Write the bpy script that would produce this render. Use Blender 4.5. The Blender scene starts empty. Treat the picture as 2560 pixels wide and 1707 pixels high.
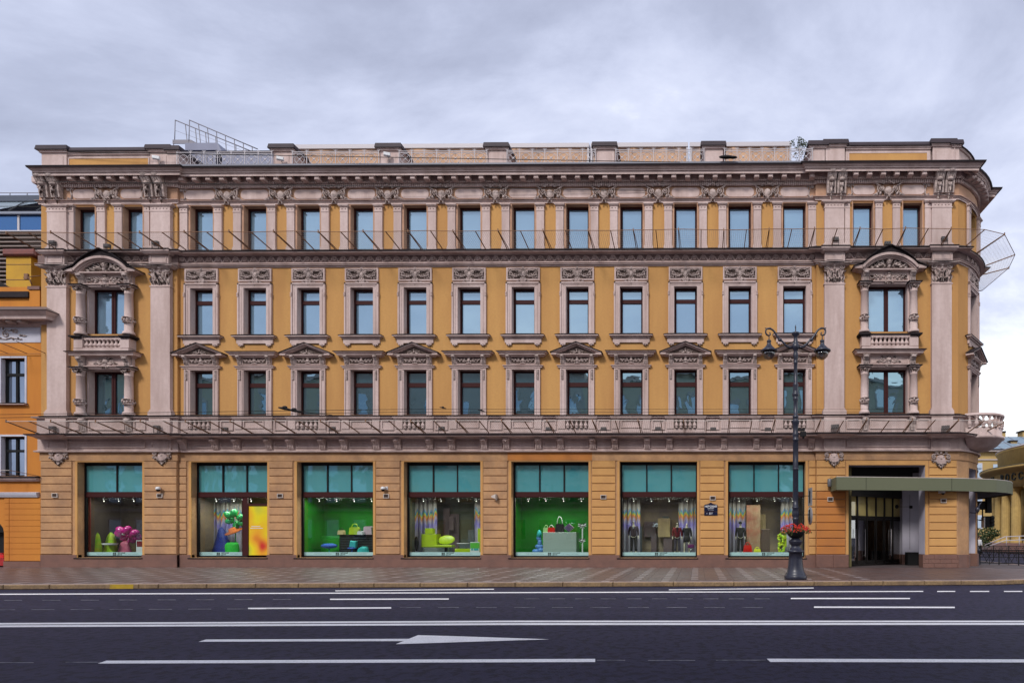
import bpy, math, random
from mathutils import Vector, Matrix, Euler
R = math.radians
rnd = random.Random(7)
sc = bpy.context.scene
col = sc.collection
# ------------------------------------------------ camera
EYE, D0, FPX, PPX, HZY = 1.8, 34.0, 1564.0, 1730.0, 1335.0
YAW = R(0.55)
cd = bpy.data.cameras.new('camera'); cam = bpy.data.objects.new('camera', cd); col.objects.link(cam)
cam.location = (0, -D0, EYE); cam.rotation_euler = (R(90), 0, YAW)
cd.sensor_width = 36; cd.lens = FPX / 2560 * 36; cd.clip_end = 1500
cd.shift_x = -(PPX - 1280) / 2560; cd.shift_y = (HZY - 853.5) / 2560
sc.camera = cam
# ------------------------------------------------ view, world, sun
vs = sc.view_settings
sc.display_settings.display_device = 'sRGB'
vs.view_transform = 'Standard'; vs.look = 'None'; vs.gamma = 1; vs.use_curve_mapping = False
vs.exposure = 0.80
SUN_EL, SUN_AZ = 41, 202      # elevation, compass direction the light comes from (0 = +y, clockwise)
w = bpy.data.worlds.new('World'); sc.world = w; w.use_nodes = True
nt = w.node_tree; nt.nodes.clear()
def N(t, **k):
    n = nt.nodes.new(t)
    for a, b in k.items(): setattr(n, a, b)
    return n
def L(a, b): nt.links.new(a, b)
def mth(op, a, b=None, clamp=False):
    n = N('ShaderNodeMath', operation=op, use_clamp=clamp)
    for i, q in enumerate((a, b)):
        if q is None: continue
        if isinstance(q, (int, float)): n.inputs[i].default_value = q
        else: L(q, n.inputs[i])
    return n.outputs[0]
out = N('ShaderNodeOutputWorld'); bg = N('ShaderNodeBackground'); L(bg.outputs[0], out.inputs[0])
bg.inputs[1].default_value = 0.1
sky = N('ShaderNodeTexSky', sky_type='NISHITA'); sky.sun_disc = False
sky.sun_elevation = R(SUN_EL); sky.sun_rotation = R(SUN_AZ); sky.air_density = 1.2; sky.dust_density = 2.5
tc = N('ShaderNodeTexCoord'); sp = N('ShaderNodeSeparateXYZ'); L(tc.outputs['Generated'], sp.inputs[0])
zc = mth('ADD', mth('MAXIMUM', sp.outputs[2], 0.0), 0.30)
cb = N('ShaderNodeCombineXYZ')
L(mth('DIVIDE', sp.outputs[0], zc), cb.inputs[0]); L(mth('DIVIDE', sp.outputs[1], zc), cb.inputs[1])
mp = N('ShaderNodeMapping'); L(cb.outputs[0], mp.inputs[0])
mp.inputs['Location'].default_value = (3.1, 1.4, 0); mp.inputs['Rotation'].default_value = (0, 0, R(-28)); mp.inputs['Scale'].default_value = (0.8, 1.25, 1)
n1 = N('ShaderNodeTexNoise'); n1.inputs['Scale'].default_value = 1.7; n1.inputs['Detail'].default_value = 9; n1.inputs['Roughness'].default_value = 0.60; n1.inputs['Distortion'].default_value = 0.5
n2 = N('ShaderNodeTexNoise'); n2.inputs['Scale'].default_value = 0.45; n2.inputs['Detail'].default_value = 2
L(mp.outputs[0], n1.inputs[0]); L(mp.outputs[0], n2.inputs[0])
f = mth('ADD', mth('MULTIPLY', n1.outputs[0], 0.62), mth('MULTIPLY', n2.outputs[0], 0.38))
# thinner, brighter cloud low towards the east (+x)
lowz = mth('SUBTRACT', 1.0, mth('MULTIPLY', mth('MAXIMUM', sp.outputs[2], 0.0), 2.2), clamp=True)
east = mth('MULTIPLY', mth('ADD', sp.outputs[0], 0.25, clamp=True), lowz)
f = mth('ADD', f, mth('MULTIPLY', east, 0.36))
f = mth('ADD', f, mth('MULTIPLY', lowz, 0.03))
rp = N('ShaderNodeValToRGB'); L(f, rp.inputs[0])
e = rp.color_ramp.elements
e[0].position = 0.42; e[0].color = (0.315, 0.342, 0.45, 1)
e[1].position = 0.66; e[1].color = (0.80, 0.82, 0.85, 1)
q = e.new(0.475); q.color = (0.39, 0.42, 0.54, 1)
q = e.new(0.345); q.color = (0.25, 0.272, 0.365, 1)
q = e.new(0.535); q.color = (0.47, 0.50, 0.62, 1)
mc = N('ShaderNodeMix', data_type='RGBA'); mc.inputs[0].default_value = 0.93
sc_ = N('ShaderNodeVectorMath', operation='SCALE'); L(rp.outputs[0], sc_.inputs[0]); sc_.inputs['Scale'].default_value = 9.7
L(sky.outputs[0], mc.inputs[6]); L(sc_.outputs[0], mc.inputs[7]); L(mc.outputs[2], bg.inputs[0])
sl = bpy.data.lights.new('sun', 'SUN'); sl.energy = 1.5; sl.angle = R(12); sl.color = (1.0, 0.95, 0.9)
so = bpy.data.objects.new('sun', sl); col.objects.link(so)
so.rotation_euler = Euler((R(90 - SUN_EL), 0, R(180 - SUN_AZ)), 'XYZ')
# SUN_AZ 205: light arrives from behind the camera, a little from the left
# ------------------------------------------------ materials
MATS = {}
def mat(name, c, rough=0.8, c2=None, ns=1.5, amt=0.5, bump=0.0, bs=30, metal=0.0, spec=0.4, emit=0, streak=False, fine=None, ms=None):
    if name in MATS: return MATS[name]
    m = bpy.data.materials.new(name); m.use_nodes = True; t = m.node_tree; b = t.nodes['Principled BSDF']
    b.inputs['Base Color'].default_value = (*c, 1); b.inputs['Roughness'].default_value = rough
    b.inputs['Metallic'].default_value = metal; b.inputs['Specular IOR Level'].default_value = spec
    if emit: b.inputs['Emission Color'].default_value = (*c, 1); b.inputs['Emission Strength'].default_value = emit
    g = t.nodes.new('ShaderNodeNewGeometry'); src = g.outputs['Position']
    if c2:
        mpn = t.nodes.new('ShaderNodeMapping'); t.links.new(src, mpn.inputs[0])
        if streak: mpn.inputs['Scale'].default_value = (1, 1, 0.16)
        if ms: mpn.inputs['Scale'].default_value = ms
        nz = t.nodes.new('ShaderNodeTexNoise'); nz.inputs['Scale'].default_value = ns; nz.inputs['Detail'].default_value = 6; nz.inputs['Roughness'].default_value = 0.62
        t.links.new(mpn.outputs[0], nz.inputs[0])
        mr = t.nodes.new('ShaderNodeMapRange'); mr.inputs[1].default_value = 0.38; mr.inputs[2].default_value = 0.68; mr.inputs[4].default_value = amt
        t.links.new(nz.outputs[0], mr.inputs[0])
        mx = t.nodes.new('ShaderNodeMix'); mx.data_type = 'RGBA'; mx.inputs[6].default_value = (*c, 1); mx.inputs[7].default_value = (*c2, 1)
        t.links.new(mr.outputs[0], mx.inputs[0]); last = mx.outputs[2]
        if fine:
            n3 = t.nodes.new('ShaderNodeTexNoise'); n3.inputs['Scale'].default_value = fine[0]; n3.inputs['Detail'].default_value = 3
            t.links.new(src, n3.inputs[0])
            r3 = t.nodes.new('ShaderNodeMapRange'); r3.inputs[1].default_value, r3.inputs[2].default_value = fine[3] if len(fine) > 3 else (0.35, 0.7); r3.inputs[4].default_value = fine[1]
            t.links.new(n3.outputs[0], r3.inputs[0])
            m3 = t.nodes.new('ShaderNodeMix'); m3.data_type = 'RGBA'; m3.inputs[7].default_value = (*fine[2], 1)
            t.links.new(r3.outputs[0], m3.inputs[0]); t.links.new(last, m3.inputs[6]); last = m3.outputs[2]
        t.links.new(last, b.inputs['Base Color'])
    if bump:
        nb = t.nodes.new('ShaderNodeTexNoise'); nb.inputs['Scale'].default_value = bs; nb.inputs['Detail'].default_value = 4
        t.links.new(src, nb.inputs[0]); bp = t.nodes.new('ShaderNodeBump'); bp.inputs['Strength'].default_value = bump; bp.inputs['Distance'].default_value = 0.02
        t.links.new(nb.outputs[0], bp.inputs['Height']); t.links.new(bp.outputs[0], b.inputs['Normal'])
    MATS[name] = m; return m
OCH = mat('ochre_plaster', (0.54, 0.300, 0.105), 0.9, (0.42, 0.215, 0.08), 0.6, 0.9, 0.1, 18, spec=0.15, streak=True, fine=(9, 0.25, (0.38, 0.20, 0.08)))
RUS = mat('rusticated_plaster', (0.52, 0.305, 0.155), 0.9, (0.33, 0.20, 0.12), 0.9, 1.0, 0.12, 25, spec=0.15, fine=(6, 0.35, (0.36, 0.18, 0.09)))
RUS2 = mat('fresh_rusticated_plaster', (0.57, 0.315, 0.115), 0.9, (0.47, 0.25, 0.10), 0.7, 0.8, 0.12, 25, spec=0.15)
RUS3 = mat('repainted_orange_plaster', (0.50, 0.20, 0.055), 0.9, (0.42, 0.17, 0.06), 0.9, 0.8, 0.12, 25, spec=0.15)
PNK = mat('pink_stucco', (0.60, 0.475, 0.445), 0.88, (0.40, 0.295, 0.265), 1.3, 0.9, 0.1, 22, spec=0.2, streak=True, fine=(7, 0.3, (0.40, 0.29, 0.26)))
TAN = mat('tan_frieze_stucco', (0.50, 0.30, 0.20), 0.9, (0.36, 0.21, 0.14), 1.2, 0.9, 0.1, 22, spec=0.2)
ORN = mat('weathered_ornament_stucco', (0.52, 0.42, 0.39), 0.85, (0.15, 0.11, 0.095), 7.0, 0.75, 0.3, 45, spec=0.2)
SHADE = mat('recess_shade_ground', (0.06, 0.042, 0.036), 0.95, (0.15, 0.105, 0.09), 6.0, 0.8, 0.2, 40)  # recess shade, with some grime, put into one dark ground colour
GRA = mat('red_brown_granite', (0.17, 0.085, 0.065), 0.6, (0.11, 0.06, 0.05), 2.0, 0.9, 0.2, 60, fine=(60, 0.45, (0.24, 0.13, 0.1)))
TIN = mat('dark_sheet_metal', (0.016, 0.011, 0.013), 0.7, (0.03, 0.021, 0.022), 1.5, 0.7, spec=0.2)
MAR = mat('maroon_window_frame', (0.045, 0.012, 0.012), 0.6, spec=0.15)
BLK = mat('black_paint', (0.010, 0.010, 0.011), 0.6, spec=0.2)
IRON = mat('navy_cast_iron', (0.016, 0.018, 0.034), 0.38, (0.03, 0.033, 0.05), 5, 0.5, spec=0.5)
RUST = mat('rusty_steel', (0.24, 0.125, 0.065), 0.7, (0.11, 0.055, 0.035), 8, 0.8)
PALE = mat('pale_paint', (0.55, 0.50, 0.46), 0.6, (0.40, 0.33, 0.29), 6, 0.6)
WIRE = mat('galvanised_wire', (0.30, 0.25, 0.22), 0.6)
WHT = mat('white_plastic', (0.65, 0.65, 0.66), 0.4)
RAILM = mat('pale_railing_paint', (0.46, 0.43, 0.45), 0.6)
def glass_mat(name, base, tint, fac, wav, wscale=0.5, rough=0.01):
    if name in MATS: return MATS[name]
    m = bpy.data.materials.new(name); m.use_nodes = True; t = m.node_tree; t.nodes.clear()
    o = t.nodes.new('ShaderNodeOutputMaterial'); d = t.nodes.new('ShaderNodeBsdfDiffuse'); g = t.nodes.new('ShaderNodeBsdfGlossy'); x = t.nodes.new('ShaderNodeMixShader')
    d.inputs[0].default_value = (*base, 1); g.inputs[0].default_value = (*tint, 1); g.inputs['Roughness'].default_value = rough
    x.inputs[0].default_value = fac
    t.links.new(d.outputs[0], x.inputs[1]); t.links.new(g.outputs[0], x.inputs[2]); t.links.new(x.outputs[0], o.inputs[0])
    ge = t.nodes.new('ShaderNodeNewGeometry'); nb = t.nodes.new('ShaderNodeTexNoise'); nb.inputs['Scale'].default_value = wscale; nb.inputs['Detail'].default_value = 2.5; nb.inputs['Distortion'].default_value = 0.6
    t.links.new(ge.outputs['Position'], nb.inputs[0])
    bp = t.nodes.new('ShaderNodeBump'); bp.inputs['Strength'].default_value = wav; bp.inputs['Distance'].default_value = 0.1
    t.links.new(nb.outputs[0], bp.inputs['Height']); t.links.new(bp.outputs[0], g.inputs['Normal'])
    MATS[name] = m; return m
GUP = glass_mat('upper_window_glass', (0.17, 0.29, 0.40), (0.41, 0.55, 0.66), 0.52, 0.03, 0.35)
GMID = glass_mat('piano_nobile_glass', (0.035, 0.085, 0.11), (0.40, 0.60, 0.68), 0.60, 0.11, 0.55)
GTEAL = glass_mat('teal_transom_glass', (0.08, 0.33, 0.36), (0.6, 0.8, 0.8), 0.28, 0.12, 0.6)
GFAR = glass_mat('dull_far_glass', (0.05, 0.07, 0.10), (0.6, 0.7, 0.85), 0.5, 0.1, 0.6)
GBLUE = glass_mat('blue_roof_glass', (0.01, 0.05, 0.13), (0.25, 0.45, 0.8), 0.45, 0.05, 0.3)
def clear_mat(name, refl=0.10, tint=(0.92, 0.97, 0.95)):
    m = bpy.data.materials.new(name); m.use_nodes = True; t = m.node_tree; t.nodes.clear()
    o = t.nodes.new('ShaderNodeOutputMaterial'); d = t.nodes.new('ShaderNodeBsdfTransparent'); g = t.nodes.new('ShaderNodeBsdfGlossy'); x = t.nodes.new('ShaderNodeMixShader')
    d.inputs[0].default_value = (*tint, 1); g.inputs['Roughness'].default_value = 0.01; x.inputs[0].default_value = refl
    t.links.new(d.outputs[0], x.inputs[1]); t.links.new(g.outputs[0], x.inputs[2]); t.links.new(x.outputs[0], o.inputs[0]); return m
GCLR = clear_mat('shop_glass', 0.06); GDOOR = clear_mat('door_glass', 0.42, (0.5, 0.52, 0.48))
# ------------------------------------------------ helpers
def X(px, o=0.0): return (D0 - o) * math.tan(math.atan((px - PPX) / FPX) - YAW)   # photo column -> x on the plane y = -o
def Z(py, o=0.0): return EYE + (HZY - py) * (D0 + 0.12 - o) / FPX                 # photo row -> height on that plane
def W(d): return d / 46.0
def LX(d, o=0.0): return d * (D0 + 0.05 - o) / FPX
def G(px, py, z=-0.17):                                                          # photo point -> (x, y) on the level z
    d = FPX * (EYE - z) / (py - HZY); xc = (px - PPX) / FPX * d
    return (xc * math.cos(YAW) - d * math.sin(YAW), -D0 + xc * math.sin(YAW) + d * math.cos(YAW))
def at(px, py, d):                                                               # photo point at viewing depth d -> (x, y, z)
    xc = (px - PPX) / FPX * d
    return (xc * math.cos(YAW) - d * math.sin(YAW), -D0 + xc * math.sin(YAW) + d * math.cos(YAW), EYE + (HZY - py) / FPX * d)
class MB:
    def __init__(s): s.v = []; s.f = []; s.m = []; s.s = []; s.cm = 0
    def add(s, vs, fs, smooth=False):
        k = len(s.v); s.v += [tuple(p) for p in vs]
        for q in fs: s.f.append(tuple(i + k for i in q)); s.m.append(s.cm); s.s.append(smooth)
        return s
    def box(s, x0, x1, y0, y1, z0, z1):
        if x0 > x1: x0, x1 = x1, x0
        if y0 > y1: y0, y1 = y1, y0
        if z0 > z1: z0, z1 = z1, z0
        return s.add([(x0,y0,z0),(x1,y0,z0),(x1,y1,z0),(x0,y1,z0),(x0,y0,z1),(x1,y0,z1),(x1,y1,z1),(x0,y1,z1)],
              [(0,3,2,1),(4,5,6,7),(0,1,5,4),(1,2,6,5),(2,3,7,6),(3,0,4,7)])
    def bx(s, p0, p1, q0, q1, o0, o1):      # box whose FRONT face (outward distance o1) spans photo columns p0..p1, rows q0..q1
        return s.box(X(p0, o1), X(p1, o1), -o1, -o0, Z(q0, o1), Z(q1, o1))
    def slab(s, x0, x1, y0, y1, z0, z1, c=0.015):   # block with chamfered front (towards -y)
        if z0 > z1: z0, z1 = z1, z0
        return s.add([(x0,y1,z0),(x1,y1,z0),(x1,y1,z1),(x0,y1,z1),(x0,y0+c,z0),(x1,y0+c,z0),(x1,y0+c,z1),(x0,y0+c,z1),(x0+c,y0,z0+c),(x1-c,y0,z0+c),(x1-c,y0,z1-c),(x0+c,y0,z1-c)],
            [(0,1,2,3)][::-1] + [(0,4,5,1),(1,5,6,2),(2,6,7,3),(3,7,4,0),(4,8,9,5),(5,9,10,6),(6,10,11,7),(7,11,8,4),(8,11,10,9)][0:0] +
            [(0,1,5,4),(1,2,6,5),(2,3,7,6),(3,0,4,7),(4,5,9,8),(5,6,10,9),(6,7,11,10),(7,4,8,11),(8,9,10,11)])
    def prism(s, poly, y0, y1):             # poly of (x, z), from y0 (front) to y1
        n = len(poly); vs = [(x, y0, z) for x, z in poly] + [(x, y1, z) for x, z in poly]
        return s.add(vs, [tuple(range(n)), tuple(range(2*n-1, n-1, -1))] + [(i, n+i, n+(i+1) % n, (i+1) % n) for i in range(n)])
    def flat(s, poly, z0, z1):              # poly of (x, y) extruded in z
        n = len(poly); vs = [(x, y, z0) for x, y in poly] + [(x, y, z1) for x, y in poly]
        return s.add(vs, [tuple(range(n-1, -1, -1)), tuple(range(n, 2*n))] + [(i, (i+1) % n, n+(i+1) % n, n+i) for i in range(n)])
    def sweep(s, prof, path, cap=True):     # prof of (o, z) bottom to top; path of (x, y), outside on its right
        m = len(prof); nrm = []
        for i in range(len(path)):
            ns = []
            for a, b in ((i-1, i), (i, i+1)):
                if a < 0 or b >= len(path): continue
                d = Vector((path[b][0]-path[a][0], path[b][1]-path[a][1])).normalized(); ns.append(Vector((d.y, -d.x)))
            nn = sum(ns, Vector((0, 0)))
            if nn.length < 1e-6: nn = ns[0].copy()
            nn.normalize(); nn /= max(0.35, nn.dot(ns[0])); nrm.append(nn)
        vs = [(p[0]+n.x*o, p[1]+n.y*o, z) for p, n in zip(path, nrm) for o, z in prof]
        fs = [(i*m+j, (i+1)*m+j, (i+1)*m+j+1, i*m+j+1) for i in range(len(path)-1) for j in range(m-1)]
        if cap: fs += [tuple(range(m-1, -1, -1)), tuple(range((len(path)-1)*m, len(path)*m))]
        return s.add(vs, fs)
    def tube(s, pts, r, n=6, smooth=True):
        pts = [Vector(p) for p in pts]; k = len(pts); rs = r if isinstance(r, (list, tuple)) else [r]*k
        vs = []; up = None
        for i, p in enumerate(pts):
            d = (pts[min(i+1, k-1)] - pts[max(i-1, 0)]).normalized()
            if up is None: up = Vector((0, 0, 1)) if abs(d.z) < 0.9 else Vector((0, 1, 0))
            a = d.cross(up)
            if a.length < 1e-4: a = d.cross(Vector((1, 0.1, 0)))
            a.normalize(); b = a.cross(d).normalized(); up = b
            for j in range(n):
                t = 2*math.pi*(j+0.5)/n; vs.append(p + (a*math.cos(t) + b*math.sin(t))*rs[i])
        fs = [(i*n+j, i*n+(j+1) % n, (i+1)*n+(j+1) % n, (i+1)*n+j) for i in range(k-1) for j in range(n)]
        fs += [tuple(range(n-1, -1, -1)), tuple(range((k-1)*n, k*n))]
        return s.add(vs, [q[::-1] for q in fs], smooth and n > 4)
    def ell(s, c, r, seg=7, rings=4, rot=0.0):     # rot turns it in the x-z plane
        vs = [(0, 0, r[2])]; 
        for i in range(1, rings):
            a = math.pi*i/rings
            for j in range(seg):
                t = 2*math.pi*j/seg; vs.append((r[0]*math.sin(a)*math.cos(t), r[1]*math.sin(a)*math.sin(t), r[2]*math.cos(a)))
        vs.append((0, 0, -r[2])); cr, sr = math.cos(rot), math.sin(rot)
        vs = [(c[0]+x*cr-z*sr, c[1]+y, c[2]+x*sr+z*cr) for x, y, z in vs]
        fs = [(0, 1+j, 1+(j+1) % seg) for j in range(seg)]
        for i in range(rings-2):
            for j in range(seg): a = 1+i*seg; fs.append((a+j, a+seg+j, a+seg+(j+1) % seg, a+(j+1) % seg))
        a = 1+(rings-2)*seg; fs += [(a+j, len(vs)-1, a+(j+1) % seg) for j in range(seg)]
        return s.add(vs, fs, True)
    def lathe(s, prof, c=(0, 0, 0), n=12, smooth=True, a0=0, a1=360):   # prof of (r, z)
        full = abs(a1-a0) >= 359.9; k = n if full else n+1
        vs = [(c[0]+r*math.cos(R(a0+(a1-a0)*j/n)), c[1]+r*math.sin(R(a0+(a1-a0)*j/n)), c[2]+z) for r, z in prof for j in range(k)]
        fs = [(i*k+j, i*k+(j+1) % k, (i+1)*k+(j+1) % k, (i+1)*k+j) for i in range(len(prof)-1) for j in range(n)]
        if full: fs += [tuple(range(k-1, -1, -1)), tuple(range((len(prof)-1)*k, len(prof)*k))]
        return s.add(vs, fs, smooth)
    def mirror(s):
        k = len(s.v); nf = len(s.f); s.v += [(-x, y, z) for x, y, z in s.v]
        for i in range(nf): s.f.append(tuple(q+k for q in s.f[i][::-1])); s.m.append(s.m[i]); s.s.append(s.s[i])
        return s
    def xf(s, M):
        s.v = [tuple(M @ Vector(p)) for p in s.v]; return s
    def mesh(s, name, mats):
        me = bpy.data.meshes.new(name); me.from_pydata(s.v, [], s.f)
        for m in (mats if isinstance(mats, (list, tuple)) else [mats]): me.materials.append(m)
        me.polygons.foreach_set('material_index', s.m); me.polygons.foreach_set('use_smooth', s.s); me.update(); return me
    def build(s, name, mats, parent=None, loc=(0, 0, 0), rot=0.0, kind=None):
        return put(s.mesh(name, mats), name, parent, loc, rot, kind)
def put(me, name, parent=None, loc=(0, 0, 0), rot=0.0, kind=None):
    o = bpy.data.objects.new(name, me); col.objects.link(o); o.location = loc; o.rotation_euler = (0, 0, rot)
    if parent: o.parent = parent
    if kind: o['kind'] = kind
    return o
def tag(o, label, cat, group=None):
    o['label'] = label; o['category'] = cat
    if group: o['group'] = group
    return o
def thing(name, label, cat, loc=(0, 0, 0), rot=0.0, group=None):
    o = bpy.data.objects.new(name, None); col.objects.link(o); o.location = loc; o.rotation_euler = (0, 0, rot); o.empty_display_size = 0.2
    return tag(o, label, cat, group)
def struct(o): o['kind'] = 'structure'; return o
def kids(o): return [c for c in bpy.data.objects if c.parent == o]
def text(s, size, m, parent, loc, name='lettering', align='CENTER', ext=0.004, rot=(90, 0, 0), bold=0.0):
    c = bpy.data.curves.new(name, 'FONT'); c.body = s; c.size = size; c.align_x = align; c.align_y = 'CENTER'; c.extrude = ext; c.offset = bold
    c.materials.append(m); o = bpy.data.objects.new(name, c); col.objects.link(o); o.location = loc; o.rotation_euler = tuple(R(a) for a in rot)
    bpy.context.view_layer.update(); dg = bpy.context.evaluated_depsgraph_get(); me = bpy.data.meshes.new_from_object(o.evaluated_get(dg)); me.name = name
    mw = o.rotation_euler.copy(); bpy.data.objects.remove(o); o = bpy.data.objects.new(name, me); col.objects.link(o); o.location = loc; o.rotation_euler = mw
    if not me.materials: me.materials.append(m)
    if parent: o.parent = parent
    return o
def sheet(mb, x0, x1, z0, z1, holes, y, depth, M=None):   # wall face at y with holes (x0,x1,z0,z1) and their reveals
    xs = sorted({x0, x1} | {h[i] for h in holes for i in (0, 1)}); zs = sorted({z0, z1} | {h[i] for h in holes for i in (2, 3)})
    k = len(mb.v)
    def P(x, yy, z): v = Vector((x, yy, z)); return tuple(M @ v) if M else tuple(v)
    for i in range(len(xs)-1):
        run = None
        for j in range(len(zs)-1):
            cx, cz = (xs[i]+xs[i+1])/2, (zs[j]+zs[j+1])/2
            if any(h[0] < cx < h[1] and h[2] < cz < h[3] for h in holes): continue
            mb.add([P(xs[i], y, zs[j]), P(xs[i+1], y, zs[j]), P(xs[i+1], y, zs[j+1]), P(xs[i], y, zs[j+1])], [(0, 1, 2, 3)])
    for a, b, c, d in holes:
        q = [P(a, y, c), P(b, y, c), P(b, y, d), P(a, y, d), P(a, y+depth, c), P(b, y+depth, c), P(b, y+depth, d), P(a, y+depth, d)]
        mb.add(q, [(0, 4, 5, 1), (1, 5, 6, 2), (2, 6, 7, 3), (3, 7, 4, 0)])
# ------------------------------------------------ plan of the department store
BAY = 0.15
XL, X1, X2, X3 = X(103, BAY), X(443.5, BAY), X(2041, BAY), X(2395, BAY)
PA, PB = Vector((X3, -BAY)), Vector((16.2, 2.6))
ch = (PB - PA); nn_ = Vector((ch.y, -ch.x)).normalized()
def arc(n=8, sag=0.32): return [tuple(PA + ch*t + nn_*(4*sag*t*(1-t))) for t in [i/n for i in range(n+1)]]
FACET = [tuple(PA), tuple(PA + ch*0.24 + nn_*0.28), tuple(PA + ch*0.76 + nn_*0.28), tuple(PB)]
def bpath(left=None, n=8, back=30.0, facet=False):
    xl = XL if left is None else left
    return [(xl, 8.0), (xl, -BAY), (X1, -BAY), (X1, 0.0), (X2, 0.0), (X2, -BAY)] + (FACET if facet else arc(n)) + [(PB.x, back)]
WC = [505.6, 639, 772.4, 905.6, 1039, 1173.6, 1308.5, 1443.5, 1578.4, 1714, 1849.4, 1986]
WX = [X(c) for c in WC]
PEDI = {0, 2, 4, 7, 9, 11}
# ================================================ DEPARTMENT STORE
B = thing('department_store', 'four-storey ochre and pink stuccoed corner building with shop windows along the avenue', 'building')
def part(mb, name, m, par=None, loc=(0, 0, 0), rot=0.0, kind=None): return mb.build(name, m, par or B, loc, rot, kind)
def lb(mb, d0, d1, q0, q1, o0, o1): return mb.box(LX(d0, o1), LX(d1, o1), -o1, -o0, Z(q0, o1), Z(q1, o1))
ZG = 0.0
zTop = Z(414.5)
# --- openings (photo columns on the wall plane)
SHOPS = [(193, 355.6), (477.5, 668), (742, 932.5), (1009.5, 1201), (1278, 1471.3), (1548.8, 1742.6), (1820, 2013.9)]
S0, S1 = 1393.5, 1153.5
def hole(a, b, q0, q1, o=0.0): return (X(a, o), X(b, o), Z(q0, o), Z(q1, o))
FL4, FL3, FL2 = (622, 513), (834.6, 717.5), (1036.4, 923.5)
hm = [hole(a, b, S0, S1) for a, b in SHOPS[1:]]
hw = LX(28.7)
for x in WX:
    for q in (FL4, FL3, FL2): hm.append((x-hw, x+hw, Z(q[0]), Z(q[1])))
zR = Z(1129, .03)
def split(holes): return [h for h in holes if h[3] < zR+.3], [h for h in holes if h[3] > zR+.3]
BC = [X(272.6, BAY), X(2219.0, BAY)]                 # axes of the two bays
BW = 1.055
lh = [hole(*SHOPS[0], S0, S1, BAY), hole(187.8, 239, *FL4, BAY), hole(309.4, 358.4, *FL4, BAY)]
rh = [hole(2121.4, 2313.2, 1440, 1163, BAY), hole(2132, 2182.6, *FL4, BAY), hole(2256.9, 2305, *FL4, BAY)]
for c, hs in zip(BC, (lh, rh)):
    hs.append((c-BW, c+BW, Z(834.6), Z(719))); hs.append((c-BW, c+BW, Z(1036.4), Z(926)))
rh[0] = (rh[0][0], rh[0][1], -0.05, rh[0][3])
def facet_M():
    a, b = Vector(FACET[1]), Vector(FACET[2]); d = (b-a).normalized(); mid = (a+b)/2
    return Matrix.Translation((mid.x, mid.y, 0)) @ Matrix.Rotation(math.atan2(d.y, d.x), 4, 'Z'), (b-a).length/2
FM, FH = facet_M()
FROT = FM.to_euler().z
for nm, lo, hi, mm in (('lower_wall', -0.02, zR, RUS), ('upper_wall', zR, zTop, OCH)):
    mb = MB(); sel = 0 if nm == 'lower_wall' else 1; dep = 0.42 if sel == 0 else 0.32
    sheet(mb, X1, X2, lo, hi, split(hm)[sel], 0.0, dep)
    L_, R_ = split(lh)[sel], split(rh)[sel]
    sheet(mb, XL, X1, lo, hi, L_, -BAY, dep)
    if sel: sheet(mb, X2, X3, lo, hi, R_, -BAY, dep)
    else: sheet(mb, X2, X3, lo, hi, R_, -BAY, 0.92)
    for x in (X1, X2): mb.add([(x, -BAY, lo), (x, 0, lo), (x, 0, hi), (x, -BAY, hi)], [(0, 1, 2, 3)])
    mb.add([(XL, 12, lo), (XL, -BAY, lo), (XL, -BAY, hi), (XL, 12, hi)], [(0, 1, 2, 3)])
    for i in (0, 2):
        a, b = FACET[i], FACET[i+1]; mb.add([(*a, lo), (*b, lo), (*b, hi), (*a, hi)], [(0, 1, 2, 3)])
    if sel: sheet(mb, -FH, FH, lo, hi, [(-hw, hw, Z(q[0]), Z(q[1])) for q in (FL4, FL3, FL2)], 0, .28, FM)
    else: sheet(mb, -FH, FH, lo, hi, [(-.72, .72, -.05, Z(1168))], 0, .8, FM)
    mb.add([(PB.x, PB.y, lo), (PB.x, 32, lo), (PB.x, 32, hi), (PB.x, PB.y, hi)], [(0, 1, 2, 3)])
    part(mb, nm, mm)
# lilac lining of the entrance reveals
LIL = mat('lilac_white_plaster', (0.50, 0.48, 0.56), 0.85, (0.40, 0.38, 0.47), 1, 0.6)
mb = MB(); e = rh[0]
mb.box(e[1]-.012, e[1]+.3, -BAY+.06, .8, 0.72, e[3]); mb.box(e[0]-.2, e[0]+.012, -BAY+.06, .8, 0.72, e[3])
mb.box(e[0], e[1], -BAY+.06, .8, e[3]-.012, e[3]+.1)
part(mb, 'entrance_lining', LIL)
mb = MB()
for sx in (-1, 1): mb.box(sx*.708, sx*.95, .05, .85, .72, Z(1168)-.01)
mb.box(-.8, .8, .05, .85, Z(1168)-.012, Z(1168)+.1); mb.xf(FM)
part(mb, 'corner_opening_lining', LIL)
for i in (0, 2): part(MB().sweep([(-.3, -.02), (.06, -.02), (.06, .70), (-.3, .70)], [FACET[i], FACET[i+1]]), 'corner_plinth', GRA)
# --- roof
mb = MB(); mb.flat([(XL, -.1), (PA.x, -.1), (PB.x, PB.y), (PB.x, 30), (XL, 30)], zTop-.02, zTop+.1)
part(mb, 'roof', mat('grey_roof_sheet', (0.16, 0.165, 0.2), 0.5))
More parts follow.
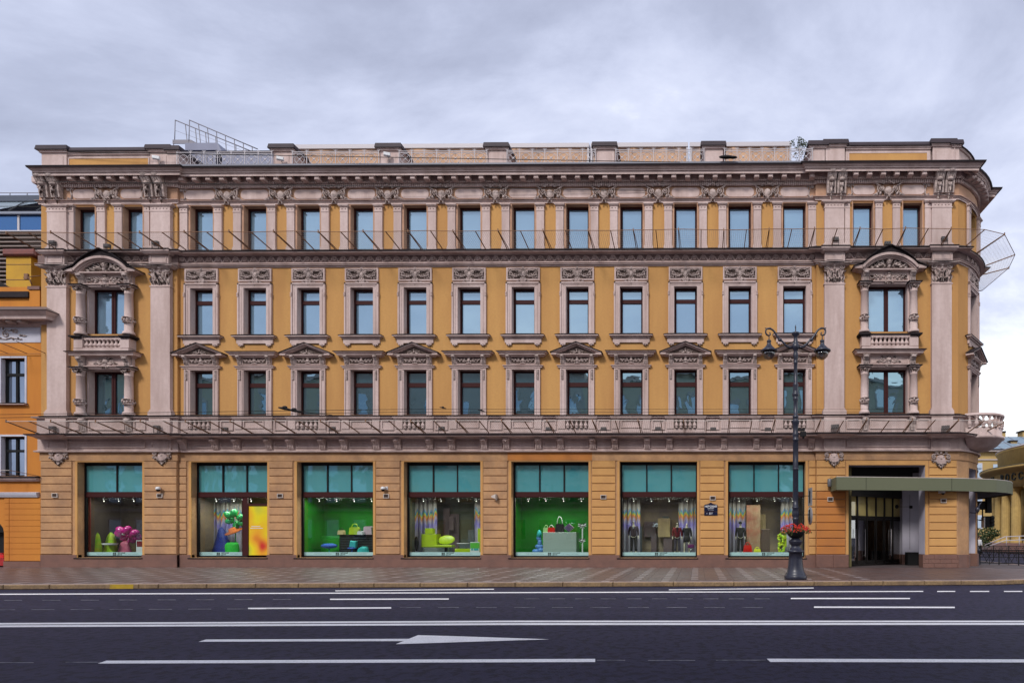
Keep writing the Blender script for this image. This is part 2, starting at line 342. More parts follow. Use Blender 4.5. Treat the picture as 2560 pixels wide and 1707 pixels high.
# --- horizontal mouldings swept round the building
def LT(tip, o): return X(tip, BAY+o)+o
def band(name, m, prof, left=None, n=8, facet=False):
    if name in ('roof_cornice', 'cornice_gutter', 'belt_ledge', 'belt_cornice'):      # pointed ends of the two fronts, rounded piece between
        pr = [(o, Z(q, o)) for o, q in prof]; xl = XL if left is None else left
        q_ = MB().sweep(pr, [(xl, 8.0), (xl, -BAY), (X1, -BAY), (X1, 0.0), (X2, 0.0), (X2, -BAY), (X3+.12, -BAY), (X3+.12, 1.3)])
        q_.sweep([(o*.86, z-.012) for o, z in pr], arc(n)); q_.sweep(pr, [(PB.x-1.2, PB.y-.15), (PB.x+.02, PB.y-.15), (PB.x+.02, 30)])
        return part(q_, name, m)
    return part(MB().sweep([(o, Z(q, o)) for o, q in prof], bpath(left, n, facet=facet)), name, m)
band('roof_cornice', PNK, [(.0, 438), (.30, 438), (.31, 438.2), (.70, 437.5), (.70, 430), (.76, 429), (.76, 425.5), (.80, 424), (.90, 416), (.92, 415), (.0, 413)], left=LT(64, .92))
band('cornice_gutter', TIN, [(.0, 416.8), (.95, 416.2), (.98, 411.8), (.97, 411.0), (.0, 412.5)], left=LT(62, .98))
band('cornice_bed_moulding', PNK, [(.0, 469), (.10, 469), (.12, 467.6), (.12, 457), (.22, 456.6), (.26, 452.5), (.26, 438.4), (0, 438.4)])
band('upper_frieze', TAN, [(0, 498), (.05, 498), (.05, 469.3), (0, 469.3)])
band('upper_architrave', PNK, [(0, 509), (.08, 509), (.08, 504.5), (.11, 504.2), (.11, 501), (.20, 498.6), (.20, 498), (0, 498)])
band('belt_ledge', TIN, [(0, 625.8), (.52, 625.8), (.54, 624.3), (0, 621.5)], left=LT(97, .54))
band('belt_cornice', PNK, [(0, 637), (.14, 637), (.20, 634.5), (.30, 633.5), (.42, 630), (.48, 629), (.48, 625.9), (0, 625.9)], left=LT(99, .48))
band('scroll_frieze_ground', mat('scroll_frieze_stucco', (0.22, 0.15, 0.14), 0.9, (0.13, 0.09, 0.08), 3, 0.7), [(0, 656.5), (.09, 656.5), (.09, 637), (0, 637)])  # ground darkened: outline shade round the scrolls is in its colour
band('belt_architrave', PNK, [(0, 667), (.05, 667), (.05, 662), (.14, 661.5), (.14, 659), (.19, 657.3), (.19, 656.6), (0, 656.6)])
band('parapet_ledge', TIN, [(0, 1040), (.33, 1040), (.34, 1038.6), (0, 1036.6)], left=LT(94, .34))
band('parapet_band', PNK, [(0, 1085), (.16, 1085), (.16, 1081), (.12, 1080), (.12, 1047), (.2, 1044.5), (.28, 1043.5), (.28, 1040.1), (0, 1040.1)])
band('lower_ledge', TIN, [(0, 1086.6), (.78, 1086.6), (.80, 1084.6), (0, 1081.4)], left=LT(82, .80))
band('lower_cornice', PNK, [(0, 1097), (.16, 1097), (.22, 1095), (.40, 1093.5), (.62, 1091), (.72, 1090), (.72, 1086.7), (0, 1086.7)], left=LT(86, .72))
band('lower_frieze', PNK, [(0, 1129.3), (.20, 1129.3), (.22, 1127), (.22, 1125.6), (.14, 1124.8), (.10, 1124), (.10, 1097), (0, 1097)])
band('lintel_band', RUS, [(0, 1151.3), (.045, 1151.3), (.045, 1129.4), (0, 1129.4)], facet=True)
# plinth only where there is wall
mb = MB()
def pl(a, b, o, q=1386.5): mb.box(X(a, o), X(b, o), -o-.05, -o+.25, -.02, Z(q, o))
edges = [(668, 742), (932.5, 1009.5), (1201, 1278), (1471.3, 1548.8), (1742.6, 1820), (2013.9, 2041)]
pl(103, 193, BAY); pl(355.6, 443.5, BAY); pl(443.5, 477.5, 0)
for a, b in edges: pl(a, b, 0)
for i, (a, b) in enumerate(SHOPS): pl(a, b, BAY if i == 0 else 0, 1396.6)
part(mb, 'plinth', GRA)
# granite plinth slabs: joints
mb0 = MB().slab(-.5, .5, -.02, .01, 0, .2, .008)
me = mb0.mesh('plinth_stone', GRA)
def stones(x0, x1, y, zs, w, M=None, off=0, side=None):
    for j in range(len(zs)-1):
        x = x0; k = j % 2
        while x < x1-.02:
            ww = w*(0.5 if (k and x == x0) else 1); xe = min(x+ww, x1)
            o = put(me, 'plinth_stone', B, ((x+xe)/2, y, zs[j]+.006)); o.scale = (xe-x-.012, 1, (zs[j+1]-zs[j]-.012)/.2)
            if M: o.matrix_local = M @ Matrix.LocRotScale(o.location, None, o.scale)
            x = xe
rows3 = [0.0, .235, .47, .70]
stones(X(2322, BAY)-.35, X3, -BAY-.06, rows3, .62)
stones(X(2041, BAY), X(2121.4, BAY)-.02, -BAY-.05, [0, .70], .9)
mb = MB(); x0_ = X(2322, BAY)-.38
mb.box(X(2041, BAY)-.03, e[0]-.0, -BAY-.045, .3, -.02, .715); part(mb, 'entrance_plinth', GRA); mb = MB()
mb.box(e[1]-.02, X3+.02, -BAY-.055, .78, -.02, .715)
part(mb, 'entrance_plinth', GRA)
mb = MB()
for sx in (-1, 1): part(MB().box(sx*.70, sx*(FH+.1), -.06, .8, -.02, .70).xf(FM), 'corner_plinth', GRA)
mb = MB(); mb.box(PB.x-.3, PB.x+.08, PB.y-.02, 32, -.02, .7); part(mb, 'side_plinth', GRA)
# --- rusticated blocks
grow = [1386.0] + [1384 - 19.45*i for i in range(1, 13)]
grow[0] = 1385.4; grow[-1] = 1151.5
cache = {}
def blocks(x0, x1, o, m=RUS, M=None, rows=range(12)):
    for j in rows:
        z0, z1 = Z(grow[j], o)+.017, Z(grow[j+1], o)-.017
        if j == 0: z0 += .0
        key = (round(x1-x0, 3), round(z1-z0, 3), m.name)
        if key not in cache: cache[key] = MB().slab(-(x1-x0)/2, (x1-x0)/2, -.06, .01, 0, z1-z0, .022).mesh('stone_block', m)
        ob = put(cache[key], 'stone_block', B, ((x0+x1)/2, -o, z0))
        if M: ob.matrix_local = M @ Matrix.Translation(ob.location)
blocks(X(103.5, BAY), X(181, BAY), BAY)
blocks(X(362, BAY), X1-.012, BAY)
blocks(X1+.012, X(467.5), 0)
for i, (a, b) in enumerate([(674, 733), (940.7, 1000.5), (1208.7, 1268.6), (1480, 1538.5), (1750.7, 1810)]):
    blocks(X(a), X(b), 0, RUS2 if i > 2 else RUS)
blocks(X(2022), X2-.012, 0, RUS2)
for j in range(12): blocks(X2+.0, X(2113, BAY), BAY, RUS3 if j < 8 else RUS2, rows=[j])
blocks(X(2322, BAY), X(2391, BAY), BAY, RUS2)
# strips round the shop openings
mb = MB()
for i, (a, b) in enumerate(SHOPS):
    o = BAY if i == 0 else 0
    mb.bx(a-6, a, 1394, 1153.5, o-.02, o+.03); mb.bx(b, b+6, 1394, 1153.5, o-.02, o+.03); mb.bx(a-6, b+6, 1153.5, 1150, o-.02, o+.03)
mb.bx(2115, 2121.4, 1386, 1163, BAY-.02, BAY+.03); mb.bx(2313.2, 2320.5, 1386, 1163, BAY-.02, BAY+.03); mb.bx(2115, 2320.5, 1163, 1152, BAY-.02, BAY+.03)
part(mb, 'opening_trim', RUS2)
# painted lintel patch above the fifth shop window
part(MB().bx(1269, 1480, 1150.6, 1130, .0455, .052), 'repainted_lintel', RUS3)
# ------------------------------------------------ windows
wcache = {}
def window(x, y, z0, z1, hwid, trans, mull, glass, key, M=None, bar=.095, m=MAR, par=None):
    """trans: heights of transoms; mull: half width of a central mullion or 0"""
    if key not in wcache:
        f = MB(); h = z1-z0
        f.box(-hwid, -hwid+bar, 0, .08, 0, h); f.box(hwid-bar, hwid, 0, .08, 0, h)
        f.box(-hwid+bar, hwid-bar, 0, .08, 0, .10); f.box(-hwid+bar, hwid-bar, 0, .08, h-.12, h)
        f.cm = 1; f.box(-hwid+bar, -hwid+bar+.025, .02, .07, .10, h-.12); f.box(hwid-bar-.025, hwid-bar, .02, .07, .10, h-.12); f.cm = 0
        cells = []; zz = [.10] + [q for t in trans for q in (t[0]-z0, t[1]-z0)] + [h-.12]
        for t in trans: f.box(-hwid+bar, hwid-bar, -.012, .08, t[0]-z0, t[1]-z0)
        xs = [(-hwid+bar, hwid-bar)]
        if mull:
            f.box(-mull, -.012, -.01, .08, .10, h-.12); f.box(.012, mull, -.01, .08, .10, h-.12); f.box(-.012, .012, .01, .07, .10, h-.12)
            xs = [(-hwid+bar, -mull), (mull, hwid-bar)]
        ps = []
        for a, b in xs:
            for k in range(0, len(zz), 2):
                p = MB().box(-(b-a)/2, (b-a)/2, 0, .012, 0, zz[k+1]-zz[k]).mesh('pane', glass); ps.append((p, ((a+b)/2, .05, zz[k])))
        wcache[key] = (f.mesh('window', [m, BLK]), ps)
    fm, ps = wcache[key]
    ob = put(fm, 'window', par or B, (x, y, z0))
    if M: ob.matrix_local = M @ Matrix.Translation((x, y, z0))
    for p, l in ps:
        c = put(p, 'pane', ob, l)
        c.rotation_euler = (R(rnd.uniform(-.5, .5)), 0, R(rnd.uniform(-.6, .6)))
    return ob
def std_windows(x, M=None, hwid=hw, y=.30):
    window(x, y, Z(FL4[0]), Z(FL4[1]), hwid, [], 0, GUP, ('4', hwid), M)
    window(x, y, Z(FL3[0]), Z(FL3[1]), hwid, [(Z(760.5, -.3), Z(751, -.3))], 0, GUP, ('3', hwid), M)
    window(x, y, Z(FL2[0]), Z(FL2[1]), hwid, [(Z(967.5, -.3), Z(957, -.3))], 0, GMID, ('2', hwid), M)
for x in WX: std_windows(x)
std_windows(0, FM, hw, .26)
for c in BC:
    window(c, .12, Z(834.6), Z(719), BW, [], .11, GUP, 'b3'); window(c, .12, Z(1036.4), Z(926), BW, [], .11, GMID, 'b2')
for i, h in enumerate(lh[1:3]+rh[1:3]):
    window((h[0]+h[1])/2, .14, h[2], h[3], (h[1]-h[0])/2, [], 0, GUP, 'b4%d' % i)
# ------------------------------------------------ ornament kit (px units of the photograph, local x, height row given by centre z)
class Orn(MB):
    def __init__(s, y=0.0): super().__init__(); s.y = y
    def mesh(s, name, mats):
        s.v = [(x, s.y+(y-s.y)*1.5, z) for x, y, z in s.v]; return super().mesh(name, mats)
    def b(s, x, z, rx, rz=None, ry=None, rot=0.0, seg=7, yo=0.0):
        rz = rz or rx; ry = ry or min(rx, rz)*1.0
        return s.ell((W(x), s.y-yo, W(z)), (W(rx), W(ry), W(rz)), seg, 4, R(rot))
    def leaf(s, x, z, l, a, w=None, cup=1.6):        # pointed leaf from (x,z) at angle a
        w = w or l*0.3; ca, sa = math.cos(R(a)), math.sin(R(a)); k = []
        for t, ww, yy in ((0, .35, .3), (.35, 1, cup), (.7, .7, cup*1.15), (1, .08, .5)):
            cx, cz = x+ca*l*t, z+sa*l*t
            for sgn in (-1, 0, 1): k.append((W(cx-sa*w*ww*sgn), s.y-W(yy*(1.0 if sgn == 0 else .35)), W(cz+ca*w*ww*sgn)))
        fs = []
        for i in range(3):
            for j in range(2): q = i*3+j; fs.append((q, q+1, q+4, q+3))
        return s.add(k, fs+[q[::-1] for q in fs], True)
    def scroll(s, x, z, r, turns=1.6, d=1, a0=90, w=1.2, taper=.45, n=None, tail=None):
        n = n or int(10*turns)+4; pts = []; rs = []
        if tail: pts += [Vector((W(px), s.y, W(pz))) for px, pz in tail]; rs += [W(w)*.8]*len(tail)
        for i in range(n+1):
            t = i/n; a = R(a0)+d*t*turns*2*math.pi; rr = r*(1-t*.86)
            pts.append(Vector((W(x+rr*math.cos(a)), s.y-W(t*1.0), W(z+rr*math.sin(a))))); rs.append(W(w*(1-taper*t)))
        s.tube(pts, rs, 5, True); return s.b(x, z, w*1.15, ry=1.8)
    def line(s, pts, w): return s.tube([Vector((W(p[0]), s.y-(W(p[2]) if len(p) > 2 else 0), W(p[1]))) for p in pts], W(w) if not isinstance(w, list) else [W(q) for q in w], 5, True)
    def oval(s, x, z, rx, rz, w=1.0, n=14): return s.line([(x+rx*math.cos(2*math.pi*i/n), z+rz*math.sin(2*math.pi*i/n)) for i in range(n+1)], w)
def zc(q, o=0.0): return Z(q, o)
# relief panel above the third-floor windows: cartouche, garlands, drop
orn = Orn()
for sgn in (1,):
    for (x, z, r) in ((12, -5, 2.6), (16, -7.5, 3), (20.5, -7.5, 2.7), (24.5, -6, 3.0), (29, -5, 2.6), (33, -4, 3.2), (35, -9, 2.2), (33, 1, 2.8), (35.5, 5, 2.3), (31, 4.5, 2.4), (33.5, 9, 2.2), (28.5, 1.5, 2.0), (24.5, -10.5, 2.0), (31, -10.5, 2.4), (17, -3, 1.8), (21, -2.4, 1.9), (26, -1.8, 1.8)):
        orn.b(x, z, r, ry=r*1.1)
    orn.scroll(8.5, 3.5, 4.0, 1.5, -1, 200, 1.2); orn.scroll(10.5, -3, 2.5, 1.2, 1, 90, .9)
    orn.line([(9, 7), (17, 8.5, 1), (25, 7, 1.5), (33, 11)], 1.1); orn.line([(10, 10), (22, 11.5), (36, 11.5)], .8)
    for a, l in ((20, 7), (-15, 8), (60, 5), (-60, 6)): orn.leaf(29, 8, l, a, 2)
    orn.leaf(36, -12, 5, 60, 1.6); orn.leaf(15, 4, 6, 30, 1.6)
    orn.line([(4, -10), (7, -16), (4, -20), (1, -27)], [1.6, 2.2, 1.8, .8])
    for k in range(4): orn.b(9+k*3.2, -17-k*1.7-(k == 3)*0, 2.3-.25*k, 1.6, rot=-25)
    orn.leaf(5, -15, 11, -20, 2.2)
orn.mirror()
orn.oval(0, 0, 6.3, 8.6, 1.1); orn.b(0, 0, 5.2, 7.4, 1.0); orn.b(0, 12, 3.2, 3.4, 3); orn.b(0, 15, 4.2, 1.5, 2.2); orn.b(0, -13, 3, 4, 2.2)
orn.b(0, -22, 2.2, 5, 2); orn.leaf(0, -24, 6, -90, 2); orn.b(-4, 10, 2.4, 1.4, rot=-30); orn.b(4, 10, 2.4, 1.4, rot=30)
ME_REL = orn.mesh('relief_ornament', ORN)
mb = MB(); lb(mb, -38.5, 38.5, 698, 672, .0, .03); ME_RELG = mb.mesh('relief_ground', SHADE)
mb = MB()
for a, b, q0, q1 in ((-42, 42, 701.5, 697.5), (-42, 42, 672.3, 669), (-42, -38.3, 697.5, 672.3), (38.3, 42, 697.5, 672.3)): lb(mb, a, b, q0, q1, .0, .09)
lb(mb, -38.3, 38.3, 676.5, 674.5, .02, .06); ME_RELF = mb.mesh('relief_frame', PNK)
# third-floor surround and sill
mb = MB(); o_ = .07
lb(mb, -42, -28.9, 834.6, 717.6, 0, o_); lb(mb, 28.9, 42, 834.6, 717.6, 0, o_); lb(mb, -42, 42, 717.6, 705.5, 0, o_)
for s_ in (-1, 1):
    a, b = sorted((s_*43.2, s_*39.5)); lb(mb, a, b, 834, 739.5, 0, .12)
    lb(mb, a, b, 729, 705, 0, .12)
    a, b = sorted((s_*36, s_*34)); lb(mb, a, b, 834, 722, 0, .09)
    for q in (730.5, 734, 737.5): a, b = sorted((s_*44.2, s_*40)); lb(mb, a, b, q+1.1, q-1.1, 0, .15)
lb(mb, -43.2, 43.2, 708.5, 704.6, 0, .12); lb(mb, -36, 36, 713, 711, 0, .09)
for s_ in (-1, 1): mb.box(s_*hw, s_*(hw-.008), -.06, .30, Z(834.6), Z(717.5)-.008)
mb.box(-hw, hw, -.06, .30, Z(717.5)-.008, Z(717.5))
ME_SUR3 = mb.mesh('window_surround', PNK)
mb = MB(); mb.sweep([(0, Z(857, .08)), (.08, Z(857, .08)), (.08, Z(845.5, .08)), (.14, Z(844.5, .14)), (.17, Z(841, .17)), (.25, Z(839.5, .25)), (.25, Z(836.6, .25)), (0, Z(836.6, .2))], [(-LX(42), .0), (-LX(42), -.01), (LX(42), -.01), (LX(42), .0)])
for s_ in (-1, 1):
    a, b = sorted((s_*42, s_*29)); lb(mb, a, b, 860.3, 857, 0, .11)
    for k, (dx, q, r) in enumerate(((-4.3, 862, 1.8), (0, 863.4, 2.2), (4.3, 862, 1.8))): mb.ell((LX(s_*35.5+dx), -.07, Z(q, .07)), (W(r), W(r)*1.4, W(r)), 8, 5)
ME_APR = mb.mesh('sill_apron', PNK)
mb = MB(); mb.sweep([(0, Z(836.5, .2)), (.27, Z(836.5, .27)), (.28, Z(835.4, .28)), (0, Z(833.6, 0))], [(-LX(42), .28), (-LX(42), -.01), (LX(42), -.01), (LX(42), .28)]); ME_SILL = mb.mesh('window_sill', TIN)
# second-floor surround
mb = MB()
for s_ in (-1, 1):
    a, b = sorted((s_*42.3, s_*28.9)); lb(mb, a, b, 1037, 919, 0, .07)
    a, b = sorted((s_*42.8, s_*40.3)); lb(mb, a, b, 1037, 921, 0, .11)
    a, b = sorted((s_*33.5, s_*31.5)); lb(mb, a, b, 1037, 926, 0, .10)
lb(mb, -28.9, 28.9, 923.6, 919, 0, .07); lb(mb, -33.5, 33.5, 923, 921, 0, .10)
mb.sweep([(0, Z(919.3, .1)), (.10, Z(919.3, .1)), (.12, Z(916.5, .1)), (.17, Z(914.5, .1)), (.17, Z(913.4, .1)), (0, Z(913.4, .1))], [(-LX(43), 0), (-LX(43), -.01), (LX(43), -.01), (LX(43), 0)])
lb(mb, -42, 42, 913.4, 888, 0, .06)
for a, b, q0, q1 in ((-31, 31, 910, 908.6), (-31, 31, 893.6, 892), (-31, -29.6, 908.6, 893.6), (29.6, 31, 908.6, 893.6)): lb(mb, a, b, q0, q1, .05, .10)
for s_ in (-1, 1): mb.box(s_*hw, s_*(hw-.008), -.06, .30, Z(1036.4), Z(923.5)-.008)
mb.box(-hw, hw, -.06, .30, Z(923.5)-.008, Z(923.5))
ME_SUR2 = mb.mesh('window_surround', PNK)
mb = MB(); 
for s_ in (-1, 1):
    for k in range(8): lb(mb, s_*37-2.2, s_*37+2.2, 924.3+k*3.1+1, 924.3+k*3.1-1, .06, .14)
ME_GUT = mb.mesh('guttae', ORN)
orn = Orn()
for x, z, r in ((6, -2, 2.4), (10, 1, 2.2), (14, -2.5, 2.4), (18, 1.5, 2.2), (22, -2, 2), (26, 1.5, 1.8)): orn.b(x, z, r, ry=r)
orn.scroll(12, -1, 4.2, 1.3, 1, 30, 1.0); orn.scroll(21.5, 0, 3.8, 1.3, -1, 200, .9); orn.leaf(24, 3, 5, 10, 1.5); orn.leaf(8, 4, 6, 20, 1.5); orn.leaf(16, -5, 6, -10, 1.4)
orn.mirror(); orn.b(0, 0, 4.6, 5.2, 3); orn.b(0, 7, 3.4, 3.2, 2.6); orn.b(0, -6.5, 5, 2, 2.2); orn.b(-5, -7, 2); orn.b(5, -7, 2); orn.b(0, 10.5, 1.8, 1.6); orn.b(-3, 8.5, 1.5); orn.b(3, 8.5, 1.5)
ME_FRZ = orn.mesh('frieze_ornament', ORN)
mb = MB(); lb(mb, -29.6, 29.6, 908.6, 893.6, .055, .07); ME_FRG = mb.mesh('frieze_ground', SHADE)
def console_mesh(name, w, q0, q1, o0, o1):          # scroll bracket, deeper at the top
    mb = MB(); z0, z1 = Z(q0, o0), Z(q1, o0); h = z1-z0; pr = [(0, 0), (.35, .02), (.45, .25), (.5, .5), (.75, .62), (1, .78), (1, .93), (.9, 1), (0, 1)]
    pts = [(-(o0+(o1-o0)*a), z0+h*b) for a, b in pr]; n = len(pts); ww = W(w)
    vs = [(-ww, y, z) for y, z in pts] + [(ww, y, z) for y, z in pts]
    mb.add(vs, [tuple(range(n)), tuple(range(2*n-1, n-1, -1))] + [(i, n+i, n+(i+1) % n, (i+1) % n)[::-1] for i in range(n)])
    for dx in (-w*.55, 0, w*.55): mb.tube([(W(dx), -(o0+(o1-o0)*.42), z0+h*.06), (W(dx), -(o0+(o1-o0)*.52), z0+h*.5), (W(dx), -(o0+(o1-o0)*.95), z0+h*.74)], W(.8), 5)
    mb.ell((0, -o1-.01, z1-h*.14), (ww*1.1, W(3), h*.13), 8, 5); mb.ell((0, -o0-.06, z0+h*.05), (ww, W(2.4), h*.09), 8, 5)
    mb.box(-ww*1.25, ww*1.25, -o1-.03, -o0, z1, z1+W(1.6)); mb.box(-ww*1.15, ww*1.15, -o0-.05, -o0, z0-W(2.2), z0)
    return mb.mesh(name, ORN)
ME_CON = console_mesh('console', 4.6, 911, 890, .06, .30)
mb = MB(); pth = [(-LX(43), 0), (-LX(43), -.03), (LX(43), -.03), (LX(43), 0)]
CP = [(0, 889), (.16, 889), (.24, 886), (.30, 885.4), (.30, 882.5), (.36, 881.5), (.42, 878.6), (.42, 877.6), (0, 877.6)]
mb.sweep([(o, Z(q, .36)) for o, q in CP], pth); ME_COR = mb.mesh('window_cornice', PNK)
mb = MB(); mb.sweep([(0, Z(877.7, .4)), (.43, Z(877.7, .4)), (.45, Z(876.6, .4)), (0, Z(874.5, .2))], pth); ME_CORT = mb.mesh('cornice_flashing', TIN)
# pediment
def pedi():
    hz = LX(43)+.02; Rk = MB(); z0 = Z(880, .42); za = Z(855, .42); X0 = hz+.42
    def rake(mb, top, th, o):
        sl_ = (za-z0)/X0
        for s_ in (-1, 1):
            xe = X0-(.45-o)*.9
            pts = [(0, za-top), (s_*xe, za-top-sl_*xe), (s_*xe, za-top-th-sl_*xe), (0, za-top-th)]
            if s_ > 0: pts = pts[::-1]
            mb.prism(pts[::-1], -o, .0)
    rake(Rk, .0, .07, .40); rake(Rk, .07, .05, .30); rake(Rk, .12, .035, .22)
    Rk.sweep([(o, Z(q, .36)) for o, q in [(0, 889), (.16, 889), (.24, 886), (.26, 885.4), (.26, 883.6), (0, 883.2)]], pth)
    for s_ in (-1, 1): Rk.box(s_*(X0-.02), s_*(X0-.32), -.40, 0, z0-.05, z0-.13)
    t = MB(); sl_ = (za-z0)/X0
    for s_ in (-1, 1):
        pts = [(0, za+.025), (s_*(X0+.03), z0+.015), (s_*(X0+.03), z0-.02), (0, za-.005)]
        t.prism(pts[::-1] if s_ < 0 else pts, -.46, 0)
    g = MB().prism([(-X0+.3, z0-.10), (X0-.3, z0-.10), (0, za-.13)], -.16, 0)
    o = Orn(-.2); 
    for a, l in ((8, 16), (22, 12), (-4, 13), (42, 8)): o.leaf(2, 0, l, a, 2.2)
    for k in range(4): o.b(5+k*3.4, -1.4-.2*k, 1.7, 1.3)
    o.mirror(); o.b(0, 2, 2.4, 3.2, 2); o.line([(0, 4), (-2, 7), (1, 9)], .8)
    return Rk.mesh('pediment', PNK), t.mesh('pediment_flashing', TIN), g.mesh('tympanum', SHADE), o.mesh('tympanum_ornament', ORN)
ME_PED = pedi()
def std_bay(x, ped, M=None, ground=True):
    T = (M or Matrix()) @ Matrix.Translation((x, 0, 0))
    def pp(me, name, z=0.0, y=0.0, par=None, dx=0):
        ob = put(me, name, par or B, (0, 0, 0))
        m_ = Matrix.Translation((dx, y, z))
        ob.matrix_local = (T @ m_) if par is None else m_
        return ob
    s3 = pp(ME_SUR3, 'window_surround'); si = pp(ME_SILL, 'window_sill'); pp(ME_APR, 'sill_apron', par=si)
    rf = pp(ME_RELF, 'relief_frame'); pp(ME_RELG, 'relief_ground', par=rf); pp(ME_REL, 'relief_ornament', Z(684.5, .06), -.05, rf)
    s2 = pp(ME_SUR2, 'window_surround'); pp(ME_GUT, 'guttae', par=s2)['kind'] = 'stuff'; pp(ME_FRG, 'frieze_ground', par=s2); pp(ME_FRZ, 'frieze_ornament', Z(901, .1), -.09, s2)
    for s_ in (-1, 1): pp(ME_CON, 'console', dx=LX(s_*36.8), par=s2)
    if ped:
        p = pp(ME_PED[0], 'pediment')
        for k, n in ((1, 'pediment_flashing'), (2, 'tympanum')): pp(ME_PED[k], n, par=p)
        pp(ME_PED[3], 'tympanum_ornament', Z(881, .2), 0, p)
    else: p = pp(ME_COR, 'window_cornice'); pp(ME_CORT, 'cornice_flashing', par=p)
for i, x in enumerate(WX): std_bay(x, i in PEDI)
std_bay(0, True, FM)
# ------------------------------------------------ top floor: small pilasters, trims
def pilaster(name, w, o, q0=508.8, q1=622.5, balls=1, par=None, x=0, base_o=0.0):
    key = ('pil', round(w, 2), o)
    if key not in cache:
        mb = MB(); f = lambda a, q_0, q_1, oo: mb.box(-w*a/2, w*a/2, -oo, 0, Z(q_0, oo), Z(q_1, oo))
        f(1.18, q1, 617, o+.03); f(1.08, 617, 614.5, o+.02); f(1, 614.5, 528, o); f(1.08, 528, 526, o+.02); f(1.0, 526, 515.5, o+.015)
        f(1.12, 515.5, 513.5, o+.05); f(1.25, 513.5, 511, o+.08); f(1.35, 511, 508.8, o+.11)
        n = balls
        for k in range(n): mb.ell((w*((k+.5)/n-.5)*.86, -o-.015, Z(520.7, o)), (W(2.0), W(2.0), W(2.0)), 8, 5)
        cache[key] = mb.mesh(name, PNK)
    return put(cache[key], name, B, (x, -base_o, 0))
wp = LX(19.0)
for x in WX:
    for s_ in (-1, 1): pilaster('small_pilaster', wp, .12, x=x+s_*LX(43.4), balls=2)
mb = MB()
def trim(mb, a, b, q1=622.5, q0=513, t=4.5, o=.05, base=0.0):
    tt = W(t); z0, z1 = Z(q1), Z(q0)
    mb.box(a-tt, a, -base-o, -base, z0, z1+tt); mb.box(b, b+tt, -base-o, -base, z0, z1+tt); mb.box(a, b, -base-o, -base, z1, z1+tt)
ME_TR4 = MB(); trim(ME_TR4, -hw, hw)
for s_ in (-1, 1): ME_TR4.box(s_*hw, s_*(hw-.008), -.04, .30, Z(622), Z(513))
ME_TR4.box(-hw, hw, -.04, .30, Z(513)-.008, Z(513))
if 1: ME_TR4 = ME_TR4.mesh('window_trim', TAN)
for x in WX: put(ME_TR4, 'window_trim', B, (x, 0, 0))
for h in lh[1:3]+rh[1:3]:
    m_ = MB(); trim(m_, h[0], h[1], t=3, base=BAY)
    for xx, s_ in ((h[0], 1), (h[1], -1)): m_.box(xx, xx+s_*.008, -BAY-.04, .14, h[2], h[3])
    m_.box(h[0]+.008, h[1]-.008, -BAY-.04, .14, h[3]-.008, h[3])
    part(m_, 'window_trim', TAN)
for a, b, n in ((166.5, 183.7, 2), (241.6, 261.8, 2), (285.7, 304.2, 2), (360, 373, 1), (2112, 2125, 1), (2188.6, 2206, 2), (2232, 2250.6, 2), (2312.7, 2328, 1)):
    x0, x1 = X(a, BAY+.1), X(b, BAY+.1); pilaster('small_pilaster', x1-x0, .1, x=(x0+x1)/2, base_o=BAY, balls=n)
BIGP = [(117, 165), (375.5, 425), (2062, 2110.5), (2330, 2379.5)]
BPX = []
for a, b in BIGP:
    x0, x1 = X(a, BAY+.2), X(b, BAY+.2); BPX.append(((x0+x1)/2, x1-x0)); pilaster('broad_pilaster', x1-x0, .2, x=(x0+x1)/2, base_o=BAY, balls=5)
pf = pilaster('small_pilaster', wp, .12, x=0); pf.matrix_local = FM @ Matrix.Translation((-.95, 0, 0))
pf = pilaster('small_pilaster', wp, .12, x=0); pf.matrix_local = FM @ Matrix.Translation((.95, 0, 0))
# ------------------------------------------------ giant pilasters of the bays
pw = sum(w for x, w in BPX)/4
mb = MB(); f = lambda a, q0, q1, oo: mb.box(-pw*a/2, pw*a/2, -oo, 0, Z(q0, BAY+oo), Z(q1, BAY+oo))
f(1.0, 1022, 714, .2); f(1.20, 1037, 1027, .26); f(1.12, 1027, 1024, .24); f(1.06, 1024, 1021.5, .225); f(1.08, 714, 711.5, .23); f(.98, 711.5, 663, .18)
ME_GP = mb.mesh('giant_pilaster', PNK)
o = Orn(-.2)
o.scroll(20, 15, 7.8, 1.7, 1, 60, 2.1); o.leaf(17, -8, 14, 70, 3.2, 3.5); o.leaf(6, -10, 18, 80, 3.4, 3.5); o.leaf(12, -22, 14, 88, 3.4, 3); o.leaf(21, -20, 16, 82, 3.0, 3.2); o.leaf(3, -23, 12, 90, 3, 3)
o.scroll(7, 4, 4.2, 1.3, -1, 20, 1.3); o.leaf(22, 0, 10, 40, 2.6, 3); o.b(12, -12, 2.2, 3.4, 3); o.b(12, 8, 2, 3, 3); o.b(22, -12, 2.2, 3); o.leaf(18, -21, 9, 70, 2.4, 4); o.leaf(8, -21, 9, 105, 2.4, 4)
o.line([(8, 3), (11, -6), (11.5, -18)], 1.3); o.line([(16, 8), (14, -4), (12.5, -18)], 1.3)
o.mirror(); o.b(0, 18, 5, 4.5, 4.5); o.b(0, 10, 3.6, 4.5, 4); o.leaf(0, -22, 17, 90, 4.2, 4); o.b(0, 2, 3, 2.4, 3.4); o.b(0, 23, 4, 2, 3)
ME_CAP = o.mesh('capital_carving', ORN)
mb = MB(); mb.sweep([(0, 0), (.10, .01), (.20, .09), (.24, .10), (.24, .14), (0, .14)], [(-pw*.56, 0), (-pw*.58, -.22), (0, -.14), (pw*.58, -.22), (pw*.56, 0)]); ME_ABA = mb.mesh('abacus', ORN)
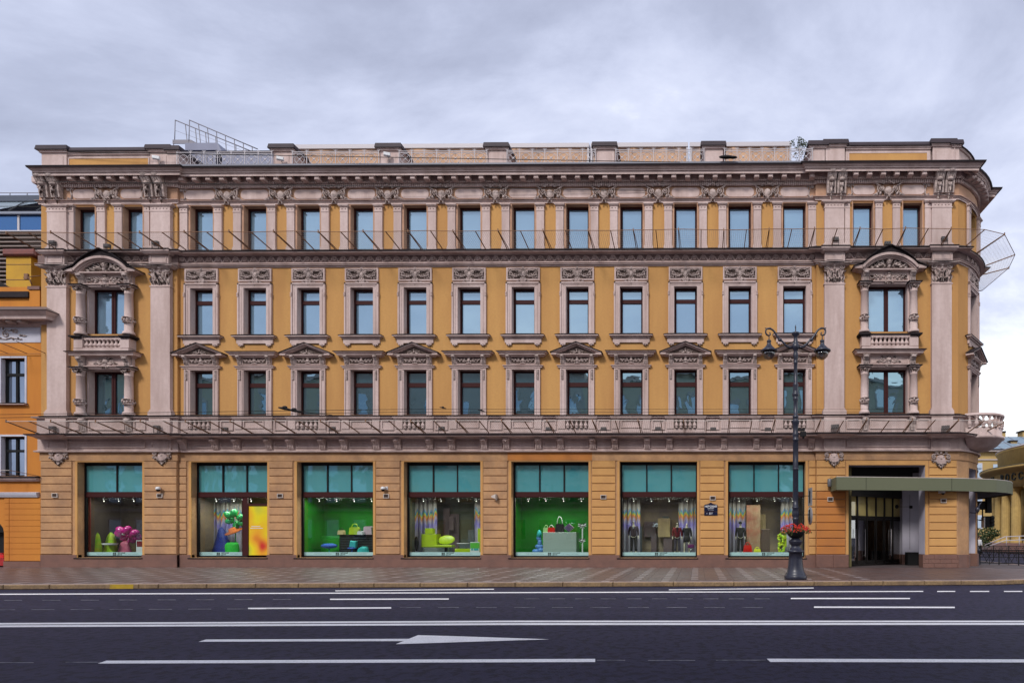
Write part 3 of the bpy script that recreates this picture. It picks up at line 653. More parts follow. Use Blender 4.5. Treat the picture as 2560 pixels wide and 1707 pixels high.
for x, w in BPX:
    g = put(ME_GP, 'giant_pilaster', B, (x, -BAY, 0)); put(ME_CAP, 'capital_carving', g, (0, 0, Z(687, .3))); put(ME_ABA, 'abacus', g, (0, 0, Z(668.5, .4)))
    t_ = MB(); t_.box(-pw*.74, pw*.74, -.46, 0, Z(668.5, .4)+.14, Z(668.5, .4)+.175); put(t_.mesh('abacus_flashing', TIN), 'abacus_flashing', g)
    # blocks of the belt, parapet and lower frieze over and under each pilaster
    def blk(q0, q1, oo, a=1.0, pan=True, nm='pedestal_block'):
        m_ = MB(); m_.box(-pw*a/2, pw*a/2, -oo, .0, Z(q0, BAY+oo), Z(q1, BAY+oo))
        b_ = m_.build(nm, PNK, B, (x, -BAY, 0))
        if pan:
            zz0, zz1 = Z(q0, BAY+oo)+.1, Z(q1, BAY+oo)-.1; p_ = MB(); hx = pw*a/2-.1
            for c_ in ((-hx, hx, zz0, zz0+.04), (-hx, hx, zz1-.04, zz1), (-hx, -hx+.04, zz0+.04, zz1-.04), (hx-.04, hx, zz0+.04, zz1-.04)): p_.box(c_[0], c_[1], -oo-.03, -oo, c_[2], c_[3])
            p_.build('panel_moulding', PNK, b_)
    blk(658, 630, .3, 1.02); blk(1081, 1044, .26, 1.08, False); blk(1124, 1097.3, .2, 1.08)
    m_ = MB(); m_.sweep([(0, Z(1097, .5)), (.1, Z(1097, .5)), (.2, Z(1093, .5)), (.45, Z(1089.5, .5)), (.45, Z(1086.7, .5)), (0, Z(1086.7, .5))], [(-pw*.54, -.3), (-pw*.54, -.45), (pw*.54, -.45), (pw*.54, -.3)]); m_.build('cornice_break', PNK, B, (x, -BAY, 0))
    m_ = MB(); m_.box(-pw*.54-.47, pw*.54+.47, -.93, 0, Z(1086.6, .8), Z(1084.2, .8)); m_.build('cornice_break_flashing', TIN, B, (x, -BAY, 0))
    m_ = MB(); m_.sweep([(0, Z(636, .4)), (.1, Z(635, .4)), (.2, Z(630, .4)), (.2, Z(625.8, .4)), (0, Z(625.8, .4))], [(-pw*.53, -.1), (-pw*.53, -.37), (pw*.53, -.37), (pw*.53, -.1)]); m_.build('belt_break', PNK, B, (x, -BAY, 0)); MB().box(-pw*.53-.22, pw*.53+.22, -.60, 0, Z(625.8, .4)+.001, Z(623.6, .4)).build('belt_break_flashing', TIN, B, (x, -BAY, 0))
# shield ornaments below the lower frieze
o = Orn(-.03)
o.scroll(17, 8, 6.2, 1.5, -1, 100, 1.9, tail=[(4, 12), (9, 15)]); o.scroll(16, -3, 4, 1.2, 1, -60, 1.5); o.leaf(20, 2, 8, -75, 2.2, 3); o.leaf(8, 16, 10, 15, 2.5, 3); o.leaf(6, 14, 9, 60, 2, 3)
for k in range(7): a = R(-20-k*11.5); o.b(13.5*math.cos(a)+0, 2+13.5*math.sin(a)*.9, 2.4, ry=3)
for k, a in enumerate((-90, -70, -50, -32)): o.leaf(1+k*2.4, -13+k*2.2, 10-k, a, 2.3, 3)
o.b(22, -1, 2, 3); o.b(4, 3, 1.6); o.leaf(3, 5, 6, 20, 1.6)
o.mirror(); o.b(0, 3, 3.6, 2.6, 3); o.b(0, 17, 4, 2.8, 3); o.leaf(0, -12, 12, -90, 2.6, 3)
ME_SHI = o.mesh('shield_ornament', ORN)
o = Orn(0); o.b(0, 0, 12.5, 14, 2.6, seg=14); ME_SHG = o.mesh('shield_field', PNK)
for (x, w), q in zip(BPX, (1140, 1140, 1146, 1151)):
    g = put(ME_SHI, 'shield_ornament', B, (x, -BAY-.05, Z(q, .2))); put(ME_SHG, 'shield_field', g)
# ------------------------------------------------ frieze cartouches, panels, modillions, dentils, brackets
def cart_half(o, full=True):
    o.scroll(16.5, 1, 6.0, 1.6, 1, 120, 1.6); o.scroll(11, 14, 5.0, 1.3, -1, 200, 1.6, tail=[(2, 20), (5, 19)])
    o.line([(16, 6), (24, 9), (29, 14), (26, 17)], [1.4, 1.8, 1.5, .8]); o.line([(24, 8), (25, 0), (22, -6), (31, -13), (38, -14)], [1.2, 1.7, 1.9, 2.0, .9])
    o.b(19, -10, 3.3, 4.2, 3); o.leaf(18, -12, 9, 100, 2.4, 3); o.b(31, -11.5, 2.4, 1.8, 2.4); o.b(26, -13, 2.6, 2, 2.6); o.leaf(25, 10, 7, 60, 1.7)
    for k in range(7): a = R(-88+k*17); o.b(10.5*math.cos(a), -2+10.5*math.sin(a), 2.1, ry=2.6)
    for k in range(3): a = R(-80+k*26); o.leaf(10*math.cos(a), -2+10*math.sin(a), 5, -70+k*30, 1.6, 3)
    o.leaf(5, 20, 9, 25, 2.2, 3); o.b(6, 26, 2, 2.6); o.leaf(3, 24, 7, 50, 1.8, 3)
o = Orn(-.07); cart_half(o); o.mirror(); o.b(0, -2, 8.5, 9, 1.2, seg=12); o.b(0, 17, 4, 3.4, 3.2); o.b(0, 24, 4.6, 3.6, 4); o.b(0, 28.5, 2.5, 2, 3); o.b(0, -16.5, 4, 2.6, 3.4); o.line([(-3, -17), (-4.5, -24)], 1.3); o.line([(3, -17), (4.5, -24)], 1.3)
ME_CART = o.mesh('frieze_cartouche', ORN)
o = Orn(-.07); o.line([(2, -13), (10, -13), (14, -8), (13, 2), (10, 10), (14, 15), (20, 15)][::-1], [1, 1.6, 1.8, 2, 2, 2, 1]); o.scroll(5, 11, 4.5, 1.4, 1, 10, 1.5); o.b(6, -11, 2.6, 2.6, 3); o.leaf(10, -12, 10, -5, 1.7); o.b(17, 11, 2); ME_HALF = o.mesh('frieze_scroll', ORN)
zf = Z(484, .1)
cxs = [(WX[i]+WX[i+1])/2 for i in range(11)]
for x, y in [(x, 0) for x in cxs]+[(x, -BAY) for x in BC]: put(ME_CART, 'frieze_cartouche', B, (x, y-.06, zf)).scale = (1.08, 1.35, 1.12)
def half(x, y, mir): ob = put(ME_HALF, 'frieze_scroll', B, (x, y, zf)); ob.scale.x = -1 if mir else 1
half(X(448, .1), 0, False); half(X(2036, .1), 0, True)
for a, b in ((167, 370), (2116, 2326)): half(X(a, .2), -BAY, False); half(X(b, .2), -BAY, True)
def rpanel(x, y, w, h):
    key = ('rp', round(w, 2))
    if key not in cache:
        r = h*.42; pts = []
        for cx_, cz_, a0 in ((w/2-r, h/2-r, 0), (-w/2+r, h/2-r, 90), (-w/2+r, -h/2+r, 180), (w/2-r, -h/2+r, 270)): pts += [(cx_+r*math.cos(R(a0+t)), cz_+r*math.sin(R(a0+t))) for t in (0, 30, 60, 90)]
        cache[key] = MB().prism(pts[::-1], -.085, -.05).mesh('frieze_panel', PNK)
    put(cache[key], 'frieze_panel', B, (x, y, zf+.01))
hp = W(23)
ends = [X(462, .1)] + [v for x in cxs for v in (x-W(33), x+W(33))] + [X(2022, .1)]
for i in range(0, len(ends), 2): rpanel((ends[i]+ends[i+1])/2, 0, ends[i+1]-ends[i], hp)
for c, (a, b) in zip(BC, ((183, 356), (2132, 2311))):
    for p, q in ((X(a, .2), c-W(33)), (c+W(33), X(b, .2))): rpanel((p+q)/2, -BAY, q-p, hp)
mb = MB(); mb.slab(-.13, .13, -.33, .05, 0, Z(438.5, .5)-Z(450, .5), .03); mb.box(-.155, .155, -.36, .05, Z(438.5, .5)-Z(450, .5)-.035, Z(438.5, .5)-Z(450, .5)-.002)
ME_MOD = mb.mesh('modillion', PNK)
def modrow(x0, x1, n, y):
    for i in range(n): put(ME_MOD, 'modillion', B, (x0+(x1-x0)*i/(n-1), y, Z(450, .5)))
modrow(X(453, .55), X(2030, .55), 47, -.30); modrow(X(175, .7), X(340, .7), 6, -BAY-.30); modrow(X(2140, .7), X(2311, .7), 6, -BAY-.30)
ap = arc(8)
for i in range(1, 8, 1):
    p = Vector(ap[i]); d = Vector(ap[i+1]) - Vector(ap[i-1]); ang = math.atan2(d.y, d.x); n_ = Vector((d.y, -d.x)).normalized()*.3
    put(ME_MOD, 'modillion', B, (p.x+n_.x, p.y+n_.y, Z(450, .5)), ang)
# dentils and bead course: thousands of tiny teeth, one body
mb = MB()
def along(x0, x1, step, y, fn):
    n = int((x1-x0)/step)
    for i in range(n): fn(x0+(i+.5)*(x1-x0)/n, y)
zd0, zd1 = Z(466.6, .2), Z(458.2, .2); zb = Z(454.6, .3)
def dent(x, y): mb.box(x-.033, x+.033, y-.21, y-.10, zd0, zd1)
def bead(x, y): mb.box(x-.03, x+.03, y-.31, y-.2, zb-.035, zb+.035)
for x0, x1, y in ((XL, X1, -BAY), (X1+.1, X2-.1, 0), (X2, X3, -BAY)): along(x0, x1, .109, y, dent); along(x0, x1, .109, y, bead)
m2 = MB(); L_ = (PB-PA).length
for i in range(30):
    t = (i+.5)/30; p = PA+ch*t+nn_*(4*.32*t*(1-t)); M_ = Matrix.Translation((p.x, p.y, 0)) @ Matrix.Rotation(math.atan2(ch.y, ch.x)+(.5-t)*.7*-1, 4, 'Z')
    q = MB(); q.box(-.033, .033, -.2, -.1, zd0, zd1); q.box(-.03, .03, -.31, -.2, zb-.035, zb+.035); q.xf(M_); mb.add(q.v, q.f)
part(mb, 'dentils', PNK, kind='stuff')
ME_BR = console_mesh('cornice_bracket', 11, 497, 438.6, .12, .66)
o = Orn(-.55); o.b(0, 12, 8, 5, 5); o.leaf(-4, 6, 12, -80, 3, 3); o.leaf(4, 6, 12, -100, 3, 3); o.b(0, -2, 5, 6, 4); o.leaf(0, -4, 14, -90, 4, 3); ME_BRL = o.mesh('acanthus_leaf', ORN)
for a, b in ((112, 141), (374, 402), (2078, 2103.5), (2347, 2373)):
    for p in (a, b):
        g = put(ME_BR, 'cornice_bracket', B, (X(p, .4), -BAY, 0)); put(ME_BRL, 'acanthus_leaf', g, (0, .12, Z(468, .5)))
        o2 = put(ME_BRL, 'acanthus_leaf', g, (0, .38, Z(492, .3))); o2.scale = (.7, 1, .8)
# running scroll frieze
o = Orn(-.09)
o.scroll(0, 0, 6.3, 1.75, -1, 200, 1.25, .3, tail=[(-13, -7), (-9, -6)]); o.line([(-3, 7), (5, 5), (9, -3), (14, -7)], [1, 1.3, 1.2, .8]); o.leaf(6, 2, 6, -40, 1.6, 1.4); o.leaf(9, 7, 4, 60, 1.3, 1.2)
o.v = [(x, y*.9-.012, z) for x, y, z in o.v]; ME_SCR = o.mesh('running_scroll', PNK)
def scrolls(x0, x1, n, y):
    for i in range(n): put(ME_SCR, 'running_scroll', B, (x0+(x1-x0)*i/(n-1), y, Z(646.5, .1)))
scrolls(X(455, .1), X(2030, .1), 71, 0)
for a, b in ((177, 366), (2121, 2319)): scrolls(X(a, .2), X(b, .2), 9, -BAY)
for t in (.2, .36, .52, .68, .84):
    p = PA+ch*t+nn_*(4*.32*t*(1-t)); put(ME_SCR, 'running_scroll', B, (p.x, p.y, Z(646.5, .1)), math.atan2(ch.y, ch.x))
mb = MB()
for x0, x1, y in ((X1+.25, X2-.25, 0), (X(170, .2), X(372, .2), -BAY), (X(2115, .2), X(2326, .2), -BAY)):
    mb.box(x0, x1, y-.12, y-.05, Z(657, .1), Z(655, .1)); mb.box(x0, x1, y-.12, y-.05, Z(638.6, .1), Z(637.2, .1))
part(mb, 'scroll_frieze_fillets', PNK, kind='stuff')
# lower frieze: brackets and panel mouldings
ME_LBR = console_mesh('frieze_bracket', 7.2, 1123, 1098.5, .10, .46); ME_LBR.materials[0] = PNK
def pmould(x0, x1, z0, z1, y, nm='panel_moulding', t=.06):
    m_ = MB(); w = x1-x0; key = ('pm', round(w, 2), round(z1-z0, 2))
    if key not in cache:
        for c_ in ((-w/2, w/2, 0, t), (-w/2, w/2, z1-z0-t, z1-z0), (-w/2, -w/2+t, t, z1-z0-t), (w/2-t, w/2, t, z1-z0-t)): m_.box(c_[0], c_[1], -.06, .0, c_[2], c_[3])
        cache[key] = m_.mesh(nm, PNK)
    put(cache[key], nm, B, ((x0+x1)/2, y, z0))
za_, zb_ = Z(1119, .1), Z(1103, .1); xs_ = []
for x in WX:
    for s_ in (-1, 1): xb = x + s_*LX(40); xs_.append(xb); put(ME_LBR, 'frieze_bracket', B, (xb, 0, 0))
for a, b in zip(xs_[:-1], xs_[1:]): pmould(a+.24, b-.24, za_, zb_, -.10)
pmould(X(171, .2), X(366, .2), za_, zb_, -BAY-.1); pmould(X(2116, .2), X(2324, .2), za_, zb_, -BAY-.1)
# parapet band: window pedestals, panels, shade panels behind balusters
def baluster_mesh(h, r, name='baluster', m=PNK):
    pr = [(.9, 0), (.9, .06), (.55, .10), (.5, .14), (.8, .2), (1, .32), (.85, .46), (.5, .62), (.42, .78), (.6, .84), (.62, .88), (.9, .92), (.9, 1)]
    return MB().lathe([(r*a, h*b) for a, b in pr], n=10).mesh(name, m)
zp0, zp1 = Z(1078, .15), Z(1048, .15); bh = Z(1050, .2)-Z(1069.5, .2)
ME_BAL = baluster_mesh(bh, .105)
for i, x in enumerate(WX):
    m_ = MB(); hx = LX(47); m_.box(-hx, hx, -.16, -.10, Z(1080, .15), Z(1072, .15)); m_.box(-hx, -LX(29), -.20, -.1, Z(1072, .15), Z(1047, .2)); m_.box(LX(29), hx, -.20, -.1, Z(1072, .15), Z(1047, .2))
    m_.sweep([(0, Z(1047, .2)), (.06, Z(1047, .2)), (.1, Z(1044, .2)), (.12, Z(1040.2, .2)), (0, Z(1040.2, .2))], [(-hx, -.1), (-hx, -.20), (hx, -.20), (hx, -.1)])
    p = m_.build('parapet_pedestal', PNK, B, (x, 0, 0))
    if i in PEDI:
        g = MB().box(-LX(28.5), LX(28.5), -.125, -.11, Z(1071, .15), Z(1047.5, .15)); g.build('baluster_shade_panel', SHADE, p)  # dark panel: shade between the balusters put into its colour
        for k in range(5): put(ME_BAL, 'baluster', p, (LX(-22.5+k*11.2), -.19, Z(1070, .2)))
    else: pmould(x-LX(26), x+LX(26), Z(1070, .1), Z(1050, .1), -.12)
    if i < 11: pmould(x+hx+.1, WX[i+1]-hx-.1, Z(1075, .1), Z(1050, .1), -.12)
for c, (a, b) in zip(BC, ((171, 368), (2116, 2322))):
    for p, q in ((X(a, .2), c-1.5), (c-1.0, c+1.0), (c+1.5, X(b, .2))): pmould(p, q, Z(1075, .1), Z(1050, .1), -BAY-.12)
ME_PBR = console_mesh('parapet_bracket', 7.5, 1077, 1045, .26, .48)
for c in BC:
    for s_ in (-1, 1): put(ME_PBR, 'parapet_bracket', B, (c+s_*1.25, 0, 0))
# ------------------------------------------------ the two aedicules
oc = BAY
def col_lathe(q0, q1, cap_h=.42):       # engaged column from row q0 (bottom) to q1 (top)
    z0, z1 = Z(q0, .4), Z(q1, .4); h = z1-z0; r = .20
    pr = [(r*1.45, 0), (r*1.45, .07), (r*1.3, .09), (r*1.35, .13), (r*1.15, .17), (r, .2), (r, h*.5), (r*.92, h-cap_h-.02), (r*1.05, h-cap_h), (r*.95, h-cap_h+.03), (r*1.0, h-.22), (r*1.2, h-.1)]
    return MB().lathe(pr, (0, 0, z0), 16).mesh('column', PNK), z0, z1
o = Orn(0)
o.scroll(9.5, 4, 4.2, 1.6, 1, 80, 1.5); o.leaf(3, -5, 9, 75, 2.2, 3); o.leaf(7, -5, 8, 60, 2, 3); o.mirror(); o.line([(-9, 7.5), (0, 6.6, 1), (9, 7.5)], 1.2); o.b(0, 4, 2, 2, 2.5); o.leaf(0, -6, 9, 90, 2.2, 4)
ME_CC = o.mesh('column_capital', ORN)
o = Orn(0)
for k in range(12):
    a = R(-170+k*30); o.ell((W(9.6)*math.sin(a), -W(9.6)*math.cos(a), W(-2+(k % 3)*2)), (W(2.4), W(2.2), W(3.4)), 6, 4)
for q in (6.5, -6.5): o.lathe([(W(9.2), W(q-1)), (W(10.6), W(q)), (W(9.2), W(q+1))], n=16)
ME_RING = o.mesh('column_ring', ORN)
cols = [col_lathe(834.6, 713), col_lathe(1036.4, 919)]
def aed_orn(kind):
    o = Orn(0)
    if kind == 'frieze':
        for x, z, r in ((12, 0, 2.6), (17, 2, 2.6), (22, -1, 3), (27, 2, 2.4), (33, 0, 2.2)): o.b(x, z, r, ry=r)
        o.scroll(21, 0, 5, 1.4, 1, 30, 1.3); o.scroll(32, 1, 4.2, 1.3, -1, 200, 1.2)
        for x, z, a, l in ((14, 3, 30, 9), (26, 4, 10, 9), (36, 2, 20, 11), (38, -1, -20, 10), (34, -3, -10, 13), (17, -5, -20, 9), (27, -5, -15, 8)): o.leaf(x, z, l, a, l*.28, 2.6)
    elif kind == 'shell':
        o.line([(6, -3), (14, -6), (20, -2), (28, -6)], [2, 2.4, 2, 1]); o.scroll(15, 1, 5, 1.4, 1, -40, 1.5); o.leaf(18, -3, 13, -8, 2.6, 3); o.leaf(10, 5, 9, 30, 2.4, 3); o.b(22, -5, 2.6, 2); o.leaf(5, 9, 8, 60, 2, 3)
    for k in range(3): o.leaf(2.5+k*1.5, -10, 8, -80+k*25, 2, 3)
    o.scroll(7, -9, 3.4, 1.2, 1, 60, 1.2); o.scroll(7.5, 8, 3.2, 1.2, -1, -60, 1.2)
    o.mirror(); o.b(0, 0, 8, 6.5, 4.5); o.b(0, -8, 5, 3.6, 4); o.b(-3, 1, 1.6, 1.2, 5.4); o.b(3, 1, 1.6, 1.2, 5.4); o.b(0, -1.5, 1.4, 2.4, 6); o.b(0, 9, 5, 2.6, 3.4); o.leaf(0, 9, 8, 90, 2, 3); o.leaf(-3, 10, 6, 110, 1.5, 3); o.leaf(3, 10, 6, 70, 1.5, 3)
    return o.mesh('frieze_ornament', ORN)
ME_AF, ME_AS = aed_orn('frieze'), aed_orn('shell')
o = Orn(0)                                    # tympanum with bearded mask
for x, z, a, l in ((12, 2, 20, 12), (20, 0, 15, 13), (30, -2, 10, 13), (40, -3, 12, 12), (14, -3, -5, 12), (24, -4, 5, 12), (36, -5, 0, 13), (12, 8, 35, 10), (22, 5, 25, 10)): o.leaf(x, z, l, a, l*.3, 3)
for x, z in ((19, 1), (27, -2), (35, -4), (42, -4.5), (23, 3), (31, 0)): o.b(x, z, 2.2, ry=2.6)
o.scroll(15, 22, 6, 1.6, -1, 230, 1.8); o.scroll(17, 5, 4.6, 1.4, 1, 100, 1.5, tail=None); o.line([(17, 9), (14, 3), (9, -4), (14, -7)], 1.6)
o.leaf(3, -6, 7, -70, 2, 4); o.leaf(5, -2, 8, -60, 2, 4); o.leaf(4, 22, 8, 70, 2, 3); o.b(3.3, 8.5, 1.6, 1.1, 6.6); o.b(4.5, 5, 2.4, 2, 5.6); o.leaf(6, 12, 6, -70, 2, 4)
o.mirror(); o.b(0, 6, 6.3, 9, 5.6, seg=10); o.b(0, 6, 1.5, 3, 7.6); o.b(0, 1, 3.6, 1.2, 6.8); o.b(0, -5, 4, 6, 5.5); o.b(0, 15.5, 7.5, 2.8, 6); o.b(0, 20, 5, 3, 5); o.leaf(0, 20, 10, 90, 2.6, 4)
ME_MASK = o.mesh('bearded_mask', ORN)
ME_AC1 = console_mesh('frieze_console', 6.5, 711, 685, .34, .62); ME_AC2 = console_mesh('frieze_console', 6.5, 917, 893, .34, .62)
ME_B2 = baluster_mesh(Z(846, .5)-Z(866.5, .5), .13)
for ci, c in enumerate(BC):
    A = MB(); hx = LX(66)
    # surround, lintels, friezes (fixed to the bay wall)
    for q0, q1 in ((834.6, 719), (1036.4, 926)):
        A.box(-BW-.10, -BW, -BAY-.08, -BAY, Z(q0), Z(q1)+.1); A.box(BW, BW+.10, -BAY-.08, -BAY, Z(q0), Z(q1)+.1); A.box(-BW, BW, -BAY-.08, -BAY, Z(q1), Z(q1)+.1); A.box(-BW, -BW+.01, -BAY-.08, .12, Z(q0), Z(q1)); A.box(BW-.01, BW, -BAY-.08, .12, Z(q0), Z(q1)); A.box(-BW+.01, BW-.01, -BAY-.08, .12, Z(q1)-.01, Z(q1))
    P_ = lambda w: [(-w, -BAY), (-w, -BAY-.05), (w, -BAY-.05), (w, -BAY)]
    for q in (0, 206.5):
        A.sweep([(0, Z(712.5+q, .4)), (.14, Z(712.5+q, .4)), (.16, Z(709+q, .4)), (.24, Z(707.5+q, .4)), (.24, Z(705.5+q, .4)), (0, Z(705.5+q, .4))], P_(hx-.1))
        A.box(-hx, hx, -BAY-.18, -BAY, Z(705.5+q, .35), Z(682+q, .35))
    a = A.build('aedicule', PNK, B, (c, 0, 0))
    f1 = MB()
    for q in (0, 206.5):
        for xx in ((-47, 47, 704, 702.4), (-47, 47, 686, 684.4), (-47, -45.4, 702.4, 686), (45.4, 47, 702.4, 686)): f1.box(LX(xx[0]), LX(xx[1]), -BAY-.21, -BAY-.17, Z(xx[2]+q, .35), Z(xx[3]+q, .35))
    f1.build('frieze_moulding', PNK, a, kind='stuff')
    put(ME_AF, 'frieze_ornament', a, (0, -BAY-.19, Z(697, .35))); put(ME_AS, 'frieze_ornament', a, (0, -BAY-.19, Z(902, .35)))
    for s_ in (-1, 1):
        put(ME_AC1, 'frieze_console', a, (s_*LX(57.5), 0, 0)); put(ME_AC2, 'frieze_console', a, (s_*LX(57.5), 0, 0))
        for (cm, z0, z1), rq in zip(cols, (799, 1004)):
            cl = put(cm, 'column', B, (c+s_*LX(60.5), -BAY-.24, 0)); put(ME_CC, 'column_capital', cl, (0, -.17, z1-.18)); put(ME_RING, 'column_ring', cl, (0, 0, Z(rq, .4)))
            t_ = MB(); t_.box(-.3, .3, -.32, .2, z1-.06, z1); t_.cm = 1; t_.box(-.37, .37, -.38, .2, z1+.0005, z1+.035); t_.build('column_abacus', [ORN, TIN], cl)
    # cornice between the storeys with balustrade on it
    m_ = MB(); m_.sweep([(0, Z(891, .5)), (.16, Z(891, .5)), (.22, Z(888, .5)), (.42, Z(886.5, .5)), (.44, Z(882.5, .5)), (.54, Z(879, .5)), (.54, Z(877.6, .5)), (0, Z(877.6, .5))], P_(hx-.1)); g = m_.build('aedicule_cornice', PNK, B, (c, 0, 0))
    m_ = MB(); m_.sweep([(0, Z(877.6, .6)), (.56, Z(877.6, .6)), (.58, Z(876.2, .6)), (0, Z(873, .4))], P_(hx-.1)); m_.build('cornice_flashing', TIN, g)
    m_ = MB(); m_.box(-hx-.06, hx+.06, -.62, -BAY, Z(875.5, .6), Z(868.5, .6)); m_.box(-hx, hx, -.58, -BAY, Z(868.5, .58), Z(867, .58)); m_.box(-hx+.1, hx-.1, -.56, -BAY, Z(845.8, .56), Z(838.8, .56))
    for s_ in (-1, 1): m_.box(s_*LX(47.5), s_*LX(69), -.60, -BAY, Z(867, .6), Z(839, .6))
    b_ = m_.build('balustrade', PNK, B, (c, 0, 0))
    m_ = MB(); m_.box(-LX(47), LX(47), -.24, -.2, Z(867, .4), Z(845.8, .4)); m_.build('balustrade_back', SHADE, b_)  # dark backing stands for the shade behind the balusters
    for k in range(9): put(ME_B2, 'baluster', b_, (LX(-42+k*10.5), -.44, Z(867, .5)))
    m_ = MB()
    m_.box(-LX(48), LX(48), -.62, -BAY, Z(838.8, .62), Z(836, .62))
    for s_ in (-1, 1): m_.box(s_*LX(48), s_*LX(77), -.74, -BAY, Z(838.6, .7), Z(834.8, .7)); m_.box(s_*LX(48.1), s_*LX(73), -.68, -BAY, Z(841.5, .7), Z(838.7, .7))
    m_.build('balustrade_flashing', TIN, b_)
    # segmental pediment
    zb0 = Z(678, .6); xr = LX(70); rise = Z(636.5, .6)-Z(670, .6)
    def segarc(r_off, n=14, w=xr):
        Rr = (w*w+rise*rise)/(2*rise); cz = Z(670, .6)+rise-Rr; a1 = math.asin(min(1, w/Rr)); 
        return [((Rr+r_off)*math.sin(-a1+2*a1*i/n), cz+(Rr+r_off)*math.cos(-a1+2*a1*i/n)) for i in range(n+1)]
    m_ = MB()
    for r0, r1, oo in ((.0, -.13, .60), (-.13, -.20, .50), (-.2, -.26, .42)):
        A0, A1 = segarc(r0), segarc(r1); m_.prism(A0+A1[::-1], -oo-.1, -BAY)
    m_.sweep([(0, Z(683.5, .5)), (.12, Z(683.5, .5)), (.2, Z(680.5, .5)), (.36, Z(679.5, .5)), (.36, Z(676, .5)), (0, Z(676, .5))], P_(hx-.08))
    for s_ in (-1, 1): m_.prism([(s_*(xr-.04), Z(676, .6)), (s_*(xr+.36), Z(676, .6)), (s_*(xr+.42), Z(671.5, .6)), (s_*(xr-.04), Z(667, .6))][::(1 if s_ > 0 else -1)], -.70, -BAY)
    pd = m_.build('segmental_pediment', PNK, B, (c, 0, 0))
    m_ = MB(); top = [(x_, z_+.32*(1-abs(x_)/xr)) for x_, z_ in segarc(.04)]; apx = (0, top[7][1]+.05); T_ = [(-xr-.47, Z(671, .6))] + top[1:7] + [apx] + top[8:-1] + [(xr+.47, Z(671, .6))]
    m_.prism(T_ + [(x_, z_-.05) for x_, z_ in T_[::-1]], -.78, -BAY); m_.prism(T_[1:-1] + segarc(0)[::-1], -.66, -BAY); m_.build('pediment_flashing', TIN, pd)
    m_ = MB(); ia = segarc(-.24); m_.prism([p_ for p_ in ia if p_[1] > Z(676, .6)], -.36, -BAY); m_.build('tympanum', SHADE, pd)
    put(ME_MASK, 'bearded_mask', pd, (0, -.38, Z(664, .5)))
# ------------------------------------------------ corner balcony
M_ = FM; bz = Z(1089, .3)
def bl(prof, name, m, a0=180, a1=360, n=20): return MB().lathe(prof, (0, 0, bz), n, True, a0, a1).xf(M_ @ Matrix.Translation((0.0, -.02, 0)))
RB = 1.5
bal = bl([(.0, -.75), (RB*.55, -.70), (RB*.8, -.5), (RB, -.18), (RB+.08, -.15), (RB+.08, -.02), (RB, 0), (RB-.04, .02), (RB-.04, .42), (0, .42)], 'balcony', PNK).build('balcony', PNK, B)
bl([(RB-.14, 1.02), (RB+.06, 1.02), (RB+.08, 1.06), (RB+.08, 1.14), (RB, 1.18), (RB-.14, 1.18), (RB-.14, 1.02)], 'r', PNK).build('balcony_rail', PNK, bal)
ME_B3 = baluster_mesh(.6, .12)
for k in range(13):
    a = R(188+k*13.67); p = M_ @ Vector(((RB-.06)*math.cos(a), -.02+(RB-.06)*math.sin(a), bz+.42)); put(ME_B3, 'baluster', bal, p)
# ================================================ ground, road, pavement, kerb
ASP = mat('wet_grey_asphalt', (0.021, 0.020, 0.046), 0.75, (0.036, 0.033, 0.064), 0.5, 0.9, 0.5, 30, spec=0.2, fine=(6.5, 0.6, (0.006, 0.006, 0.012), (0.49, 0.58)), ms=(.10, 1, 1))
mb = MB().add([(-300, -300, -.17), (300, -300, -.17), (300, 400, -.17), (-300, 400, -.17)], [(0, 1, 2, 3)]); struct(mb.build('road', ASP))
KL = [(-70, G(0, 1473.5)[1]-1.6), G(0, 1473.5), G(640, 1470), G(1280, 1467.3), G(1850, 1465.5), G(2287, 1463), G(2493, 1462), G(2560, 1459.3), (16.2, -7.4), (18.0, -4.6), (19.0, -.5), (19.3, 6), (19.3, 60)]
CEM = mat('pavement_base', (0.10, 0.078, 0.078), 0.7, (0.07, 0.052, 0.052), 1.2, 0.8)
mb = MB().flat([(x, y+.1) for x, y in KL] + [(-70, 60)], -.16, -.008); struct(mb.build('pavement', CEM))
SLA = [mat('pavement_slab_%s' % n, c, r, c2, 1.1, 0.9, 0.15, 40, spec=0.5, fine=(0.5, 0.8, c3)) for n, c, r, c2, c3 in
   (('brown', (0.10, 0.060, 0.052), .48, (0.085, 0.052, 0.046), (0.12, 0.078, 0.07)), ('grey', (0.11, 0.076, 0.072), .46, (0.09, 0.062, 0.058), (0.09, 0.055, 0.048)), ('pale', (0.27, 0.225, 0.22), .45, (0.19, 0.15, 0.145), (0.2, 0.16, 0.155)))]
SX, SY = .57, .525
def kerb_y(x):
    for a, b in zip(KL[:-1], KL[1:]):
        if a[0] <= x <= b[0]: return a[1]+(b[1]-a[1])*(x-a[0])/(b[0]-a[0])
    return KL[0][1]
cand = []
i0 = int(-46/SX)
for i in range(i0, 34):
    for j in range(-26, 1):
        x = i*SX; y = j*SY-.35
        ky = kerb_y(x)
        if y-SY/2 < ky+.42 or y > -.30: continue
        pale = (i % 2 == 0) and (j % 2 == 0) and x < 7.5
        w_ = .30 if pale else SX
        if x > 15.6 and y > -1: continue
        cand.append((math.hypot(x-0, y+D0), x, y, pale))
cand = [c for c in cand if abs(c[1]+9) < 37]; cand.sort()
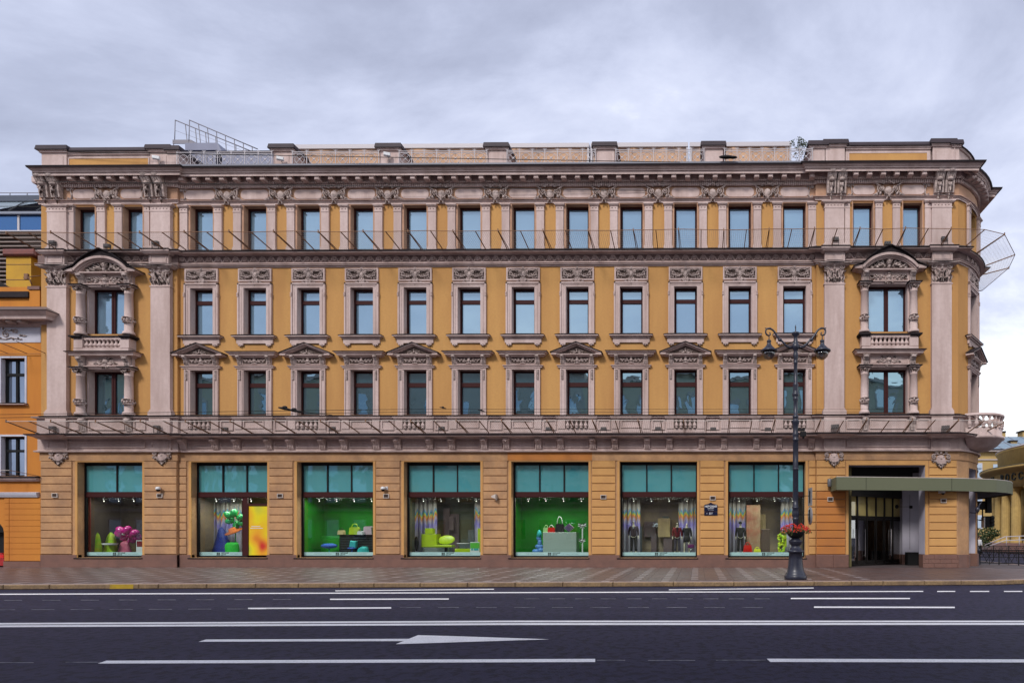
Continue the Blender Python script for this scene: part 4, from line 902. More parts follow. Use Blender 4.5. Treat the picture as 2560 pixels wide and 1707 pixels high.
def slabgeo(mb, x, y, w, d, dz):
    t = .008; mb.add([(x-w/2, y-d/2, dz), (x+w/2, y-d/2, dz), (x+w/2, y+d/2, dz), (x-w/2, y+d/2, dz), (x-w/2-t, y-d/2-t, -.02), (x+w/2+t, y-d/2-t, -.02), (x+w/2+t, y+d/2+t, -.02), (x-w/2-t, y+d/2+t, -.02)], [(0, 1, 2, 3), (4, 5, 1, 0), (5, 6, 2, 1), (6, 7, 3, 2), (7, 4, 0, 3)])
pav = [o for o in bpy.data.objects if o.name == 'pavement'][0]
ms = {}
for k, nm in ((0, 'n'), (1, 'n'), (2, 'p')):
    w_ = .30 if nm == 'p' else SX-.02; q = MB(); slabgeo(q, 0, 0, w_, SY-.02, 0); ms[k] = q.mesh('paving_slab', SLA[k])
q = MB(); slabgeo(q, 0, 0, SX-.32, SY-.02, 0); ms[3] = q.mesh('paving_slab', SLA[0])
far = MB(); near = 0
for d_, x, y, pale in cand:
    k = 2 if pale else (1 if rnd.random() < .35 else 0); dz = rnd.uniform(-.002, .003)
    if near < 296:
        put(ms[k], 'paving_slab', pav, (x-(SX-.30)/2 if pale else x, y, dz)); near += 1
        if pale: put(ms[3], 'paving_slab', pav, (x+.15, y, dz-.001)); near += 1
    else:
        far.cm = k; slabgeo(far, x-(SX-.30)/2 if pale else x, y, .30 if pale else SX-.02, SY-.02, dz)
        if pale: far.cm = 0; slabgeo(far, x+.15, y, SX-.32, SY-.02, dz-.001)
far.build('paving_slabs', SLA, pav, kind='stuff')
KER = mat('yellow_grey_kerb_granite', (0.30, 0.20, 0.10), 0.75, (0.16, 0.105, 0.065), 1.6, 0.9, 0.3, 30, fine=(14, .5, (0.09, 0.06, 0.04)))
KTOP = mat('kerb_top_granite', (0.36, 0.26, 0.23), 0.7, (0.24, 0.18, 0.16), 2, 0.9, 0.2, 30)
YEL = mat('old_yellow_paint', (0.45, 0.30, 0.02), 0.8, (0.25, 0.15, 0.03), 3, .8)
kerb = struct(MB().flat([(x, y+.12) for x, y in KL]+[(x, y+.3) for x, y in KL[::-1]], -.17, -.012).build('kerb', KER))
jx = [14, 225, 632, 722, 943, 1167, 1365, 1555, 1714, 1928, 2147, 2366, 2586, 2817, 3095, 3372, 3617, 3740, 3912, 4057, 4247, 4417, 4562, 4672]
def kx(p): 
    px = p/1.8375
    q = 1473.5-(px/2560)*12; g = G(px, q); return g[0]
js = [-62+2.1*i for i in range(int((62+kx(14))/2.1))]+[kx(p) for p in jx]
def kst(a, b, m, yo=.0, name='kerb_stone'):
    x0, x1 = a[0], b[0]; d = Vector(b)-Vector(a); l = d.length; n = Vector((-d.y, d.x)).normalized()
    q = MB().slab(0, l-.015, 0, .36, -.17, .006, .025); q.cm = 1; q.box(.012, l-.027, .03, .36, .0, .0075)
    q.build(name, m, kerb, (a[0], a[1], 0), math.atan2(d.y, d.x))
for a, b in zip(js[:-1], js[1:]): kst((a, kerb_y(a)), (b, kerb_y(b)), [KER, KTOP])
cur = [(js[-1], kerb_y(js[-1]))]+[p for p in KL if p[0] > js[-1]]
for a, b in zip(cur[:-1], cur[1:]):
    l = (Vector(b)-Vector(a)).length; n = max(1, int(l/1.5))
    if l > 30: n = 30
    for k in range(n): kst(tuple(Vector(a).lerp(Vector(b), k/n)), tuple(Vector(a).lerp(Vector(b), (k+1)/n)), [KER, KTOP])
xa, xb = kx(500), kx(608); MB().slab(0, xb-xa, 0, .01, -.16, -.0, .004).build('kerb_paint', YEL, kerb, (xa, kerb_y(xa)-.006, 0), math.atan2(kerb_y(xb)-kerb_y(xa), xb-xa))
# road markings
RMK = mat('white_road_paint', (0.86, 0.85, 0.86), 0.6, (0.68, 0.67, 0.69), 2.5, 0.6, 0.15, 60, fine=(30, .35, (0.4, 0.4, 0.43), (.5, .62)))
RTH = mat('thin_setting_out_paint', (0.22, 0.22, 0.25), 0.7, (0.04, 0.04, 0.06), 5, 1.0)
lvl = [0]
def mark(pts, name='road_marking', m=RMK, z=-.166):
    P_ = [G(*p) for p in pts]; n = len(P_); ar = sum(P_[i][0]*P_[(i+1) % n][1]-P_[(i+1) % n][0]*P_[i][1] for i in range(n))
    if ar < 0: P_ = P_[::-1]
    struct(MB().flat(P_, z-.003, z+.001).build(name, m))
def ln(x0, y0, x1, y1, t, t1=None, **k): t1 = t1 or t; mark([(x0, y0-t/2), (x1, y1-t1/2), (x1, y1+t1/2), (x0, y0+t/2)], **k)
ln(-260, 1485.5, 1240, 1480.6, 2.4, 2.2); ln(1240, 1480.6, 2308, 1477.4, 2.2, 2.0)
for a, b in ((2343, 2388), (2425, 2473), (2510, 2556)): ln(a, 1477.6, b, 1477.5, 2)
ln(838, 1476.3, 1235, 1472.2, 1.7, m=RMK, z=-.164); ln(1672, 1473.6, 2034, 1469.2, 1.7, z=-.164)
ln(825, 1497.3, 1122, 1496.5, 2.6); ln(1977, 1495.2, 2275, 1495.3, 2.6)
ln(620, 1520.2, 978, 1518.8, 3.2); ln(2035, 1516.9, 2387, 1517.6, 3.2)
ln(-300, 1560, 1280, 1552.6, 3.8); ln(1280, 1552.6, 2900, 1552.6, 3.8, 3.6); ln(-300, 1566, 1280, 1559.2, 4.6); ln(1280, 1559.2, 2900, 1558.8, 4.6)
mark([(497, 1603.4), (515, 1598.0), (1030, 1596.2), (1005, 1601.8), (760, 1602.6)])
mark([(990, 1609.6), (1045, 1587.3), (1130, 1589.6), (1371, 1597.6), (1280, 1600.4)], z=-.1645)
mark([(245, 1658), (266, 1651), (1488, 1646.4), (1488, 1654.2)]); mark([(1917, 1646), (2900, 1648.6), (2900, 1656), (1926, 1654)])
for a, b, q in ((-50, 84, 1655.8), (164, 252, 1654.8), (1492, 1563, 1649.8), (1620, 1738, 1650), (1790, 1915, 1649.6)): ln(a, q, b, q, 1.4, m=RTH)
for k in range(8): ln(10+k*96, 1500-k*.35, 55+k*96, 1500-k*.35, .7, m=RTH); ln(-20+k*98, 1523.5-k*.35, 38+k*98, 1523.4-k*.35, .7, m=RTH)
for k in range(10): ln(1000+k*95, 1517.6, 1052+k*95, 1517.6, .7, m=RTH); ln(1310+k*64, 1496, 1348+k*64, 1496, .6, m=RTH)
# ================================================ attic, roof railings, terrace
AT = -.35       # attic face lies behind the wall plane
CAPM = mat('brown_cap_metal', (0.042, 0.030, 0.037), 0.6, (0.028, 0.02, 0.024), 2, .6, spec=.25)
zr = Z(411, 0)
def attic_pier(a, b, dep=1.1, q=361, par=None, name='attic_pier'):
    x0, x1 = X(a, AT), X(b, AT); y = -AT; p = MB()
    p.box(x0, x1, y, y+dep, zr-.3, Z(q+12, AT)); p.box(x0-.08, x1+.08, y-.08, y+dep+.08, Z(q+16, AT), Z(q+12.5, AT)); p.box(x0-.13, x1+.13, y-.13, y+dep+.13, Z(q+12.5, AT), Z(q+11, AT))
    p.box(x0+.18, x1-.18, y-.02, y, zr-.1, Z(q+24, AT))
    g = p.build(name, PNK, B)
    c_ = MB(); zz = Z(q+11, AT); h = Z(q, AT)-zz
    c_.add([(x0-.2, y-.2, zz), (x1+.2, y-.2, zz), (x1+.2, y+dep+.2, zz), (x0-.2, y+dep+.2, zz), (x0-.2, y-.2, zz+.04), (x1+.2, y-.2, zz+.04), (x1+.2, y+dep+.2, zz+.04), (x0-.2, y+dep+.2, zz+.04),
            (x0-.16, y-.17, zz+h), (x1+.16, y-.17, zz+h), (x1+.16, y+dep+.06, zz+h), (x0-.16, y+dep+.06, zz+h)],
           [(0, 1, 5, 4), (1, 2, 6, 5), (2, 3, 7, 6), (3, 0, 4, 7), (4, 5, 9, 8), (5, 6, 10, 9), (6, 7, 11, 10), (7, 4, 8, 11), (8, 9, 10, 11), (3, 2, 1, 0)])
    c_.build('pier_cap', CAPM, g); return g
piers = [(683, 731), (949, 998), (1219, 1266), (1489, 1536), (1760, 1807)]
for a, b in piers: attic_pier(a, b)
def attic(a, b, q=363):
    x0, x1 = X(a, AT), X(b, AT); y = -AT+.1; p = MB()
    p.box(x0, x1, y, y+1.0, zr-.3, Z(q+11, AT)); p.box(x0, x1, y-.07, y, Z(q+17.5, AT), Z(q+11, AT)); p.box(x0, x1, y-.12, y, Z(q+14, AT), Z(q+11, AT))
    t = .09; g = p.build('attic_wall', PNK, B)
    f_ = MB(); f_.box(x0+.12, x1-.12, y-.03, y, Z(q+26, AT), Z(q+24, AT)); f_.box(x0+.12, x0+.2, y-.03, y, zr-.1, Z(q+26, AT)); f_.box(x1-.2, x1-.12, y-.03, y, zr-.1, Z(q+26, AT)); f_.build('attic_moulding', PNK, g)
    MB().box(x0+.2, x1-.2, y-.012, y+.01, zr-.1, Z(q+26, AT)).build('attic_panel', OCH, g)
    c_ = MB(); zz = Z(q+11, AT); c_.prism([(0, 0)]*0+[(x0, zz), (x1, zz), (x1, zz+.05), (x0, zz+.05)], y-.2, y+1.2)
    c_.add([(x0, y-.2, zz+.05), (x1, y-.2, zz+.05), (x1, y-.1, Z(q, AT)), (x0, y-.1, Z(q, AT)), (x1, y+1.2, zz+.05), (x0, y+1.2, zz+.05)], [(0, 1, 2, 3), (3, 2, 4, 5), (1, 4, 2), (0, 3, 5)])
    c_.build('attic_cap', CAPM, g)
attic(160, 376); attic_pier(104, 166); attic_pier(376, 424); attic_pier(424, 446, 2.2, 364)
attic(2115, 2328, 361); attic_pier(2064, 2112, q=358); attic_pier(2027, 2062, 1.4, 361); attic_pier(2332, 2383, q=358); attic_pier(2383, 2398, 1.4, 361)
pth = [(p[0]-.0, p[1]+.45) for p in arc(8)][0:]+[(PB.x-.1, 12)]
g = part(MB().sweep([(-.3, zr-.3), (0, zr-.3), (0, Z(378, AT)), (.08, Z(377, AT)), (.12, Z(373, AT)), (-.3, Z(373, AT))], pth), 'corner_attic', PNK)
MB().sweep([(-.3, Z(373, AT)), (.2, Z(373, AT)), (.2, Z(371.5, AT)), (.0, Z(361, AT)), (-.3, Z(361, AT))], pth).build('attic_cap', CAPM, g)
# railings between the piers
def ring_mesh():
    m_ = MB(); n = 14; r = .27
    m_.tube([(r*math.cos(2*math.pi*k/n), 0, r*math.sin(2*math.pi*k/n)) for k in range(n+1)], .017, 5)
    for a in (45, 135): m_.tube([(-r*math.cos(R(a)), 0, -r*math.sin(R(a))), (r*math.cos(R(a)), 0, r*math.sin(R(a)))], .012, 4)
    m_.ell((0, 0, 0), (.06, .03, .06), 8, 4)
    for s_ in (-1, 1): m_.tube([(s_*.36, 0, .30), (s_*.24, 0, .20), (s_*.36, 0, .10)], .012, 4); m_.tube([(s_*.36, 0, -.30), (s_*.24, 0, -.20)], .012, 4)
    return m_.mesh('rosette', RAILM)
ME_ROS = ring_mesh()
q = MB(); q.box(-.016, .016, -.016, .016, -.36, .46); q.tube([(-.1, 0, .5), (-.04, 0, .44), (0, 0, .52), (.04, 0, .44), (.1, 0, .5)], .014, 4); ME_RPO = q.mesh('post', RAILM)
gaps = [(446, 683), (734, 949), (1000, 1219), (1269, 1489), (1540, 1760), (1811, 2030)]
lab = ['left end, beside the roof stairs', 'between first and second attic piers', 'between second and third attic piers', 'between third and fourth attic piers', 'between fourth and fifth attic piers', 'right end, in front of the rooftop shrub']
for (a, b), l_ in zip(gaps, lab):
    x0, x1 = X(a, AT), X(b, AT); zz = Z(398.5, AT); n = max(2, round((x1-x0)/.735)); st = (x1-x0)/n
    t = thing('roof_railing', 'ornate white iron roof railing with wheel rosettes, ' + l_, 'railing', ((x0+x1)/2, -AT-.1, zz), 0, 'ornate railings along the roof edge'); hx = (x1-x0)/2
    for z_ in (.40, .31, -.32): MB().box(-hx, hx, -.015, .015, z_-.015, z_+.015).build('rail', RAILM, t)
    for k in range(n+1): put(ME_RPO, 'post', t, (-hx+k*st, 0, 0))
    for k in range(n): put(ME_ROS, 'rosette', t, (-hx+(k+.5)*st, 0, -.01))
# terrace enclosures behind the railings
FAB = mat('beige_awning_fabric', (0.52, 0.32, 0.20), 0.8, (0.36, 0.21, 0.13), 0.9, .9, 0.5, 3)
ALU = mat('pale_aluminium', (0.46, 0.43, 0.45), 0.5)
TB = -2.2
def fold(x0, x1, y, z0, z1, sc_=1.0):
    m_ = MB(); nx = max(6, int((x1-x0)/.15)); nz = 6; vs = []
    for i in range(nx+1):
        for j in range(nz+1):
            u, v = i/nx, j/nz; s_ = (u*3 % 1.0)
            vs.append((x0+(x1-x0)*u, y-.05*math.sin(9*s_+5*v*(s_-.5))*sc_-.03*math.sin(23*u+4*v), z0+(z1-z0)*v))
    m_.add(vs, [(i*(nz+1)+j, (i+1)*(nz+1)+j, (i+1)*(nz+1)+j+1, i*(nz+1)+j+1) for i in range(nx) for j in range(nz)], True); return m_
for (a, b), l_ in zip([(726, 1473), (1477, 1720), (1724, 1978)], ('longest one at the left', 'short middle one', 'at the right, by the shrub')):
    x0, x1 = X(a, TB), X(b, TB); y = -TB; t = thing('terrace_awning', 'beige fabric rooftop terrace screen under a pale beam, ' + l_, 'awning', ((x0+x1)/2, y, zr), 0, 'terrace screens on the roof'); hx = (x1-x0)/2
    z0, z1, z2 = 0, Z(372.5, TB)-zr, Z(360.5, TB)-zr
    MB().box(-hx, hx, -.12, .1, z1, z1+(z2-z1)*.45).box(-hx, hx, -.06, 3.5, z1+(z2-z1)*.5, z2).build('beam', ALU, t)
    fold(-hx+.1, hx-.1, 0, z0, z1).build('fabric', FAB, t)
    MB().box(-hx, -hx+.1, -.08, 0, z0, z1).build('post', ALU, t); MB().box(hx-.1, hx, -.08, 0, z0, z1).build('post', ALU, t)
    k = -hx+1.2
    while k < hx-.6: MB().box(k-.01, k+.01, -.12, -.1, z1-.35, z1).build('strap', RUST, t); k += 1.2
# roof stairs, hatch house
def at_o(px, py, o): return Vector((X(px, o), -o, EYE+(HZY-py)*((34+.55*0)-o+.0)/FPX*1.0))
def AO(px, py, o):       # photo point on the plane y = -o (exact, yaw included)
    x = X(px, o); dep = (D0-o)*math.cos(YAW) - x*math.sin(YAW); return (x, -o, EYE+(HZY-py)*dep/FPX)
SO = -3.5; GRY = mat('grey_steel', (0.20, 0.19, 0.22), 0.5)
t = thing('roof_stairs', 'grey steel stair railings rising to a small platform on the roof, left side', 'stairs', AO(500, 405, SO)); O_ = Vector(t.location)
def rel(p): return tuple(Vector(p)-O_)
for (ax, ay, bx_, by), o2 in (((438, 300.7, 630, 379), SO-.9), ((473.7, 300.7, 644, 373), SO)):
    q = MB(); q.tube([rel(AO(ax, ay, o2)), rel(AO(bx_, by, o2))], .032, 5); q.tube([rel(AO(ax, ay+26, o2)), rel(AO(bx_, by+18, o2))], .010, 4); q.tube([rel(AO(ax, ay, o2)), rel(AO(ax-1.5, 353, o2))], .025, 5)
    for k in range(1, 8):
        u = k/7.6; xx = ax+(bx_-ax)*u; yy = ay+(by-ay)*u; q.tube([rel(AO(xx, yy, o2)), rel(AO(xx+6*(1-u), min(yy+48, 392), o2))], .023, 4)
    q.build('handrail', GRY, t)
q = MB()
for k in range(6): a = rel(AO(432, 351+k*1.6, SO-.9+k*.22)); b = rel(AO(478+k*3, 351+k*1.6, SO-.9+k*.22)); q.tube([a, b], .03, 4)
for p in ((434, 352), (470, 354)): q.tube([rel(AO(p[0], p[1], SO)), rel(AO(p[0], p[1]+24, SO))], .025, 4)
q.build('platform', GRY, t)
t = thing('roof_hatch_house', 'blue-grey sheet metal roof housing beneath the stair railings', 'roof housing', (X(510, -2.6), 2.6, zr)); hx = X(548, -2.6)-X(510, -2.6)
h = AO(510, 361.5, -2.6)[2]-zr; HM = mat('blue_grey_sheet', (0.20, 0.21, 0.29), 0.45, (0.15, 0.155, 0.22), 1, .6)
MB().box(-hx, hx-.2, 0, 2.6, 0, h-.42).build('wall', HM, t)
MB().prism([(-hx-.1, h-.42), (hx, h-.42), (hx, h), (-hx-.1, h)], -.15, 2.8).add([(hx, -.15, h-.42), (hx+1.5, 0, 0), (hx+1.5, 2.8, 0), (hx, 2.8, h-.42), (hx, -.15, h), (hx, 2.8, h)], [(0, 1, 4), (4, 1, 2, 5), (3, 5, 2)]).build('roof', HM, t)
for k in range(5): MB().box(-hx+.1+k*(2*hx-.3)/4.6-.012, -hx+.1+k*(2*hx-.3)/4.6+.012, -.02, 0, 0, h-.42).build('seam', GRY, t)
q = MB(); x0, x1 = X(555, -2), X(690, -2); z1 = AO(620, 383, -2)[2]; q.box(x0, x1, 2.0, 5, zr, z1); g = q.build('roof_ridge_box', HM); tag(g, 'long low blue-grey roof box right of the stair railings', 'roof housing')
q = MB(); q.box(x0-.1, x1+.1, 1.9, 5.1, z1, z1+.08); q.build('lid', CAPM, g)
# roof shrub
def leafblob(mb, c, r, n, sz, seed, flat=1.0):
    rr = random.Random(seed)
    for _ in range(n):
        while True:
            p = Vector((rr.uniform(-1, 1), rr.uniform(-1, 1), rr.uniform(-1, 1)))
            if .25 < p.length < 1: break
        p = Vector((p.x*r[0], p.y*r[1], p.z*r[2]))+Vector(c); a = rr.uniform(0, 6.28); b = rr.uniform(-1, 1); s_ = sz*rr.uniform(.6, 1.3)
        u = Vector((math.cos(a), math.sin(a)*.6, b)).normalized()*s_; v = u.cross(Vector((rr.uniform(-1, 1), rr.uniform(-1, 1), rr.uniform(-1, 1)))).normalized()*s_*.5
        mb.add([p-u, p+v, p+u, p-v], [(0, 1, 2, 3)])
    return mb
LEAF = mat('dark_green_leaves', (0.028, 0.048, 0.018), 0.6, (0.06, 0.085, 0.02), 8, .9); BARK = mat('brown_bark', (0.06, 0.045, 0.035), 0.9)
p0 = AO(1998, 408, -1.4); t = thing('roof_shrub', 'thin airy shrub growing above the roof railing near the right attic', 'shrub', p0)
q = MB(); q.tube([(0, 0, -.2), (.02, 0, .5), (0, 0, 1.4)], [.02, .015, .005], 5); rr = random.Random(3); tips = []
for k in range(14):
    a = rr.uniform(0, 6.28); z0 = rr.uniform(.1, .9); l = rr.uniform(.3, .75); e_ = (math.cos(a)*l*.65, math.sin(a)*l*.5, z0+l*.75); q.tube([(0, 0, z0), (e_[0]*.6, e_[1]*.6, z0+l*.4), e_], [.01, .007, .004], 4); tips.append(e_)
q.build('stem', BARK, t); q = MB()
for k, e_ in enumerate(tips): leafblob(q, e_, (.17, .16, .19), 22, .055, k)
leafblob(q, (0, 0, 1.4), (.06, .06, .15), 8, .045, 77); q.build('foliage', LEAF, t)
# ================================================ snow-guard nets
def net(name, label, base, tips, zb, zt, sag=0.0, dbl=2, label_g=None):
    t = thing(name, label, 'netting', (base[0][0], base[0][1], zb)); O2 = Vector(t.location)
    b3 = [Vector((x, y, zb)) for x, y in base]; t3 = [Vector((x, y, zt+rnd.uniform(-.03, .03))) for x, y in tips]
    ar = MB()
    for i, (p, q_) in enumerate(zip(b3, t3)):
        s_ = MB(); s_.tube([p-O2, q_-O2], .029, 4)
        if i % dbl == 0: s_.tube([p-O2+Vector((.09, 0, 0)), q_-O2+Vector((.02, 0, .0))], .018, 4); s_.tube([q_-O2+Vector((0, 0, -.06)), q_-O2+Vector((0, 0, .09))], .03, 4)
        s_.build('strut', RUST, t)
    for i in range(len(t3)-1): MB().tube([t3[i]-O2, t3[i+1]-O2], .018, 4).build('rail', PALE if 'lower' in label else RUST, t)
    w_ = MB()
    for i in range(len(b3)-1):
        n = max(2, int((t3[i+1]-t3[i]).length/.105)); r_ = .0048
        for k in range(1, n): u = k/n; w_.tube([b3[i].lerp(b3[i+1], u)-O2, t3[i].lerp(t3[i+1], u)-O2+Vector((.0, 0, -.01))], r_, 3)
        for k in range(1, 10): v = k/10; w_.tube([b3[i].lerp(t3[i], v)-O2, b3[i+1].lerp(t3[i+1], v)-O2], r_*.8, 3)
    w_.build('mesh_wires', WIRE, t, kind='stuff'); return t
def netline(q_base, ob, q_tip, ot, p0, n):
    xs = [X(p0, ob)+1.155*k for k in range(n)]; return [(x, -ob) for x in xs], [(x, -ot) for x in xs]
b_, t_ = netline(1083, .8, 1050, 2.35, 95, 43)
net('snow_net', 'lower row of rusty struts and wire netting above the shop windows', b_ + [(14.3, -.7), (15.2, .1)], t_ + [(14.5, -2.2), (15.9, -1.3)], Z(1083, .8)+.02, Z(1051, 2.35))
b_, t_ = netline(625, .55, 577, 2.1, 95, 43)
net('snow_net', 'upper row of rusty struts and wire netting under the top-floor windows', b_ + [(14.2, -.5), (15.1, .4), (16.3, 1.9), (16.8, 3), (16.8, 6)], t_ + [(14.6, -2.0), (15.9, -1.4), (17.6, .9), (18.1, 2.6), (18.1, 6)], Z(623, .55), Z(577, 2.1))
# ================================================ shop fronts
def ramp_mat(name, stops, z0, z1, metal=.6, rough=.3, folds=0):
    m = bpy.data.materials.new(name); m.use_nodes = True; t = m.node_tree; b = t.nodes['Principled BSDF']; b.inputs['Metallic'].default_value = metal; b.inputs['Roughness'].default_value = rough
    g = t.nodes.new('ShaderNodeNewGeometry'); s_ = t.nodes.new('ShaderNodeSeparateXYZ'); t.links.new(g.outputs['Position'], s_.inputs[0])
    nz = t.nodes.new('ShaderNodeTexNoise'); nz.inputs['Scale'].default_value = 2.2; mp_ = t.nodes.new('ShaderNodeMapping'); mp_.inputs['Scale'].default_value = (4, 4, .15); t.links.new(g.outputs['Position'], mp_.inputs[0]); t.links.new(mp_.outputs[0], nz.inputs[0])
    r_ = t.nodes.new('ShaderNodeMapRange'); r_.inputs[1].default_value = z0; r_.inputs[2].default_value = z1; t.links.new(s_.outputs[2], r_.inputs[0])
    a_ = t.nodes.new('ShaderNodeMath'); a_.operation = 'MULTIPLY_ADD'; t.links.new(nz.outputs[0], a_.inputs[0]); a_.inputs[1].default_value = .38; 
    s2 = t.nodes.new('ShaderNodeMath'); s2.operation = 'SUBTRACT'; t.links.new(r_.outputs[0], s2.inputs[0]); s2.inputs[1].default_value = .19; t.links.new(s2.outputs[0], a_.inputs[2])
    c = t.nodes.new('ShaderNodeValToRGB'); t.links.new(a_.outputs[0], c.inputs[0]); el = c.color_ramp.elements
    el[0].position, el[0].color = stops[0][0], (*stops[0][1], 1); el[1].position, el[1].color = stops[-1][0], (*stops[-1][1], 1)
    for p, k in stops[1:-1]: q_ = el.new(p); q_.color = (*k, 1)
    t.links.new(c.outputs[0], b.inputs['Base Color']); return m
SB, ST = Z(1383, -.4), Z(1243, -.4)
HOLO = ramp_mat('rainbow_foil_curtain', [(0, (.42, .40, .46)), (.38, (.45, .42, .55)), (.52, (.32, .26, .75)), (.60, (.55, .5, .6)), (.67, (.75, .20, .06)), (.70, (.85, .55, .06)), (.725, (.25, .6, .2)), (.755, (.08, .25, .6)), (.80, (.45, .42, .4)), (1, (.16, .13, .12))], SB, ST, .35, .35)  # light-diffraction rainbow of the foil put into the base colour
GREEN = mat('green_display_wall', (0.004, 0.26, 0.006), 0.7, (0.003, 0.12, 0.004), 0.9, .8)
DKR = mat('dark_shop_wall', (0.10, 0.075, 0.06), 0.8, (0.05, 0.035, 0.035), 0.8, .8)
DKG = mat('dark_green_grey_shop_wall', (0.13, 0.14, 0.09), 0.8, (0.04, 0.055, 0.045), 0.6, .9)
OCW = mat('ochre_grey_shop_wall', (0.26, 0.19, 0.12), 0.8, (0.11, 0.09, 0.10), 0.7, .9)
SFL = mat('pale_display_floor', (0.16, 0.18, 0.18), 0.5)
AQU = mat('aqua_window_strip', (0.30, 0.50, 0.50), 0.7)
INK = mat('dark_ink', (0.03, 0.05, 0.045), 0.7); INKG = mat('grey_green_ink', (0.16, 0.27, 0.27), 0.7)
GLOW = mat('lit_spot', (1, .93, .8), .5, emit=5)
GSP = mat('grey_spot_housing', (.22, .22, .22), .5)
PLUM = mat('plum_panel', (0.17, 0.004, 0.010), 0.6)
fronts = []
for i, (a, b) in enumerate(SHOPS):
    base = BAY if i == 0 else 0; yy = .40-base; x0, x1 = X(a, base), X(b, base); cx = (x0+x1)/2; hx = (x1-x0)/2
    z0, z1 = Z(1393.5, base), Z(1153.5, base); zt0, zt1 = Z(1243, -.4), Z(1229, -.4)
    f_ = MB(); f_.cm = 1; f_.box(-hx, -hx+.10, 0, .12, 0, z1-z0); f_.box(hx-.07, hx, 0, .12, 0, z1-z0); f_.box(-hx+.1, hx-.07, 0, .12, z1-z0-.16, z1-z0); f_.box(-hx+.1, hx-.07, 0, .12, 0, .10); f_.cm = 0
    f_.box(-hx+.1, hx-.07, -.02, .12, zt0-z0, zt1-z0); f_.box(-hx+.1, hx-.07, -.04, -.02, zt0-z0+.03, zt1-z0-.05)
    n = 2 if i == 0 else 3; xa, xb = -hx+.1, hx-.07; wd = (xb-xa)/n; f_.cm = 1
    for k in range(1, n): f_.box(xa+k*wd-.035, xa+k*wd+.035, 0, .12, zt1-z0, z1-z0-.16)
    fr = f_.build('shop_window', [MAR, BLK], B, (cx, yy, z0)); fronts.append((fr, cx, hx, yy, z0))
    for k in range(n):
        q0, q1 = xa+k*wd+(.035 if k else 0), xa+(k+1)*wd-(.035 if k < n-1 else 0)
        pn = MB().box(q0, q1, .05, .07, zt1-z0, z1-z0-.16).build('transom_pane', GTEAL, fr); pn.rotation_euler = (R(rnd.uniform(-.3, .3)), 0, 0)
    gx1 = xb
    if i == 1: gx1 = X(604, -.4)-cx
    MB().box(xa, gx1, .05, .062, .10, zt0-z0).build('glass', GCLR, fr)
    sx0, sx1 = (X(220, -.4)-cx if i == 0 else xa+.02), gx1-.01
    sz0, sz1 = Z(1388.6, -.4)-z0, Z(1379.6, -.4)-z0
    MB().box(sx0, sx1, .046, .049, sz0, sz1).build('printed_strip', AQU, fr)
    mx = (sx0+sx1)/2; sm = (sz0+sz1)/2; k = .8 if i == 0 else 1
    text('ТОРГОВЫЙ КОМПЛЕКС', .085*k, INKG, fr, (mx-.95*k, .044, sm), ext=.001); text('ТОРГОВЫЙ КОМПЛЕКС', .085*k, INKG, fr, (mx+1.0*k, .044, sm), ext=.001)
    text('НЕВСКИЙ', .088, INK, fr, (mx+.02, .044, sm+.042), align='LEFT', ext=.001, bold=.003); text('ЦЕНТР', .088, INK, fr, (mx+.0, .044, sm-.042), align='LEFT', ext=.001, bold=.003)
    lg = MB(); 
    for u, v in ((0, 0), (1, 0), (0, 1), (1, 1)): lg.prism([(mx-.24+u*.1, sm-.075+v*.08), (mx-.24+u*.1+.085, sm-.075+v*.08), (mx-.24+u*.1+.1, sm-.075+v*.08+.07), (mx-.24+u*.1+.015, sm-.075+v*.08+.07)], .043, .046)
    lg.build('logo', INK, fr)
    s_ = MB(); s_.slab(-hx-.14, hx+.06, -base-.09, yy+.1, z0-.07, z0-.01, .02); s_.build('shop_sill', TIN, B, (cx, 0, 0))
    # room behind the glass
    wall = [DKR, OCW, GREEN, DKG, GREEN, OCW, OCW][i]; dp = 2.3
    r_ = MB(); zf_, zc_ = SB, zt1+.02; rx = hx+.25; y0 = yy+.13
    r_.add([(-rx, y0, zf_), (rx, y0, zf_), (rx, y0+dp, zf_), (-rx, y0+dp, zf_), (-rx, y0, zc_), (rx, y0, zc_), (rx, y0+dp, zc_), (-rx, y0+dp, zc_)], [(3, 2, 6, 7), (0, 3, 7, 4), (1, 5, 6, 2)])
    r_.cm = 1; r_.add([(-rx, y0, zf_), (rx, y0, zf_), (rx, y0+dp, zf_), (-rx, y0+dp, zf_)], [(0, 1, 2, 3)]); r_.cm = 2; r_.add([(-rx, y0, zc_), (rx, y0, zc_), (rx, y0+dp, zc_), (-rx, y0+dp, zc_)], [(3, 2, 1, 0)])
    r_.build('display_room', [wall, SFL, BLK], B, (cx, 0, 0))
    ll = bpy.data.lights.new('display_light', 'AREA'); ll.shape = 'RECTANGLE'; ll.size = 2*hx*.8; ll.size_y = .5; ll.energy = [24, 50, 56, 34, 56, 40, 42][i]; ll.color = (1, .97, .88)
    lo = bpy.data.objects.new('display_light', ll); col.objects.link(lo); lo.location = (cx, yy+.75, zt0-.02); lo.rotation_euler = (R(-14), 0, 0); lo.parent = B
    for k in range(4):
        px_ = -hx*.7+k*hx*.47; sp_ = MB(); sp_.tube([(px_, 0, 0), (px_+.04, .03, -.14)], .032, 8); sp_.cm = 1; sp_.ell((px_+.043, .032, -.145), (.022, .022, .012), 8, 4); sp_.build('track_spotlight', [GSP, GLOW], B, (cx, yy+.5, zt0-.03))
PNL = [mat('back_panel_%d' % k, c, .8, c2, .8, .9) for k, (c, c2) in enumerate((((.30, .22, .10), (.16, .11, .07)), ((.08, .05, .06), (.14, .10, .10)), ((.22, .10, .05), (.10, .06, .05)), ((.10, .12, .13), (.05, .06, .07))))]
rb = random.Random(11)
